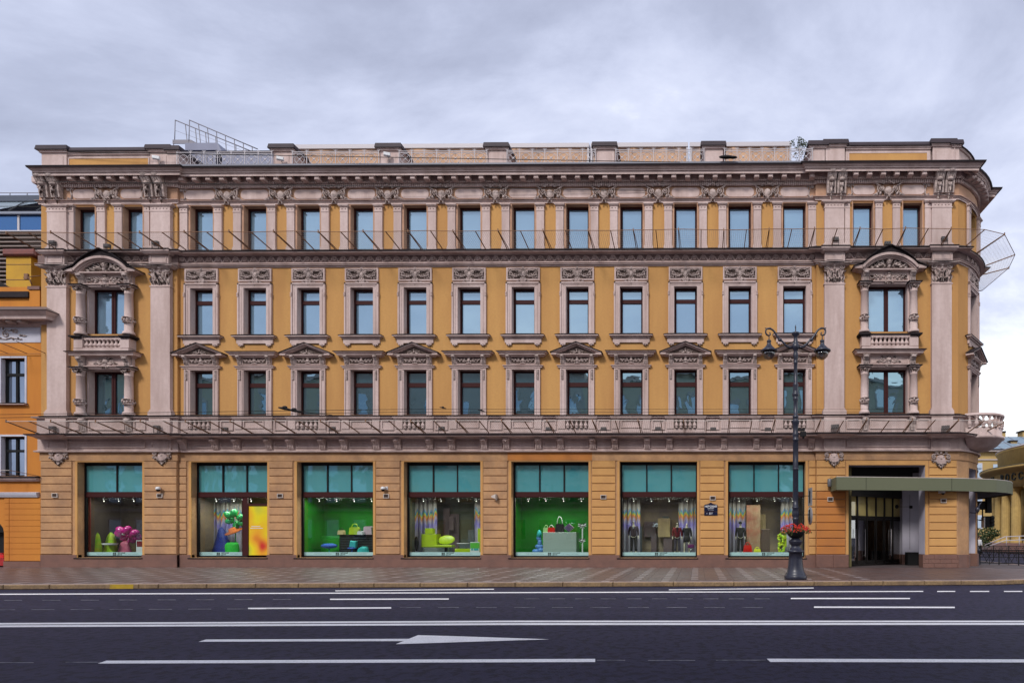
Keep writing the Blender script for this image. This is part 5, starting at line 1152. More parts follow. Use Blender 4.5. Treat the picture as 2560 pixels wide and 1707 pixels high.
for i in (0, 3, 5, 6):
    fr_, cx, hx, yy, z0 = fronts[i]
    for k in range(7):
        w_ = rb.uniform(.25, .8); x_ = rb.uniform(-hx*.8, hx*.8-w_*.3); h0 = rb.choice((0, 0, .9, 1.3)); h1 = rb.uniform(h0+.4, 2.6); dp_ = rb.uniform(.05, .5)
        MB().slab(-w_/2, w_/2, -dp_, 0, h0+.0, h1, .01).build('back_panel', PNL[rb.randrange(4)], fr_, (x_, 2.33+rb.uniform(-.15, 0), SB-z0))
fr, cx, hx, yy, z0 = fronts[1]       # door with a colour poster in the second front
dx0, dx1 = X(606, -.4)-cx, hx-.07
f_ = MB(); dz0, dz1 = 0.0, Z(1258, -.4)-z0
f_.box(dx0, dx0+.27, 0, .1, .1, Z(1243, -.4)-z0); f_.box(dx0+.27, dx1, 0, .1, dz1-.13, dz1); f_.box(dx0+.27, dx1, 0, .1, .0, .12); f_.box(dx0+.27, dx0+.33, -.01, .1, .12, dz1-.13)
f_.build('door', MAR, fr)
def poster_mat():
    m = bpy.data.materials.new('poster_print'); m.use_nodes = True; t = m.node_tree; b = t.nodes['Principled BSDF']; b.inputs['Roughness'].default_value = .4
    g = t.nodes.new('ShaderNodeNewGeometry'); nz = t.nodes.new('ShaderNodeTexNoise'); nz.inputs['Scale'].default_value = .75; nz.inputs['Detail'].default_value = 1; t.links.new(g.outputs['Position'], nz.inputs[0])
    c = t.nodes.new('ShaderNodeValToRGB'); t.links.new(nz.outputs[0], c.inputs[0]); el = c.color_ramp.elements
    el[0].position, el[0].color = .30, (.10, .32, .38, 1); el[1].position, el[1].color = .74, (.55, .03, .02, 1)
    for p, k in ((.40, (.45, .5, .05)), (.5, (.75, .62, .01)), (.64, (.75, .36, .02))): q_ = el.new(p); q_.color = (*k, 1)
    t.links.new(c.outputs[0], b.inputs['Base Color']); return m
MB().box(dx0+.33, dx1, .03, .045, .12, dz1-.13).build('poster', poster_mat(), fr)
MB().box(dx0+.48, dx0+.98, .024, .029, 1.70, 1.735).build('printed_line', WHT, fr); MB().box(dx0+.42, dx0+1.12, .024, .029, 1.60, 1.635).build('printed_line', WHT, fr)
fr0, cx0, hx0, yy0, z00 = fronts[0]
MB().box(X(213, -.4)-cx0-.02, X(226, -.4)-cx0, .14, .18, .1, Z(1243, -.4)-z00).build('side_panel', PLUM, fr0)
# ------------------------------------------------ things on display
DO = -1.25
def dpos(px, py, o=DO): return Vector(AO(px, py, o))
FLZ = SB
def dthing(name, label, cat, px, o=DO, g=None): return thing(name, label, cat, (X(px, o), -o, FLZ), 0, g)
def dz(py, o=DO): return AO(1300, py, o)[2]-FLZ
def dw(d): return d*(D0+1.25)/FPX
MAG = mat('magenta_balloon_foil', (0.52, 0.005, 0.22), 0.22, spec=.8); LIME = mat('lime_lacquer', (0.42, 0.55, 0.01), 0.35, (0.30, 0.42, 0.01), 3, .6); GRN = mat('green_balloon_foil', (0.01, 0.34, 0.08), 0.25, spec=.8)
BLU = mat('deep_blue_cloth', (0.01, 0.03, 0.28), 0.6, (0.01, 0.015, 0.12), 6, .8); LBL = mat('blue_velvet', (0.02, 0.09, 0.42), 0.6); TEA = mat('teal_plaster', (0.02, 0.36, 0.36), 0.6); YGR = mat('yellow_green_cloth', (0.30, 0.60, 0.02), 0.6, (0.65, 0.60, 0.02), 2.5, 1)
PKC = mat('pink_crinkled_cloth', (0.55, 0.12, 0.20), 0.5, (0.36, 0.05, 0.12), 6, .9); ORG = mat('orange_felt', (0.60, 0.13, 0.01), 0.6); REDM = mat('red_lacquer', (0.60, 0.012, 0.005), 0.3); FOIL = mat('crumpled_silver_foil', (0.5, 0.55, 0.55), 0.25, metal=.9, bump=1.0, bs=14)
PTN = mat('black_white_check_cloth', (0.50, 0.35, 0.42), 0.6); CRM = mat('cream_leather', (0.55, 0.42, 0.20), 0.5); BRN = mat('brown_board', (0.10, 0.06, 0.045), 0.6); PGR = mat('pale_grey_plinth_paint', (0.30, 0.36, 0.33), 0.5)
def flower(px, py, r, label, m, cm, n=7, o=DO, tilt=.55):
    t = dthing('balloon_flower', label, 'balloon', px, o, 'inflated flowers in the shop windows'); zc_ = dz(py, o); r = dw(r)
    for k in range(n):
        a = 2*math.pi*k/n+.3; q = MB(); q.ell((math.cos(a)*r*.62, -math.sin(a)*r*.35, zc_+math.sin(a)*r*.62*tilt), (r*.42, r*.3, r*.30), 10, 7, math.atan2(math.sin(a)*tilt, math.cos(a))); q.build('petal', m, t)
    MB().ell((0, -r*.34, zc_+r*.05), (r*.17, r*.15, r*.13), 10, 6).build('centre', cm, t); MB().tube([(0, 0, 0), (.03, 0, zc_)], .03, 6).build('stem', m, t)
flower(320, 1335, 31, 'large magenta balloon flower in the leftmost shop window', MAG, WHT); flower(228, 1327, 13, 'small magenta balloon flower beside the plum side panel', MAG, MAG, 5, DO-.4)
flower(588, 1297, 27, 'green balloon flower before the rainbow curtain, above an orange hat', GRN, GRN, 6, tilt=.9)
def bundle(name, px, q0, q1, w0, w1, label, cat, m, o=DO, seed=1, n=14, lean=0, top=.3):
    t = MB(); z0_, z1_ = (0 if q0 is None else dz(q0, o)), dz(q1, o); rr = random.Random(seed); ph = [rr.uniform(0, 6) for _ in range(3)]; rows = 8
    vs = []; 
    for j in range(rows+1):
        v = j/rows; w_ = dw(w0+(w1-w0)*v)/2*(1 if v < .85 else 1-(v-.85)*(1-top)/.15)
        for k in range(n): a = 2*math.pi*k/n; q = 1+.16*math.sin(3*a+ph[0]+v*2)+.10*math.sin(5*a+ph[1]-v*3); vs.append((math.cos(a)*w_*q+lean*v, math.sin(a)*w_*.6*q, z0_+(z1_-z0_)*v+.03*math.sin(4*a+ph[2])*(v > .7)))
    fs = [(j*n+k, j*n+(k+1) % n, (j+1)*n+(k+1) % n, (j+1)*n+k) for j in range(rows) for k in range(n)]+[tuple(range(rows*n, rows*n+n))]
    t.add(vs, fs, True); g = t.build(name, m, None, (X(px, o), -o, FLZ)); tag(g, label, cat); return g
bundle('draped_dress', 240, None, 1331, 26, 12, 'yellow-green draped dress at the left of the leftmost shop window', 'dress', YGR, seed=2, lean=.05)
g = bundle('draped_dress', 277, None, 1331, 32, 14, 'yellow-green draped dress with a patterned tray at its waist', 'dress', YGR, seed=5)
bundle('draped_dress', 313, None, 1352, 30, 20, 'pink crinkled dress under the large magenta flower', 'dress', PKC, seed=7)
q = MB(); q.lathe([(0, 0), (.30, .0), (.36, .10), (.30, .08), (0, .06)], n=16); t = q.build('tray', WHT, None, (X(277, -.9), .85, FLZ+dz(1362, -.9))); tag(t, 'white rimmed oval tray of brown beads before the yellow-green dress', 'tray')
q = MB(); rr = random.Random(4)
for k in range(26): a = rr.uniform(0, 6.28); r_ = rr.uniform(0, .25); q.ell((r_*math.cos(a), r_*math.sin(a), .09), (.04, .04, .035), 6, 4)
q.build('beads', mat('brown_beads', (0.08, 0.035, 0.03), .4), t, kind='stuff')
t = dthing('sale_sign', 'small white sign with a dark red field in the corner of the leftmost shop window', 'sign', 348, -.75); o_ = -.75
MB().box(-.17, .17, 0, .03, .0, dz(1350, o_)).build('board', WHT, t); MB().box(-.13, .17, -.01, 0, dz(1366, o_), dz(1352, o_)).build('field', PLUM, t)
def curtain(x0, x1, yc, z0_, z1_, label, par=None):
    q = MB(); n = max(8, int((x1-x0)/.035)); vs = []
    for k in range(n+1):
        u = k/n; x = x0+(x1-x0)*u; a = x*24; y = .06*math.sin(a)+.03*math.sin(a*2.3+1)
        for j in range(5): vs.append((x+.01*math.sin(j*2+a), yc+y*(1-.1*j), z0_+(z1_-z0_)*j/4))
    q.add(vs, [(k*5+j, (k+1)*5+j, (k+1)*5+j+1, k*5+j+1) for k in range(n) for j in range(4)], True)
    g = q.build('foil_curtain', HOLO); tag(g, label, 'curtain', 'rainbow foil curtains in the shop windows')
for a, b, l_ in ((500, 602, 'wide rainbow foil curtain behind the green balloon flower'), (1026, 1092, 'rainbow foil curtain behind the stacked lime boxes'), (1186, 1204, 'narrow strip of rainbow foil curtain above the tall lime slab'),
                 (1552, 1600, 'rainbow foil curtain behind the mannequin in the dark waistcoat'), (1697, 1742, 'rainbow foil curtain behind the pair of mannequins'), (1822, 1864, 'rainbow foil curtain behind the mannequin with the cap'), (1952, 1990, 'rainbow foil curtain partly hidden by the street lamp')):
    curtain(X(a, -1.9), X(b, -1.9), 1.95, SB, ST, l_)
q = MB(); q.lathe([(0, 0), (.42, .02), (.45, .06), (.2, .1), (.18, .25), (0, .3)], n=16); g = q.build('orange_hat', ORG, None, (X(585, -1), 1.0, FLZ+dz(1330, -1.))); g.rotation_euler = (R(25), R(-14), 0); tag(g, 'orange wide-brimmed hat under the green balloon flower', 'hat')
bundle('blue_dress', 562, None, 1318, 50, 14, 'deep blue dress in front of the wide rainbow curtain', 'dress', BLU, -1.4, 9, lean=-.2)
bundle('green_bag', 581, None, 1356, 30, 30, 'bright green pouch bag at the foot of the blue dress', 'bag', mat('bright_green_cloth', (0.02, 0.5, 0.04), .6), -.85, 3, top=.8)
def dbox(name, a, b, q0, q1, label, cat, m, o=DO, dep=.6, par=None, rot=0):
    t = MB(); hx = (X(b, o)-X(a, o))/2; z0_ = 0 if q0 is None else dz(q0, o)
    t.slab(-hx, hx, 0, dep, z0_, dz(q1, o), .015); g = t.build(name, m, par, (0, 0, 0) if par else ((X(a, o)+X(b, o))/2, -o, FLZ), R(rot))
    if label: tag(g, label, cat)
    return g
# third shop
t = dthing('display_table', 'black slatted display table piled with handbags in the third shop window', 'table', 890); hx = dw(42)
MB().slab(-hx, hx, 0, .8, dz(1340), dz(1335.5), .01).build('tabletop', BLK, t); MB().box(-hx+.02, hx-.02, .05, .75, 0, dz(1340)-.002).build('cupboard', BLK, t)
for k in range(6): MB().box(-hx, hx, 0, .04, .12+k*.14, .18+k*.14).build('slat', mat('dark_slat', (.02, .03, .03), .5), t)
def bag(px, q0, q1, w, label, m, handle=True, o=DO, hm=None, hk=.5):
    t = thing('handbag', label, 'bag', (X(px, o), -o-.05, AO(px, q0, o)[2]), 0, 'handbags on display'); h = dz(q1, o)-dz(q0, o); w_ = dw(w)/2
    MB().prism([(-w_, 0), (w_, 0), (w_*.86, h*.9), (w_*.6, h), (-w_*.6, h), (-w_*.86, h*.9)], -.1, .12).build('body', m, t)
    if handle: MB().tube([(w_*.6*math.cos(a), 0, h*.95+h*hk*math.sin(a)) for a in [math.pi*k/8 for k in range(9)]], .018, 5).build('handle', hm or m, t)
bag(855, 1335.5, 1325, 16, 'cream handbag at the left end of the black table', CRM, hm=BLK); bag(888, 1335.5, 1317, 26, 'large lime handbag in the middle of the black table', LIME)
bag(903, 1335.5, 1327, 14, 'small pale handbag before the lime one', WHT, hm=BLK, o=-1.0); bag(922, 1335.5, 1315, 22, 'checked handbag at the right end of the black table', PTN, False)
for sx in range(4):
    for sz in range(3): pass
t = dthing('upholstered_stool', 'blue velvet oval stool in the third shop window', 'stool', 823, -1.0)
MB().ell((0, 0, dz(1364, -1)), (dw(20), .3, dw(6.5)), 16, 8).build('seat', LBL, t); MB().lathe([(.16, 0), (.14, .03), (.03, .05), (.03, dz(1366, -1))], n=12).build('pedestal', TEA, t)
dbox('display_plinth', 802, 848, None, 1340, 'green painted plinth behind the blue stool', 'plinth', GREEN, -1.6)
g = MB().slab(-dw(8), dw(8), 0, .2, 0, dw(16), .04).build('teal_pot', TEA, None, (X(880, -.9), .9, FLZ+dz(1368, -.9))); g.rotation_euler = (0, R(8), 0); tag(g, 'tilted teal pot standing on a blue disc', 'pot')
g = MB().lathe([(0, 0), (.22, .02), (.25, .05), (.2, .08), (0, .09)], n=14).tube([(0, 0, -dz(1372, -.9)+.0), (0, 0, .02)], .04, 8).build('disc_stand', LBL, None, (X(880, -.9), .9, FLZ+dz(1372, -.9))); tag(g, 'blue disc stand under the teal pot', 'stand')
bundle('teal_pouch', 910, None, 1366, 28, 22, 'teal crumpled pouch at the foot of the black table', 'bag', TEA, -.85, 12)
# fourth shop
dbox('lime_box', 1053, 1091, 1367, 1334.5, 'large lime lacquered box under a smaller one', 'box', LIME); dbox('lime_box', 1062, 1081, 1334, 1320, 'small lime box on top of the large lime box', 'box', LIME, dep=.35)
dbox('foil_plinth', 1056, 1122, None, 1367.5, 'low plinth wrapped in crumpled silver foil', 'plinth', FOIL)
t = dthing('lime_chair', 'lime green chair with a round disc back', 'chair', 1113)
q = MB().ell((0, 0, 0), (dw(21.5), .05, dw(12)), 20, 8).build('backrest', LIME, t, (0, .18, dz(1349))); q.rotation_euler = (R(-14), R(-4), 0); MB().slab(-dw(22.5), dw(22.5), -.35, .15, dz(1367), dz(1361.5), .02).build('seat', LIME, t); MB().tube([(.05, -.1, 0), (.05, -.1, dz(1367))], .05, 8).build('leg', BLK, t)
dbox('lime_box', 1137, 1176, None, 1371, 'low lime box at the right of the fourth shop window', 'box', LIME, -.9); dbox('lime_slab', 1194, 1204, None, 1320, 'tall lime slab at the right edge of the fourth shop window', 'slab', LIME, -1.3, .2)
t = dthing('glass_bowl', 'clear glass bowl with a white rim on the low lime box', 'bowl', 1158, -1.05); MB().lathe([(.2, dz(1371, -.9)), (.3, dz(1359, -.9)), (.33, dz(1358, -.9)), (.33, dz(1357, -.9)), (.28, dz(1358, -.9))], n=18).build('body', GCLR, t); MB().lathe([(.32, dz(1358.5, -.9)), (.36, dz(1357.5, -.9)), (.32, dz(1356.8, -.9))], n=18).build('rim', WHT, t)
t = dthing('price_sign', 'green and white sign in the right corner of the fourth shop window', 'sign', 1187, -.7); MB().box(-.26, .26, 0, .03, .05, dz(1354, -.7)).build('board', WHT, t); MB().box(-.25, .25, -.01, 0, dz(1370, -.7), dz(1356, -.7)).build('field', mat('leaf_green_print', (.08, .42, .03), .6), t); MB().box(-.2, -.1, -.01, 0, .17, .27).box(-.05, .2, -.01, 0, .17, .27).build('print', TEA, t)
g = MB().ell((0, 0, dz(1358, -1)), (.12, .1, .42), 10, 8).build('dark_vase', BLK, None, (X(1041, -1.), 1.0, FLZ)); tag(g, 'slim black vase at the left of the fourth shop window', 'vase')
# fifth shop
dbox('display_plinth', 1357, 1441, None, 1330, 'large pale grey-green plinth carrying bags in the fifth shop window', 'plinth', PGR, -1.0, .9)
bag(1379, 1330, 1318, 18, 'red and orange handbag on the pale plinth', REDM, hm=WHT, o=-1.2); bag(1366, 1330, 1318, 14, 'pale green handbag at the left end of the pale plinth', mat('pale_green_leather', (.3, .5, .2), .5), o=-1.4); bag(1400, 1330, 1309, 22, 'black handbag with a tall white handle', BLK, o=-1.35, hm=WHT, hk=.9)
t = thing('patterned_cushion', 'diamond cushion with a violet and white square pattern on the pale plinth', 'cushion', (X(1422, -1.1), 1.1, AO(1422, 1330, -1.1)[2]+.02)); r_ = dw(13)
MB().prism([(0, 0), (r_, r_*.8), (0, r_*1.6), (-r_, r_*.8)], 0, .12).build('body', PTN, t)
VIO = mat('violet_print', (.03, .01, .10), .6)
q = MB()
for u in range(4):
    for v in range(4): cx_ = (u-v)*r_*.24; cz_ = .12*0+r_*.8+(u+v-3)*r_*.2; q.prism([(cx_, cz_-.05), (cx_+.055, cz_), (cx_, cz_+.05), (cx_-.055, cz_)], -.012, 0)
q.build('print', VIO, t)
t = dthing('bow_stand', 'white pole with two ribbon bows at the right of the fifth shop window', 'stand', 1456, -.9); MB().box(-.035, .035, 0, .03, 0, dz(1318, -.9)).build('pole', WHT, t)
for py_, s_ in ((1313, 1.0), (1350, .8)):
    o = Orn(0); o.leaf(0, 0, 12*s_, 25, 3.5, 1); o.leaf(0, 0, 12*s_, -8, 2.6, 1); o.leaf(0, 0, 10*s_, -50, 2, 1); o.mirror(); o.b(0, 0, 2.4); o.v = [(x, y-.04, z) for x, y, z in o.v]; o.build('bow', WHT, t, (0, 0, dz(py_, -.9)))
t = dthing('balloon_animal', 'blue and lilac balloon figure beside the pale plinth', 'balloon', 1347, -1.1); BLI = mat('sky_blue_balloon', (.10, .25, .6), .3)
q = MB()
for x_, z_, a_, b_ in ((-.12, .12, .26, .13), (.1, .18, .2, .15), (.02, .38, .24, .13), (.05, .6, .12, .2), (.0, .85, .14, .16)): q.ell((x_, 0, z_), (a_, .13, b_), 10, 7)
q.build('body', BLI, t); MB().tube([(0, 0, .9), (.04, 0, 1.15), (.02, 0, 1.3)], [.14, .12, .05], 8).build('neck', TEA, t)
# ------------------------------------------------ mannequins and the passer-by
SKN = mat('mannequin_ivory', (0.62, 0.55, 0.42), 0.45)
def skin(name, verts, edges, rad, m, par, loc=(0, 0, 0), sub=1, root=0):
    me = bpy.data.meshes.new(name); me.from_pydata(verts, edges, []); me.materials.append(m); o = put(me, name, par, loc)
    md = o.modifiers.new('Skin', 'SKIN'); md.use_smooth_shade = True
    for k, r_ in enumerate(rad): me.skin_vertices[0].data[k].radius = (r_, r_) if not isinstance(r_, tuple) else r_
    me.skin_vertices[0].data[root].use_root = True
    s_ = o.modifiers.new('Sub', 'SUBSURF'); s_.levels = s_.render_levels = sub; return o
def figure(t, jm, tm, sm=SKN, skirt=False, shades=True, hat=False, step=.0, k=1.0, hair=None):
    V = [(0, 0, .95), (0, 0, 1.12), (0, 0, 1.36), (0, 0, 1.47), (0, -.01, 1.56), (0, -.015, 1.66), (0, -.01, 1.77)]; E = [(i, i+1) for i in range(6)]; Rr = [(.12, .09), (.11, .08), (.15, .09), (.07, .06), (.048, .05), (.078, .095), (.06, .075)]
    def add(p, par, r_): V.append(p); Rr.append(r_); E.append((par, len(V)-1)); return len(V)-1
    add((0, -.115, 1.655), 5, .014)
    for s_ in (-1, 1):
        a = add((s_*.19, 0, 1.43), 2, .058); b = add((s_*.245, .02, 1.16), a, .043); c = add((s_*.26, -.04, .93), b, .03); d = add((s_*.262, -.055, .87), c, (.03, .018))
        for j, (dx_, l_) in enumerate(((-.028, .06), (-.010, .08), (.008, .085), (.024, .07))): add((s_*.262+dx_*.3, -.055-dx_, .87-l_), d, .008)
        add((s_*.24, -.09, .85), c, .009)
        h = add((s_*.09, 0, .88), 0, .085); kn = add((s_*(.10+step*.3), -.02-step*(s_ > 0), .50), h, .062); an = add((s_*(.12+step*.2), .03+step*.6*(s_ > 0), .09), kn, .04); add((s_*.14, -.11, .04), an, .038)
    V = [(x*k, y*k, z*k) for x, y, z in V]; Rr = [tuple(q*k for q in r_) if isinstance(r_, tuple) else r_*k for r_ in Rr]
    skin('body', V, E, Rr, sm, t)
    # jacket
    jv = [(0, 0, .84), (0, 0, 1.12), (0, 0, 1.36), (0, 0, 1.47)]; je = [(0, 1), (1, 2), (2, 3)]; jr = [(.185, .15), (.17, .14), (.195, .14), (.08, .08)]
    for s_ in (-1, 1):
        n0 = len(jv); jv += [(s_*.20, 0, 1.43), (s_*.25, .02, 1.16), (s_*.262, -.035, .95)]; je += [(2, n0), (n0, n0+1), (n0+1, n0+2)]; jr += [.075, .06, .048]
    skin('jacket', [(x*k, y*k, z*k) for x, y, z in jv], je, [tuple(q*k for q in r_) if isinstance(r_, tuple) else r_*k for r_ in jr], jm, t)
    if not skirt:
        tv = [(0, 0, 1.0)]; te = []; tr = [(.165, .135)]
        for s_ in (-1, 1): n0 = len(tv); tv += [(s_*.095, 0, .86), (s_*(.105+step*.3), -.01, .50), (s_*(.13+step*.2), .02, .08)]; te += [(0, n0), (n0, n0+1), (n0+1, n0+2)]; tr += [.105, .085, .075]
        skin('trousers', [(x*k, y*k, z*k) for x, y, z in tv], te, [tuple(q*k for q in r_) if isinstance(r_, tuple) else r_*k for r_ in tr], tm, t)
    if shades: MB().box(-.07*k, .07*k, -.125*k, -.085*k, 1.665*k, 1.70*k).build('sunglasses', BLK, t)
    if hat: MB().lathe([(.10*k, 1.70*k), (.105*k, 1.76*k), (.07*k, 1.83*k), (0, 1.84*k)], n=12).box(-.07*k, .07*k, -.19*k, -.08*k, 1.705*k, 1.72*k).build('cap', BLK, t)
    if hair: MB().ell((0, .02*k, 1.72*k), (.095*k, .115*k, .10*k), 12, 8).build('hair', hair, t)
DJ = mat('dark_plum_jacket', (0.035, 0.018, 0.028), .8); BK = mat('black_cloth', (0.008, 0.008, 0.01), .85); RJ = mat('burgundy_velvet', (0.13, 0.006, 0.012), .8); GRT = mat('grey_violet_cloth', (0.05, 0.04, 0.06), .8)
def mann(px, q0, q1, label, o, **kw):
    t = thing('mannequin', label, 'mannequin', (X(px, o), -o, FLZ), 0, 'mannequins in the shop windows'); h = dz(q0, o); figure(t, k=h/1.83, **kw); return t
t = mann(1584, 1299, 1384, 'bald mannequin in a dark waistcoat, tie and black trousers, alone at the left', -1.1, jm=DJ, tm=BK)
MB().prism([(-.045, 1.5), (.045, 1.5), (.0, 1.28)], -.155, -.12).build('shirt_front', WHT, t); MB().prism([(-.018, 1.48), (.018, 1.48), (.012, 1.2), (-.012, 1.2)], -.17, -.15).build('tie', BK, t)
t = mann(1693, 1303, 1384, 'mannequin in a burgundy jacket and grey trousers with sunglasses', -1.1, jm=RJ, tm=GRT)
MB().prism([(-.06, 1.46), (.06, 1.46), (.0, 1.1)], -.155, -.12).build('blouse', BK, t)
t = mann(1717, 1304, 1384, 'mannequin in a long black coat with bare pale legs', -1.35, jm=BK, tm=BK, skirt=True, shades=False, step=.12)
MB().lathe([(.2, .62), (.19, .8), (.15, .98)], n=12).build('coat_skirt', BK, t)
t = mann(1851, 1303, 1386, 'mannequin in black with a black cap, beside the red bag', -1.0, jm=BK, tm=BK, shades=False, hat=True)
t = thing('violet_handbag', 'small violet handbag standing by the pale-legged mannequin', 'bag', (X(1727, -.8), .8, FLZ)); MB().slab(-.18, .18, -.06, .06, .3, .5, .02).build('body', mat('violet_leather', (.12, .01, .10), .4), t); MB().tube([(-.1, 0, .5), (0, 0, .68), (.1, 0, .5)], .012, 5).build('handle', BK, t); MB().tube([(0, 0, 0), (0, 0, .3)], .02, 6).build('stand', FOIL, t)
def pack(px, q1, w, label, m, o=-.8):
    t = thing('tote_bag', label, 'bag', (X(px, o), -o, FLZ), 0, 'bags on the display floor'); h = dz(q1, o); w_ = dw(w)/2
    MB().add([(-w_, -.12, 0), (w_, -.12, 0), (w_, .12, 0), (-w_, .12, 0), (-w_*.75, -.07, h*.75), (w_*.75, -.07, h*.75), (w_*.75, .07, h*.75), (-w_*.75, .07, h*.75)], [(3, 2, 1, 0), (4, 5, 6, 7), (0, 1, 5, 4), (1, 2, 6, 5), (2, 3, 7, 6), (3, 0, 4, 7)]).box(-w_*.6, w_*.6, -.14, -.11, h*.15, h*.45).build('body', m, t)
    MB().tube([(w_*.45*math.cos(a), 0, h*.74+h*.26*math.sin(a)) for a in [math.pi*k/8 for k in range(9)]], .022, 5).build('handle', m, t)
pack(1869, 1355, 23, 'glossy red backpack beside the mannequin with the cap', REDM); pack(1893, 1367, 19, 'yellow tote bag right of the red backpack', mat('lemon_vinyl', (.6, .6, .03), .4))
dbox('brown_board', 1903, 1925, None, 1322, 'tall brown board standing right of the yellow tote', 'board', BRN, -1.1, .1)
dbox('striped_panel', 1866, 1901, 1384, 1262, 'tall beige hanging panel behind the bags in the seventh shop window', 'panel', mat('beige_panel', (.35, .25, .15), .7, (.3, .06, .04), 1.2, .8), -1.8, .03)
t = thing('draped_dress', 'yellow-green ruffled dress in the seventh shop window beside the lamp post', 'dress', (X(1953, -1.), 1.0, FLZ))
q = MB(); rr = random.Random(5)
for k in range(40): z_ = rr.uniform(.1, 1.15); q.ell((rr.uniform(-.16, .16), rr.uniform(-.1, .1), z_), (.10, .07, .07), 7, 4, rr.uniform(0, 3))
q.build('ruffles', YGR, t); MB().tube([(0, 0, 0), (0, 0, 1.3)], .03, 6).build('stand', BLK, t); MB().box(.12, .3, -.02, .02, .35, 1.1).build('sash', LIME, t)
# ================================================ entrance hall and glazing
GE = mat('dark_bronze_frame', (0.012, 0.010, 0.009), 0.4)
ga, gb = Vector(at(2119, 1400, 35.1)[:2]), Vector(at(2253, 1400, 38.2)[:2]); gd = gb-ga; gl = gd.length; ang = math.atan2(gd.y, gd.x)
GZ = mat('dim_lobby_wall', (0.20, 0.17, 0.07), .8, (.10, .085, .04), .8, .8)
GYE = glass_mat('lobby_transom_glass', (0.60, 0.50, 0.20), (0.7, 0.65, 0.5), 0.3, .05)  # reflection of the yellow rotunda painted into the base colour
gz = MB(); zt = Z(1163, BAY)-.05; zd = 2.72
gz.box(0, gl, -.05, .05, zd, zd+.14); gz.box(0, gl, -.05, .05, 0, .12); gz.box(0, gl, -.3, .02, 3.95, 4.55); gz.box(0, gl, -.05, .05, 4.9, 5.0)
cuts = [0, .16, .33, .50, .66, .82, 1.0]
for u in cuts: gz.box(gl*u-.045, gl*u+.045, -.07, .05, .12, 6.0)
g0 = gz.build('entrance_glazing', GE, B, (ga.x, ga.y, 0), ang)
for a, b in zip(cuts[:-1], cuts[1:]):
    MB().box(gl*a+.05, gl*b-.05, 0, .015, zd+.14, 3.95).build('transom_pane', GYE, g0); MB().box(gl*a+.05, gl*b-.05, 0, .015, 4.55, 4.9).build('transom_pane', GYE, g0)
for k, (a, b) in enumerate(zip(cuts[:-1], cuts[1:])):
    q = MB(); x0, x1 = gl*a+.05, gl*b-.05; q.box(x0, x0+.07, -.02, .04, .13, zd-.01); q.box(x1-.07, x1, -.02, .04, .13, zd-.01); q.box(x0+.07, x1-.07, -.02, .04, zd-.12, zd-.01); q.box(x0+.07, x1-.07, -.02, .04, .13, .3)
    dr = q.build('door_leaf', GE, g0); MB().box(x0+.07, x1-.07, 0, .012, .3, zd-.12).build('pane', GDOOR, dr)
    if k in (0, 1, 4, 5): MB().tube([(x1-.16, -.09, .5), (x1-.16, -.09, 2.1)], .018, 6).tube([(x1-.16, -.09, .6), (x1-.16, 0, .6)], .012, 4).tube([(x1-.16, -.09, 2.0), (x1-.16, 0, 2.0)], .012, 4).build('pull_handle', ALU, g0)
q = MB(); q.box(9.4, 16.0, 5.6, 5.8, 0, zt); part(q, 'lobby_wall', LIL)
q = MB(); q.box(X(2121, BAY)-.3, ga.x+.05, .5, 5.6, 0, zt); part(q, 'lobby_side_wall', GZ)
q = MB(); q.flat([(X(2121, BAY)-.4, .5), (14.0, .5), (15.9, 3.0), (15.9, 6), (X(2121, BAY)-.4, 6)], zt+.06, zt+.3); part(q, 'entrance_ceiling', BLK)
q = MB(); q.box(X(2121, BAY)+.02, X(2300, BAY), 1.0, 1.2, Z(1196, -1), zt+.05); part(q, 'ceiling_shade_strip', BLK)  # black strip put in for the unlit depth under the ceiling
ca = at(2256, 1391, 37.6); cb_ = at(2297, 1391, 37.6)
q = MB(); q.box(ca[0], cb_[0], ca[1], ca[1]+.9, .6, zt); q.cm = 1; q.box(ca[0]-.03, cb_[0]+.03, ca[1]-.03, ca[1]+.93, 0, .6); part(q, 'entrance_column', [LIL, GRA])
q = MB(); q.box(cb_[0]-.55, cb_[0]-.535, ca[1]-.012, ca[1], .9, 4.2); part(q, 'column_joint', BLK)
q = MB(); q.slab(-.35, .35, -.1, .4, 0, .75, .03); g = q.build('dark_planter_box', BLK, None, (at(2283, 1400, 36.6)[0], at(2283, 1400, 36.6)[1], 0)); tag(g, 'low black box standing against the entrance column', 'box')
lc = at(2242, 1266, 37); q = MB(); q.ell((0, 0, 0), (.12, .12, .12), 10, 6); q.tube([(0, 0, 0), (.9, .3, 0)], .012, 4); q.box(.85, 1.0, .2, .36, -.09, .07); g = q.build('wall_arm_camera', BLK, None, lc); tag(g, 'thin horizontal arm with two small dark heads inside the entrance', 'camera')
# ================================================ canopy over the corner entrance
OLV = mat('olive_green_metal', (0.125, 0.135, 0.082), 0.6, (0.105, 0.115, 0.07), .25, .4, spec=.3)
fr_ = [(2091, 32.35), (2165, 32.5), (2275, 32.8), (2379, 33.1), (2440, 33.5), (2490, 34.0), (2516, 34.7), (2528, 35.5), (2531, 36.6)]
cp = [at(px, 1200, d)[:2] for px, d in fr_] + [(18.6, 6.5), (18.3, 10)]
zc0, zc1 = EYE+(HZY-1224.5)/FPX*32.6, EYE+(HZY-1193)/FPX*32.6
t = thing('entrance_canopy', 'long flat olive green canopy wrapping round the corner entrance', 'canopy', (cp[0][0], 0, zc0)); off = Vector((cp[0][0], 0))
poly = [tuple(Vector(p)-off) for p in cp]; back = [tuple(Vector(p)-off) for p in ((18.3, 10), (PB.x+.05, 10), (PB.x+.05, PB.y), FACET[2], FACET[1], (X3, -BAY-.1), (cp[0][0], -BAY-.1))]
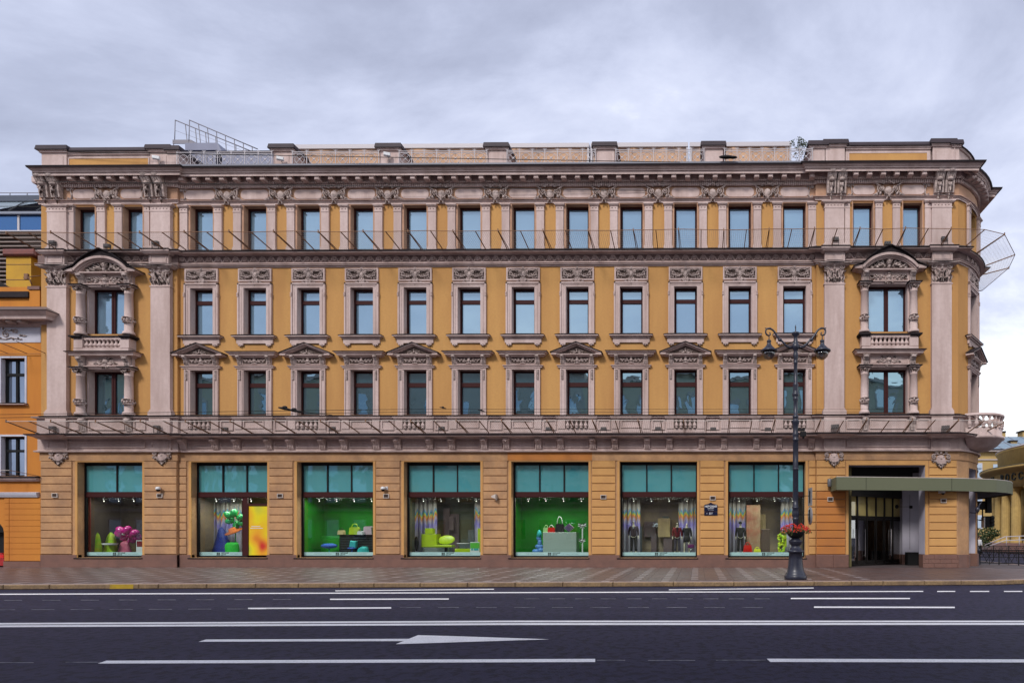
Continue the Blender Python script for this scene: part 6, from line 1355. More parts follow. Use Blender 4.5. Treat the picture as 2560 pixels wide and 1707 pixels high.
MB().flat(poly+back[1:], .06, zc1-zc0-.04).build('soffit', mat('canopy_soffit', (.03, .032, .03), .6), t)
for i in range(len(poly)-1):
    a, b = poly[i], poly[i+1]; MB().sweep([(.006, -.01), (.022, -.01), (.022, zc1-zc0), (.006, zc1-zc0)], [a, b]).build('fascia_panel', OLV, t)
MB().sweep([(0.006, -.01), (0.02, -.01), (0.02, zc1-zc0), (0.006, zc1-zc0)], [(poly[0][0], -BAY-.1), poly[0]]).build('fascia_panel', OLV, t)
MB().sweep([(-.06, zc1-zc0+.001), (.03, zc1-zc0+.001), (.03, zc1-zc0+.03), (-.06, zc1-zc0+.03)], poly).build('edge_trim', PALE, t)
for k in (3, 6): p = poly[1 if k == 3 else 3]; MB().box(p[0]-.008, p[0]+.008, p[1]-.032, p[1]+.01, 0, zc1-zc0).build('joint', BLK, t)
# ================================================ small fittings on the walls
def wallbox(px, py, label, o=BAY+.05):
    p = (X(px, o), -o, Z(py, o)); t = thing('wall_vent', label, 'vent', p, 0, 'small framed vents on the stone piers')
    q = MB(); w_, h_, f_ = .155, .115, .03
    for c_ in ((-w_, w_, h_-f_, h_), (-w_, w_, -h_, -h_+f_), (-w_, -w_+f_, -h_+f_, h_-f_), (w_-f_, w_, -h_+f_, h_-f_)): q.box(c_[0], c_[1], -.07, 0, c_[2], c_[3])
    q.build('frame', PALE, t); MB().box(-w_+f_, w_-f_, -.02, 0, -h_+f_, h_-f_).build('back', GRA, t)
    for k in range(4): MB().box(-w_+f_, w_-f_, -.045, -.02, -h_+f_+.01+k*.038, -h_+f_+.028+k*.038).build('louvre', SHADE, t)
for (px, py, l_), o in zip(((139, 1237, 'framed wall vent on the pier at the far left end'), (401, 1238, 'framed wall vent just under the dome camera left of the second shop window'), (701.5, 1238.5, 'framed wall vent on the pier between second and third shop windows'), (966.5, 1239.5, 'framed wall vent under the dome camera between third and fourth shop windows'), (1508.8, 1242, 'framed wall vent on the pier between fifth and sixth shop windows'), (1781.7, 1245, 'framed wall vent above the dark blue street name plate'), (2075.5, 1248, 'framed wall vent on the orange pier left of the entrance'), (2358, 1252, 'framed wall vent on the pier right of the entrance')), (.2, .2, .05, .05, .05, .05, .2, .2)): wallbox(px, py, l_, o)
def domecam(px, py, o, label, side=1):
    t = thing('dome_camera', label, 'camera', (X(px, o), -o, Z(py, o)), 0, 'white dome cameras on the piers')
    MB().slab(-.06+.12*side, .06+.12*side, -.06, 0, -.06, .12, .01).build('bracket', WHT, t); MB().box(min(0, .12*side), max(0, .12*side), -.22, -.04, .02, .08).lathe([(.05, .1), (.11, .06), (.12, -.02), (.115, -.05)], (0, -.2, 0), 14).build('housing', WHT, t)
    MB().lathe([(.095, -.05), (.085, -.10), (.05, -.14), (0, -.15)], (0, -.2, 0), 12).build('dome', BLK, t)
domecam(403, 1221, .2, 'white dome camera above a vent left of the second shop window', -1); domecam(962, 1221, .05, 'white dome camera above a vent left of the fourth shop window'); domecam(2354, 1231, .2, 'white dome camera just below the green canopy', -1)
t = thing('horn_speaker', 'beige horn loudspeaker on the pier left of the fifth shop window', 'loudspeaker', (X(1239, .05), -.05, Z(1242, .05)))
MB().add([(-.16, -.25, -.02), (-.16, -.25, .05), (-.02, -.22, .03), (-.02, -.2, -.04), (.10, -.34, -.12), (.10, -.34, .14), (.10, 0, .14), (.10, 0, -.12)], [(0, 1, 5, 4), (1, 2, 6, 5), (2, 3, 7, 6), (3, 0, 4, 7), (3, 2, 1, 0), (4, 5, 6, 7)]).build('horn', PALE, t); MB().box(.02, .08, -.05, 0, -.2, 0).build('bracket', PALE, t)
t = thing('street_name_plate', 'dark blue street name plate with an arched top on the stone pier', 'sign', (X(1777, .06), -.07, Z(1268.5, .06))); SGN = mat('navy_enamel', (0.006, 0.009, 0.035), .25, spec=.6)
def plate(w_, h0, h1, arch_=0):
    q = MB(); pts = [(-w_, h0), (w_, h0), (w_, h1)]
    if arch_: pts += [(w_*.86, h1+arch_*.35), (w_*.3, h1+arch_*.8), (w_*.12, h1+arch_*1.35), (-w_*.12, h1+arch_*1.35), (-w_*.3, h1+arch_*.8), (-w_*.86, h1+arch_*.35)]
    pts.append((-w_, h1)); return q.prism(pts, -.025, 0)
plate(.36, -.21, .13, .1).build('plate', SGN, t)
text('НЕВСКИЙ', .135, WHT, t, (0, -.028, .055), ext=.002, bold=.004); text('ПРОСПЕКТ', .062, WHT, t, (0, -.028, -.05), ext=.002, bold=.002); text('Nevsky prospekt', .045, WHT, t, (0, -.028, -.13), ext=.002)
t = thing('house_number_plate', 'dark blue plate with house number 116 under the street name', 'sign', (X(1777, .06), -.07, Z(1283.5, .06))); plate(.36, -.09, .09).build('plate', SGN, t); text('116', .15, WHT, t, (0, -.028, 0), ext=.002, bold=.006); text('№', .06, WHT, t, (-.21, -.028, 0), ext=.002)
t = thing('wall_lantern', 'grey cylindrical wall lamp at the left end of the green canopy', 'lamp', (X(2075, .5), -.2, Z(1207, .5))); MB().lathe([(.11, -.2), (.12, -.19), (.12, .2), (.10, .22)], (0, -.2, 0), 14).build('shade', mat('grey_lamp_metal', (.12, .12, .13), .4), t); MB().box(-.03, .03, -.1, .02, -.04, .04).tube([(0, -.2, .22), (.06, -.15, .3), (.2, -.1, .3)], .012, 4).build('bracket', BLK, t)
p_ = FM @ Vector((-.86, -.06, 0)); t = thing('wrought_iron_bracket', 'black wrought iron bracket lamp on the corner right of the entrance pier', 'lamp', (p_.x, p_.y, Z(1268, .1)), FROT)
MB().box(-.03, .03, -.03, 0, -.55, .5).build('back_plate', IRON, t); MB().tube([(0, -.03, -.25), (.02, -.3, -.3), (.05, -.45, -.05), (.05, -.5, .15), (.08, -.6, .3)], [.04, .05, .06, .04, .02], 7).ell((.03, -.4, -.12), (.1, .12, .16), 10, 7).build('arm', IRON, t)
def flood(px, py, o, label, big=1.0, yaw=0, grp='floodlights on the ledges', face=1):
    t = thing('floodlight', label, 'floodlight', (X(px, o), -o, Z(py, o)), R(yaw), grp)
    b = .17*big; MB().box(-b, b, -.07, .07, .02, .02+b*1.1).box(-b*.8, b*.8, -.1*face, -.0, .05, b*.9).build('head', mat('dark_grey_casting', (.045, .042, .045), .5), t)
    MB().box(-b*1.12, -b*1.04, -.02, .02, -.2*big, .1).box(b*1.04, b*1.12, -.02, .02, -.2*big, .1).box(-b*1.1, b*1.1, -.02, .02, -.22*big, -.2*big).build('yoke', BLK, t)
nm = ['first', 'second', 'third', 'fourth', 'fifth', 'sixth', 'seventh', 'eighth', 'ninth', 'tenth', 'eleventh']
for k, (px, py) in enumerate(((131, 1072), (392, 1071), (562, 1076), (831, 1075), (1104, 1075), (1372, 1077), (1509, 1077), (1645, 1077), (1783, 1078), (1920, 1079))): flood(px, py, .55, '%s floodlight from the left on the lower ledge above the shops' % nm[k], .9)
flood(2088, 1074, .6, 'larger floodlight on the lower ledge left of the entrance bay', 1.2, -25); flood(2364, 1077, .6, 'larger floodlight on the lower ledge at the right corner', 1.2, -25)
for px, py, l_ in ((131, 607, 'floodlight under the leftmost top-floor broad pilaster'), (388, 609, 'floodlight under the second broad pilaster of the top floor'), (2089, 607, 'floodlight under the third broad pilaster of the top floor'), (2361, 607, 'floodlight under the rightmost broad pilaster of the top floor'), (268, 616, 'flat floodlight above the left curved pediment'), (2219, 618, 'flat floodlight above the right curved pediment')): flood(px, py, .42, l_, .95)
for px, py, l_ in ((389, 391, 'white floodlight on the left attic pier'), (699, 395, 'white floodlight on the first free attic pier'), (966, 386, 'white floodlight on the second free attic pier')):
    t = thing('attic_floodlight', l_, 'floodlight', (X(px, -.1), .2, Z(py, -.1)), R(20), 'floodlights on the attic piers'); MB().slab(-.17, .17, -.2, -.05, -.08, .1, .02).build('head', WHT, t); MB().tube([(0, -.05, 0), (.12, .05, -.22), (.14, .12, -.3)], .02, 5).build('arm', PALE, t)
q = MB(); q.ell((0, 0, .05), (.42, .12, .09), 12, 6).ell((.35, 0, .03), (.25, .1, .07), 10, 5); g = q.build('cable_coil', BLK, None, (X(1816, .3), -.3, zr+.08)); tag(g, 'black bundle of cable lying on the gutter below the fifth attic pier', 'cable')
# ================================================ street lamp
lp = G(1989, 1447, 0); K = 24.9/FPX
lamp = thing('street_lamp', 'tall navy cast iron street lamp with two hanging lanterns by the kerb', 'street lamp', (lp[0], lp[1], 0))
def lh_(py): return (1447-py)*K
def prof(rows): return [(r*K, lh_(y)) for y, r in rows]
MB().lathe(prof([(1447, 28), (1444, 28.5), (1439, 28.5), (1436.5, 27), (1435, 25), (1432, 25), (1430, 23), (1422, 20.5), (1412, 18.8), (1398, 17.6), (1380, 16.8), (1379, 21), (1374.5, 21), (1373.5, 17), (1369, 14.5), (1366, 11.5), (1362, 11), (1359, 15), (1352, 17.5), (1350, 17.8), (1348, 14), (1344, 9.5), (1338, 9)]), n=12).build('base', IRON, lamp)
pr = [(1338, 8), (1300, 7.4), (1296, 9), (1294, 9), (1292, 7), (1288, 9.2), (1278, 9.4), (1270, 7.4), (1268, 9.3), (1265, 9.3), (1264, 6.8), (1248, 6.6), (1172, 6.4), (1171, 8), (1168, 8), (1167, 6.2), (1100, 5.9), (1098, 8), (1094, 8), (1092, 6.4), (1086, 8), (1080, 8), (1076, 6.4), (1060, 7.5), (1055, 9), (1050, 10.2), (1048, 10.2), (1046, 7), (1042, 6), (1040, 7.6), (1036, 7.6), (1034, 5.2), (1000, 5), (994, 7), (990, 7), (989, 5.2), (985, 8.4), (978, 8.4), (976, 5.8), (972, 6.4), (966, 6), (958, 7), (955, 7), (952, 4.6), (905, 4.4), (903, 5.4), (900, 5.4), (898, 4.4), (892, 5.4), (886, 6.6), (880, 6.2), (874, 4.8), (870, 6), (866, 9), (858, 9.4), (854, 7), (850, 5.4), (846, 5.6), (842, 4.6), (836, 5), (830, 10), (828, 10.4), (826, 10.2), (825, 3.6), (822, 1.6), (815, 1.3), (812, 1.9), (806, .5)]
MB().lathe(prof(pr), n=12).build('pole', IRON, lamp)
q = MB()
for k in range(10): a = 2*math.pi*k/10; q.tube([(6.5*K*math.cos(a), 6.5*K*math.sin(a), lh_(1246)), (6.2*K*math.cos(a), 6.2*K*math.sin(a), lh_(1102))], .012, 4)
q.build('fluting', IRON, lamp, kind='stuff')
def P2(cx, cy): return ((1880+cx/4.355-1988)*K, (790+cy/4.355))
ar_ = [P2(*p) for p in ((432, 312), (408, 318), (378, 308), (350, 280), (325, 252), (300, 235), (275, 205), (245, 155), (220, 125), (190, 108), (160, 110), (143, 128), (142, 155), (155, 178), (175, 187), (193, 176), (192, 160), (180, 156))]
tl_ = [P2(*p) for p in ((150, 108), (138, 108), (134, 98))]
ROTL = R(4)
for s_ in (-1, 1):
    q = MB(); q.tube([(-s_*x, 0, lh_(y)) for x, y in ar_], [.05, .055, .05, .045, .04, .055, .04, .04, .036, .045, .035, .032, .034, .036, .034, .03, .026, .024], 7); q.tube([(-s_*x, 0, lh_(y)) for x, y in tl_], [.03, .02, .008], 5)
    xs, _ = P2(298, 235); q.ell((-s_*xs, 0, lh_(844)), (.09, .07, .07), 8, 6); arm = q.build('arm', IRON, lamp)
    xs = 67*K*s_; q = MB(); q.tube([(xs, 0, lh_(833)), (xs, 0, lh_(846))], .022, 6)
    q.lathe(prof([(843, 2), (845, 5), (848, 6), (850, 4.5), (855, 5.5), (858, 7), (862, 11), (867, 16), (870, 21), (873, 21.5), (874.5, 20), (874, 15)]), (xs, 0, 0), 18); sh = q.build('lamp_shade', IRON, lamp)
    BOWL = clear_mat('lantern_glass%d' % s_, .25, (.45, .43, .38)) if s_ < 0 else BOWL
    MB().lathe([(r*K, lh_(y)) for y, r in ((874, 16), (880, 15.8), (886, 13.6), (891, 9), (894, 3))], (xs, 0, 0), 16).build('glass_bowl', BOWL, lamp)
    MB().ell((xs, 0, lh_(880)), (.06, .06, .09), 10, 6).build('bulb', WHT, lamp)
MB().box(-.02, .36, -.08, .02, lh_(1074), lh_(1068)).box(.18, .4, -.14, .0, lh_(1088), lh_(1076)).ell((.3, -.06, lh_(1090)), (.05, .05, .06), 8, 5).build('camera_box', BLK, lamp)
t = thing('flower_planter', 'round hanging planter of red begonias on the street lamp', 'planter', (lp[0], lp[1], lh_(1342)))
MB().lathe([(r*K, (1342-y)*K) for y, r in ((1344, 9), (1342, 14), (1336, 20), (1330, 22.5), (1326, 23.5))], n=16).build('bowl', BLK, t)
q = MB()
for k in range(40):
    a = rnd.uniform(0, 6.28); r_ = rnd.uniform(.2, 1)**.5*36*K; leafblob(q, (r_*math.cos(a), r_*math.sin(a), (1342-1322)*K+rnd.uniform(-.14, .2)*(1.2-r_/(36*K))-.10*(r_/(36*K))), (.12, .12, .10), 16, .035, k+100)
q.build('leaves', mat('bronze_green_leaves', (0.05, 0.09, 0.015), .6, (0.16, 0.08, 0.01), 6, .9), t, kind='stuff')
q = MB()
for k in range(230):
    a = rnd.uniform(0, 6.28); r_ = rnd.uniform(.1, 1)**.5*37*K; z_ = (1342-1316)*K+.14*(1-r_/(37*K))-.1*(r_/(37*K))**2+rnd.uniform(-.13, .08)
    q.ell((r_*math.cos(a), r_*math.sin(a), z_), (.03, .03, .024), 5, 3)
q.build('blossoms', mat('red_blossom', (0.60, 0.02, 0.02), .6, (0.62, .07, .02), 5, .9), t, kind='stuff')
for nm_, q0, q1, lab_, rnd_ in (('traffic_sign', 1217, 1262, 'rectangular road sign seen almost edge-on from behind, on the lamp post', 0), ('traffic_sign', 1264, 1310, 'round road sign seen almost edge-on below the rectangular one', 1)):
    x_ = 36*K; zc_ = lh_((q0+q1)/2); h_ = (q1-q0)/2*K; t = thing(nm_, lab_, 'road sign', (lp[0]+x_, lp[1], zc_), R(4))
    if rnd_: MB().lathe([(h_, 0), (h_+.006, .01), (h_, .02)], n=24).xf(Matrix.Rotation(R(90), 4, 'Y')).build('plate', mat('sign_back_grey', (.22, .22, .24), .45), t)
    else: MB().box(0, .02, -.3, .3, -h_, h_).build('plate', MATS['sign_back_grey'] if 'sign_back_grey' in MATS else mat('sign_back_grey', (.22, .22, .24), .45), t)
    MB().tube([(-x_+.1, 0, .04), (0, 0, .04)], .014, 5).box(-.03, 0, -.04, .04, -h_*.7, h_*.7).build('bracket', BLK, t)
# ================================================ overhead wires
def wire(pts, r, label, name='overhead_wire', g=None): o_ = MB().tube(pts, r, 4).build(name, BLK); tag(o_, label, 'wire', g); return o_
wire([(X(172, -.2), .2, Z(374.5, -.2)), (X(1700, .95), -.95, Z(409, .95))], .018, 'black cable crossing in front of the attic and roof railings')
wire([(X(100, .85), -.9, Z(449, .85)), (X(1664, .15), -.15, Z(480, .15))], .016, 'black cable crossing in front of the dentils of the upper cornice')
wire([at(-150, 1038, 18), at(1000, 1023, 21), (X(2262, .35), -.35, Z(1020.5, .35)-.1)], .009, 'upper one of two thin trolley wires over the road'); wire([at(-150, 1046, 18), at(1000, 1030, 21), (X(2262, .35), -.35, Z(1027.5, .35)-.1)], .009, 'lower one of two thin trolley wires over the road')
wire([at(705, 1020, 18), at(760, 1030, 18), at(830, 1037, 18)], .012, 'short dark cable hanging from the left trolley clamp')
for px, py, l_ in ((712, 1021, 'dark clamp on the trolley wires above the left shops'), (735, 1026, 'second dark clamp close beside the left trolley clamp'), (1107, 1019, 'small dark clamp on the trolley wires near the middle'), (1203, 1026, 'tiny dark hook on the trolley wires right of the middle clamp')):
    s_ = .5 if px > 1000 else 1; p = at(px, py, 18); g = MB().tube([(-.18*s_, 0, .03*s_), (0, 0, 0), (.2*s_, 0, -.05*s_)], [.02*s_, .045*s_, .02*s_], 6).ell((0, 0, .03*s_), (.08*s_, .05*s_, .05*s_), 8, 5).build('wire_clamp', BLK, None, p); tag(g, l_, 'clamp')
# ================================================ left neighbour
ORA = mat('orange_plaster', (0.56, 0.225, 0.045), 0.9, (0.46, 0.17, 0.04), .6, .9, .1, 20, spec=.15, streak=True); YEP = mat('yellow_plaster', (0.55, 0.31, 0.035), .9, (.42, .24, .04), 1, .9)
WST = mat('white_stucco', (0.55, 0.55, 0.62), .85, (.42, .41, .48), 1.2, .8)
N_ = thing('orange_neighbour_house', 'orange plastered house with white relief frieze adjoining at the far left', 'building', (X(50), 0, 0)); nx = N_.location.x
def npart(mb, name, m, par=None, kind=None): 
    mb.v = [(x-nx, y, z) for x, y, z in mb.v] if par is None else mb.v; return mb.build(name, m, par or N_, kind=kind)
xr = XL-.01; xl_ = xr-24; xw = X(104)
wins = []
q = MB(); hs = []
for k in range(5):
    o_ = -k*3.9; hs += [(X(2.6)+o_, X(63)+o_, Z(1006), Z(892)), (X(2.6)+o_, X(63)+o_, Z(1190), Z(1089))]
arc_ = [(X(-150), X(10), -.17, Z(1330))]
sheet(q, xl_, xw, -.17, Z(713), hs+arc_, .0, .34); npart(q, 'wall', ORA)
q = MB(); pts = [(X(-150), Z(1330)), (X(10), Z(1330))]; ac = ((X(-150)+X(10))/2); ar2 = (X(10)-X(-150))/2
pa = [(ac+ar2*math.cos(R(t_)), Z(1330)+ar2*.55*math.sin(R(t_))) for t_ in range(0, 181, 15)]
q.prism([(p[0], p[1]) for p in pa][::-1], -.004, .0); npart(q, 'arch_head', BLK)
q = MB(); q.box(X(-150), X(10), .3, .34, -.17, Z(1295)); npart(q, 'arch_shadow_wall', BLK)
q = MB(); q.box(X(12), xw, -.08, .1, -.1, Z(1403)); npart(q, 'plinth', GRA)
gr = [1402, 1386, 1371.5, 1357, 1343, 1328.5, 1314.5, 1300, 1286, 1271, 1257, 1242.5]
for j in range(11):
    for a, b in ((12.5, 25), (25.6, 104)):
        z0, z1 = Z(gr[j])+.006, Z(gr[j+1])-.006; q = MB().slab(X(a)+.004-nx, X(b)-.004-nx, -.05, .0, z0, z1, .008); q.build('stone_block', ORA, N_)
q = MB(); q.sweep([(0, Z(1242)), (.12, Z(1242)), (.18, Z(1236)), (.2, Z(1231)), (0, Z(1229))], [(xl_, 0), (xw-.1, 0)]); npart(q, 'white_moulding', WST)
q = MB(); q.sweep([(0, Z(1202)), (.14, Z(1202)), (.25, Z(1197)), (.25, Z(1194)), (0, Z(1194))], [(xl_, 0), (xw-.05, 0)]); npart(q, 'belt_moulding', PNK)
q = MB(); q.sweep([(0, Z(1194)), (.3, Z(1194)), (.3, Z(1191.5)), (0, Z(1189))], [(xl_, 0), (xw-.05, 0)]); npart(q, 'belt_flashing', TIN)
q = MB(); q.box(xl_, X(103), -.03, .02, Z(853), Z(813)); npart(q, 'relief_band', WST)
o = Orn(0)
o.scroll(0, 0, 11, 1.5, 1, 40, 1.2); o.scroll(24, 6, 7, 1.4, -1, 200, 1.1); o.scroll(-24, -4, 7, 1.4, 1, 20, 1.1)
for x, z, a in ((10, 8, 20), (32, -4, 10), (36, -2, -20), (28, -9, -30), (-12, -9, 200), (-30, 8, 150), (12, -8, -40), (42, -5, 5), (-8, 10, 80)): o.leaf(x, z, 11, a, 2.2, 2)
o.line([(-14, -12), (0, -13), (14, -9), (26, -12), (40, -13)], 1.2); MEZ = o.mesh('relief_scroll', ORN)
for px in (18, -75, -168): put(MEZ, 'relief_scroll', N_, (X(px)-nx, -.05, Z(832)))
q = MB(); q.sweep([(0, Z(812, .2)), (.1, Z(812, .2)), (.14, Z(808, .2)), (.2, Z(806, .2)), (.22, Z(798, .3)), (.75, Z(797, .5)), (.78, Z(789, .6)), (.92, Z(783, .6)), (1.0, Z(779, .6)), (0, Z(779, .6))], [(xl_, 0), (X(117), 0), (X(117), 1)]); npart(q, 'eaves_cornice', PNK)
q = MB(); q.sweep([(0, Z(779, .6)), (1.03, Z(779, .6)), (1.06, Z(777, .6)), (0.0, Z(762, .0))], [(xl_, 0), (X(117), 0), (X(117), 1)]); npart(q, 'eaves_roof', mat('brown_grey_sheet', (.13, .10, .095), .5))
MEC = MB().slab(-.14, .14, -.6, -.2, 0, .16, .03).mesh('eaves_bracket', ORN)
for k in range(9): put(MEC, 'eaves_bracket', N_, (X(76)-nx-k*.62, 0, Z(797, .4)-.16))
q = MB(); q.box(X(78), X(104), -.1, .5, Z(764), Z(722)); npart(q, 'parapet_block', ORA); q = MB(); q.box(X(76), X(106), -.16, .56, Z(722), Z(714)); npart(q, 'parapet_cap', GRA)
q = MB(); q.box(xl_, X(78), -.16, .3, Z(741), Z(727)); npart(q, 'roof_trim', TIN); q = MB(); q.prism([(X(60), Z(727)), (X(-60), Z(727)), (X(-60), Z(668)), (X(-10), Z(700))][::-1], .1, .6); npart(q, 'gable_roof', TIN)
for (a, b, c, d), flr in zip(hs, (2, 1)*5):
    q = MB(); q.box(a-.10, a, -.03, .0, c, d); q.box(b, b+.1, -.03, .0, c, d); q.box(a-.1, b+.1, -.03, 0, d, d+.1); q.box(a, a+.02, -.03, .32, c, d-.02); npart(q, 'window_surround', WST)
    wn = window((a+b)/2-nx, .2, c, d, (b-a)/2, [(c+(d-c)*.62, c+(d-c)*.68)], .06, GFAR, 'n%d' % flr, None, .12, BLK, N_)
    if flr == 2: q = MB(); q.box(a-.4, b+.15, -.2, 0, c-.09, c-.04); npart(q, 'window_sill', PNK); q = MB(); q.box(a-.42, b+.17, -.22, 0, c-.04, c-.01); npart(q, 'sill_flashing', TIN)
def line_net(pts, label):
    t = thing('snow_net', label, 'netting', pts[0][0]); O2 = Vector(pts[0][0])
    for a, b in pts: MB().tube([Vector(a)-O2, Vector(b)-O2], .02, 4).build('strut', RUST, t)
    MB().tube([Vector(b)-O2 for a, b in pts], .016, 4).build('rail', PALE, t); MB().tube([Vector(a)-O2 for a, b in pts], .016, 4).build('rail', RUST, t)
line_net([((X(116, .1)-k*1.05, -.1, Z(881, .1)), (X(40, 1.3)-k*1.05, -1.3, Z(849, 1.3))) for k in range(4)], 'thin rusty net struts under the white relief of the orange house')
line_net([((X(98, .3)-k*1.05, -.3, Z(1189, .3)), (X(24, 1.3)-k*1.05, -1.3, Z(1174, 1.3))) for k in range(4)], 'thin rusty net struts above the belt of the orange house')
# chimney, glass roof, louvres behind the neighbour
t = thing('roof_chimney', 'broad yellow chimney with a red-brown cap above the orange house', 'chimney', at(45, 720, 36.5)); 
def rr_(px0, px1, py0, py1, d): a = at(px0, py0, d); b = at(px1, py1, d); return a[0], b[0], a[2], b[2]
x0, x1, z0, z1 = rr_(15, 78, 760, 641, 36.5); y = at(45, 700, 36.5)[1]; O2 = t.location
MB().box(x0-O2[0], x1-O2[0], y-O2[1], y-O2[1]+1.6, z0-O2[2], z1-O2[2]).build('stack', YEP, t)
for py in (662, 700): zz = at(45, py, 36.5)[2]-O2[2]; MB().box(x0-O2[0]-.01, x1-O2[0]+.01, y-O2[1]-.015, y-O2[1], zz, zz+.03).build('seam', RUST, t)
x0, x1, z0, z1 = rr_(8, 79, 640, 623, 36.4); MB().slab(x0-O2[0], x1-O2[0]+.3, y-O2[1]-.2, y-O2[1]+1.8, z0-O2[2], z1-O2[2], .08).build('cap', mat('red_brown_sheet', (.20, .06, .045), .6, (.12, .05, .05), 4, .8), t)
t = thing('roof_aerial', 'small rusty bracket aerial in front of the yellow chimney', 'aerial', at(80, 712, 35.5)); MB().tube([(0, 0, 0), (-.25, 0, .55)], .03, 5).tube([(-.5, 0, .42), (.55, 0, .52)], .025, 5).box(-.42, -.2, -.05, .05, .3, .62).build('frame', RUST, t)
def bgbox(name, px0, px1, py0, py1, d, dep, m, par, extra=0): a = at(px0, py0, d); b = at(px1, py1, d); return MB().box(a[0], b[0], a[1], a[1]+dep, a[2], b[2]).build(name, m, par)
t = thing('glass_roofed_block', 'modern block with blue glass band and louvres behind the orange house', 'building', (0, 0, 0))
DB = 46; bgbox('base_wall', -260, 108, 1330, 760, DB+2, 6, mat('brown_shadow_wall', (.10, .06, .05), .8), t); bgbox('louvre_back', -260, 108, 760, 580, DB+.4, 6, mat('dark_louvre_back', (.015, .012, .012), .7), t)
LOU = mat('grey_brown_louvre', (.22, .17, .15), .6)
for k in range(16): bgbox('louvre', -260, 108, 583+k*10.5+3.2, 583+k*10.5, DB, .25, LOU, t)
for a, b in ((-260, -100), (-98, -28), (-24, 43), (48, 108)): bgbox('glass_panel', a, b, 577, 536, DB, .1, GBLUE, t)
bgbox('band_frame', -260, 108, 580, 577, DB-.1, .4, ALU, t); bgbox('mullion', 43, 48, 577, 536, DB-.05, .2, ALU, t); bgbox('mullion', -28, -24, 577, 536, DB-.05, .2, ALU, t); bgbox('band_frame', -260, 108, 536, 530, DB-.15, .5, mat('grey_sheet_edge', (.2, .22, .27), .5), t)
a = at(-260, 530, DB-.1); b = at(108, 505, DB+4); RG = glass_mat('white_sky_glass', (.40, .48, .55), (.95, .97, 1), .6, .05); MB().add([(a[0], a[1], a[2]), (b[0], a[1], a[2]), (b[0], b[1], b[2]), (a[0], b[1], b[2])], [(0, 1, 2, 3)]).build('sloping_glass_roof', RG, t)
for py in (517,): a = at(-260, py, DB+1.9); b = at(108, py, DB+1.9); MB().tube([a, b], .04, 4).build('glazing_bar', BLK, t)
for px in (-60, 20, 90): MB().tube([Vector(at(px, 529, DB-.1))+Vector((0, 0, .06)), Vector(at(px+45, 506, DB+3.8))+Vector((0, 0, .1))], .04, 4).build('glazing_bar', BLK, t)
bgbox('ridge', -260, 108, 504, 490, DB+4, 3, mat('dark_blue_grey_sheet', (.05, .06, .085), .5), t)
for py in (482.5,): a = at(-260, py, DB+5); b = at(108, py, DB+5); MB().tube([a, b], .03, 4).build('handrail', GRY, t)
for px in (-60, -18, 25, 68, 108): MB().tube([at(px, 482, DB+5), at(px, 491, DB+5)], .03, 4).build('rail_post', GRY, t)
# car tail in the archway
t = thing('parked_car', 'red car standing in the dark archway at the left edge, only its corner seen', 'car', (X(-30), .9, -.17)); cw = X(12)-X(-30); RCAR = mat('red_car_paint', (.35, .012, .01), .25, spec=.7)
MB().prism([(-cw*1.1, .25), (cw*.98, .25), (cw, .55), (cw*.97, .8), (cw*.8, .95), (-cw*.9, .95), (-cw*1.1, .8)], -.9, 3.0).build('body', RCAR, t); MB().prism([(-cw*.9, .95), (cw*.78, .95), (cw*.6, 1.42), (-cw*.7, 1.42)], -.3, 2.0).build('cabin', BLK, t)
MB().box(cw*.74, cw*.96, -.93, -.88, .66, .84).build('tail_light', mat('red_lamp_lens', (.6, .02, .02), .2), t); MB().lathe([(.05, -.1), (.31, -.1), (.33, -.06), (.33, .06), (.31, .1), (.05, .1)], n=18).xf(Matrix.Translation((cw*.9, -.35, .33)) @ Matrix.Rotation(R(90), 4, 'Y')).build('wheel', BLK, t)
# ================================================ right: square with the rotunda
ROT = mat('yellow_rotunda_plaster', (0.55, 0.39, 0.14), .9, (0.42, 0.29, 0.11), .5, .9, .15, 6, fine=(3, .4, (.32, .21, .08)))
RC = (46.1, 33.0); RR = 14.7; CREAM = mat('cream_roof_edge', (.42, .36, .34), .8)
t = thing('metro_rotunda', 'yellow round colonnaded pavilion with lettered frieze at the right edge', 'building', (RC[0], RC[1], -.17))
def lz(prof_, name, m, n=72): return MB().lathe(prof_, (0, 0, .17), n).build(name, m, t)
zc_ = 8.6
lz([(RR-2.6, -.1), (RR-2.6, zc_)], 'cella_wall', ROT); lz([(RR-.2, -.2), (RR-.2, .5), (RR-.5, .5), (RR-.5, .9), (RR-3, .9)], 'stylobate', GRA)
lz([(RR-3, 6.7), (RR-1.15, 6.7), (RR-1.15, 7.15), (RR-1.05, 7.2), (RR-1.05, 8.15), (RR-.95, 8.2), (RR-.6, 8.35), (RR-.15, 8.5), (RR, 8.6), (RR, 8.78), (RR-.1, 8.82), (RR-1.6, 8.95), (RR-3, 8.95)], 'entablature', ROT)
lz([(RR-.02, 8.79), (RR+.03, 8.80), (RR+.02, 8.86), (RR-1.7, 9.0)], 'cornice_flashing', mat('dark_green_grey_sheet', (.09, .085, .06), .6))
lz([(RR-1.9, 8.9), (RR-1.9, 10.6), (RR-1.75, 10.7), (RR-1.7, 10.9)], 'drum', ROT); lz([(RR-1.68, 10.88), (RR-1.66, 11.0), (RR-2.6, 11.25), (RR-5, 11.9), (RR-9, 12.8), (0, 13.4)], 'dome', CREAM)
cs = MB(); n = 20; vs = []
prf = [(.62, 0), (.62, .18), (.52, .28), (.48, .4), (.46, 3.5), (.42, 5.4), (.5, 5.5), (.56, 5.65), (.62, 5.75), (.62, 5.85)]
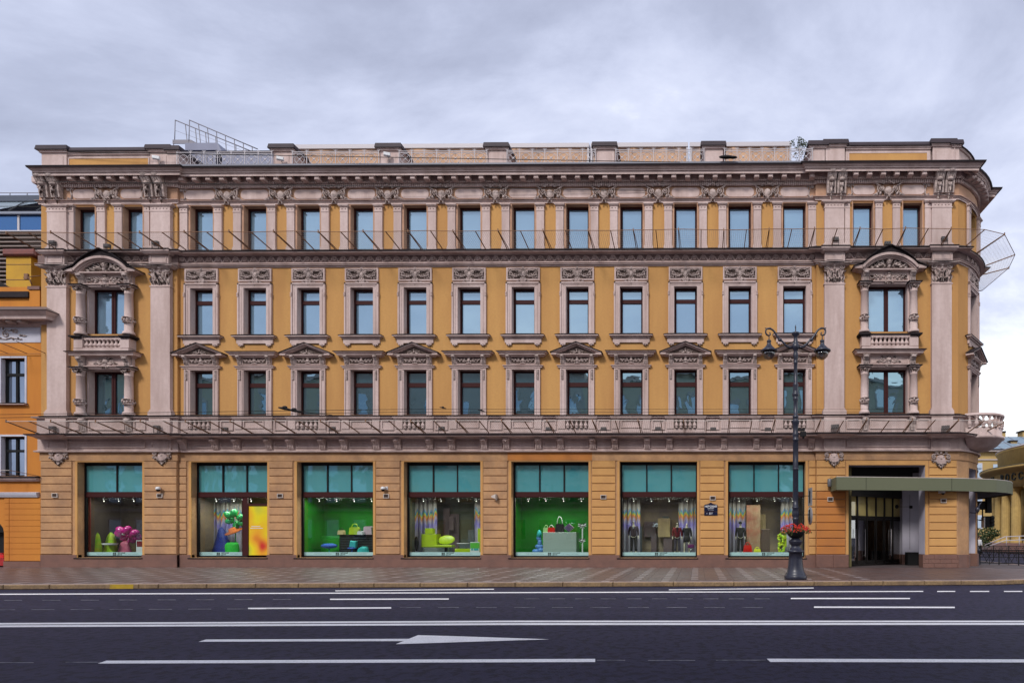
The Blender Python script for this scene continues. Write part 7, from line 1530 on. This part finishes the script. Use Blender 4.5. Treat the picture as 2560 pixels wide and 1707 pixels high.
for r_, z_ in prf:
    for k in range(32): a = 2*math.pi*k/32; rr2 = r_*(1-(.07 if (k % 2 and .38 < z_ < 5.45) else 0)); vs.append((rr2*math.cos(a), rr2*math.sin(a), z_))
cs.add(vs, [(i*32+k, i*32+(k+1) % 32, (i+1)*32+(k+1) % 32, (i+1)*32+k) for i in range(len(prf)-1) for k in range(32)]); MECOL = cs.mesh('column', ROT)
for k in range(26):
    a = R(150+k*9.0)
    if k in (0, 25): pass
    c_ = put(MECOL, 'column', t, ((RR-1.75)*math.cos(a), (RR-1.75)*math.sin(a), 1.05))
word = 'ПЛОЩАДЬ ВОССТАНИЯ'
aB = math.degrees(math.atan2(at(2510, 1195, 65)[1]-RC[1]-1.2, at(2510, 1195, 65)[0]-RC[0]))
# angle where the frieze crosses the column of the first letter of the second word
def frieze_ang(px):
    best = None
    for k in range(1800, 2700):
        a = R(k/10); x, y = RC[0]+(RR-1.05)*math.cos(a), RC[1]+(RR-1.05)*math.sin(a); xc = x*math.cos(YAW)+(y+D0)*math.sin(YAW); d = -x*math.sin(YAW)+(y+D0)*math.cos(YAW)
        e_ = abs(PPX+FPX*xc/d-px)
        if best is None or e_ < best[0]: best = (e_, k/10)
    return best[1]
a0 = frieze_ang(2506); a1 = frieze_ang(2547); st = (a1-a0)/3*1.13
st = max(3.0, min(7.0, st))
for i, chh in enumerate(word):
    if chh == ' ': continue
    adeg = a0+(i-8)*st; a = R(adeg)
    text(chh, 1.0, INK, t, ((RR-.99)*math.cos(a), (RR-.99)*math.sin(a), .17+7.68), name='letter', ext=.05, rot=(90, 0, adeg+90), bold=.015)
MB().box(-1, 1, -.2, 0, 0, 3.2).build('doorway', BLK, t, ((RR-2.5)*math.cos(R(a0-2)), (RR-2.5)*math.sin(R(a0-2)), 1.07), R(a0-2+90))
MB().slab(-.9, .9, -.3, -.1, 0, .5, .02).build('sign_board', WHT, t, ((RR-2.5)*math.cos(R(a0-2)), (RR-2.5)*math.sin(R(a0-2)), 5.0), R(a0-2+90))
# apartment house far behind
DBG = 112; HB = thing('far_apartment_house', 'yellow house with a blue-grey metal roof beyond the rotunda', 'building', at(2480, 1400, DBG)[:2]+(-.17,)); hb = Vector(HB.location)
def hbx(name, a, b, q0, q1, d0, dep, m, par=None): p = Vector(at(a, q0, d0)); r_ = Vector(at(b, q1, d0)); return MB().box(p.x-hb.x, r_.x-hb.x, p.y-hb.y, p.y-hb.y+dep, p.z-hb.z, r_.z-hb.z).build(name, m, par or HB)
YW = mat('pale_yellow_wall', (.42, .29, .11), .9, (.33, .22, .09), .2, .8)
hbx('wall', 2380, 2760, 1362, 1128, DBG, 12, YW); hbx('eaves', 2375, 2765, 1128, 1123, DBG-.8, 13, CREAM); hbx('gutter', 2375, 2765, 1123, 1121.5, DBG-1, 13, TIN); hbx('frieze', 2378, 2762, 1150, 1147, DBG-.2, 1, CREAM)
p = Vector(at(2375, 1121.5, DBG-.8))-hb; q_ = Vector(at(2765, 1091, DBG+6))-hb; MB().add([(p.x, p.y, p.z), (q_.x, p.y, p.z), (q_.x, q_.y, q_.z), (p.x, q_.y, q_.z)], [(0, 1, 2, 3)]).build('roof', mat('blue_grey_roof', (.20, .27, .33), .5, (.15, .21, .27), .2, .8), HB)
for k in range(14): u = k/14; a = Vector((p.x+(q_.x-p.x)*u, p.y, p.z+.03)); b = Vector((a.x, q_.y, q_.z+.03)); MB().tube([a, b], .06, 4).build('roof_seam', GRY, HB)
MB().tube([(p.x, p.y+1, p.z+1.1), (q_.x, p.y+1, p.z+1.1)], .04, 4).build('snow_rail', GRY, HB)
for a, b, q0, q1, d in ((2494, 2514, 1095, 1080, DBG+6), (2528, 2543, 1117, 1103, DBG+2), (2557, 2572, 1095, 1078, DBG+6)):
    c_ = hbx('chimney', a, b, q0, q1, d, 2, YW); hbx('chimney_cap', a-2, b+2, q1, q1-3, d-.2, 2.4, TIN)
for r_, (q0, q1) in enumerate(((1195, 1157), (1268, 1228), (1321, 1287))):
    for k in range(9):
        a = 2439+k*42; f_ = hbx('window', a, a+17, q0, q1, DBG-.05, .1, WST); hbx('pane', a+2, a+15, q0-2, q1+3, DBG-.12, .05, GFAR); hbx('glazing_bar', a+2, a+15, (q0+q1)/2-4, (q0+q1)/2-6, DBG-.2, .05, BLK)
# shrubs, steps, railings, lamp, lights
p_ = G(2452, 1372, 0); t = thing('street_tree', 'low leafy green tree beside the rotunda behind the fence', 'tree', at(2452, 1365, 62)[:2]+(-.17,))
q = MB(); rr = random.Random(9)
for k in range(26): leafblob(q, (rr.uniform(-1.3, 1.1), rr.uniform(-1, 1), rr.uniform(.9, 3.1)), (.5, .5, .45), 34, .14, k+300)
q.build('crown', LEAF, t); MB().tube([(0, 0, 0), (0, 0, 1.8)], [.12, .08], 7).build('trunk', BARK, t)
d_ = 57; p = at(2447, 1390, d_); t = thing('person', 'distant person in a white shirt standing behind the fence', 'person', (p[0], p[1], -.17)); figure(t, jm=WHT, tm=BK, sm=mat('skin_tone', (.45, .27, .19), .6), shades=False, hair=BK)
def fence(a, b, h, label, dn, par_d):
    A, Bv = Vector(a), Vector(b); L2 = (Bv-A).length; t = thing('metal_fence', label, 'fence', (A.x, A.y, -.17), math.atan2(Bv.y-A.y, Bv.x-A.x))
    for z_ in (h, h-.12, .28): MB().box(0, L2, -.025, .025, z_-.03, z_+.02).build('rail', BLK, t)
    n = int(L2/1.0); 
    pm = MB().box(-.03, .03, -.03, .03, 0, h+.04).mesh('post', BLK)
    for k in range(n+1): put(pm, 'post', t, (k*L2/n, 0, 0))
    vm = MB(); w_ = L2/n
    for s_ in (-1, 1): vm.tube([(w_*.5-s_*w_*.12, 0, h-.15), (w_*.5+s_*w_*.2, 0, .3)], .018, 4); vm.tube([(w_*.5-s_*w_*.40, 0, h-.15), (w_*.5-s_*w_*.1, 0, .3)], .018, 4)
    vm.tube([(w_*.5, 0, .0), (w_*.5, 0, h)], .018, 4); vm = vm.mesh('lattice', BLK)
    for k in range(n): put(vm, 'lattice', t, (k*L2/n, 0, 0))
fence(at(2450, 1400, 37.5)[:2], at(2760, 1400, 34.0)[:2], 1.05, 'black metal lattice fence beyond the corner, nearer one', 0, 0); fence(at(2446, 1400, 47)[:2], at(2800, 1400, 45)[:2], 1.1, 'black metal lattice fence beyond the corner, farther one', 0, 0)
t = thing('stair_handrail', 'pair of silver handrails descending beside the rotunda', 'handrail', at(2462, 1372, 50)); O2 = Vector(t.location)
for dy in (0, 6): MB().tube([Vector(at(2462, 1362+dy, 50))-O2, Vector(at(2512, 1341+dy*1.6, 50))-O2, Vector(at(2560, 1339+dy*1.6, 50))-O2, Vector(at(2640, 1339+dy*1.6, 50))-O2], .035, 6).build('rail', ALU, t)
for px in (2516, 2548, 2600): MB().tube([Vector(at(px, 1340, 50))-O2, Vector(at(px, 1366, 50))-O2], .035, 6).build('post', ALU, t)
dl = 37.2; p = at(2441, 1400, dl); Kl = dl/FPX; t = thing('street_lamp', 'black ornate lamp post beyond the rounded corner, carrying traffic lights', 'street lamp', (p[0], p[1], -.17)); h2 = lambda y: (1414-y)*Kl
MB().lathe([(r*Kl, h2(y)) for y, r in ((1414, 11), (1410, 11), (1408, 9), (1404, 8.5), (1376, 7.5), (1372, 9.5), (1369, 9.5), (1366, 6), (1362, 6), (1360, 4))], n=8).build('base', IRON, t)
MB().lathe([(r*Kl, h2(y)) for y, r in ((1360, 3.6), (1280, 3), (1278, 4.5), (1274, 4.5), (1272, 3), (1210, 2.6), (1180, 2.6), (1176, 4.6), (1172, 5), (1170, 3), (1166, 3.6), (1162, 1), (1158, .4))], n=10).build('pole', IRON, t)
MB().tube([(0, 0, h2(1250)), (-.35, 0, h2(1256)), (-.3, 0, h2(1268)), (0, 0, h2(1272))], .03, 5).tube([(-.1, 0, h2(1262)), (-.28, 0, h2(1250)), (-.12, 0, h2(1246))], .02, 5).build('scrollwork', IRON, t)
for (px, q0, q1, l_, big) in ((2457, 1278, 1240, 'black box traffic light backs high on the corner lamp post', 1), (2464, 1314, 1286, 'black traffic light seen from the side with visors to the right', 0)):
    x_ = (px-2441)*Kl; g = thing('traffic_light', l_, 'traffic light', (p[0]+x_, p[1]-.1, h2((q0+q1)/2)-.17)); hh = (q0-q1)/2*Kl
    if big: MB().slab(-.38, .40, -.1, .25, -hh*.55, hh*.55, .03).box(.12, .4, -.2, .1, -hh, hh).build('body', BLK, g); MB().box(-.5, .1, -.05, .05, -.04, .04).build('bracket', BLK, g)
    else:
        MB().slab(-.16, .14, -.14, .14, -hh, hh, .03).build('body', BLK, g); MB().box(-.22, -.17, -.2, .2, -hh*1.02, hh*.8).build('backboard', WHT, g); MB().box(-.42, -.2, -.03, .03, hh*.2, hh*.35).box(-.26, -.2, -.03, .03, hh*.2, hh*3).build('bracket', BLK, g)
        for k in range(3):
            z_ = hh*(.62-.62*k); MB().lathe([(.11, 0), (.12, .3), (.115, .3), (.10, 0)], n=12).xf(Matrix.Translation((.13, 0, z_)) @ Matrix.Rotation(R(80), 4, 'Y')).build('visor', BLK, g)
# ================================================ opposite side of the avenue (seen in the window glass)
OW = [mat('opposite_wall_%d' % k, c, .9) for k, c in enumerate(((.42, .36, .26), (.38, .33, .30), (.45, .40, .30)))]
x = -78
MEW = None
wf = MB().box(-.8, .8, -.02, .1, 0, 2.4); wf.cm = 1; wf.box(-.95, -.8, -.1, .1, -.1, 2.6).box(.8, .95, -.1, .1, -.1, 2.6).box(-.95, .95, -.12, .1, 2.4, 2.7).box(-1.05, 1.05, -.2, .1, -.25, -.1); 
wf.xf(Matrix.Rotation(R(180), 4, 'Z')); MEW = wf.mesh('window', [GFAR, CREAM])
for k, (w_, h_, l_) in enumerate(((34, 21.5, 'grey-beige house front across the avenue, left one'), (30, 22.5, 'stone-grey house front across the avenue, middle one'), (36, 21, 'cream house front across the avenue, right one'), (24, 20, 'beige house front across the avenue, far right one'))):
    t = thing('opposite_house', l_, 'building', (x+w_/2, -43, 0)); m_ = OW[k % 3]
    MB().box(-w_/2, w_/2, -8, 0, 0, h_).build('wall', m_, t); MB().box(-w_/2-.05, w_/2+.05, -.1, .7, h_, h_+.5).build('cornice', CREAM, t); MB().box(-w_/2, w_/2, -8, .2, 4.6, 5.0).build('belt_course', CREAM, t)
    n = int(w_/3.2)
    for r_ in range(5):
        for j in range(n): put(MEW, 'window', t, (-w_/2+(j+.5)*w_/n, .05, (1.2 if r_ == 0 else 2.2+r_*3.6)))
    x += w_
mb = MB().flat([(-90, -29.5), (60, -29.5), (60, -43), (-90, -43)][::-1], -.165, -.01); o = mb.build('pavement', CEM); struct(o)
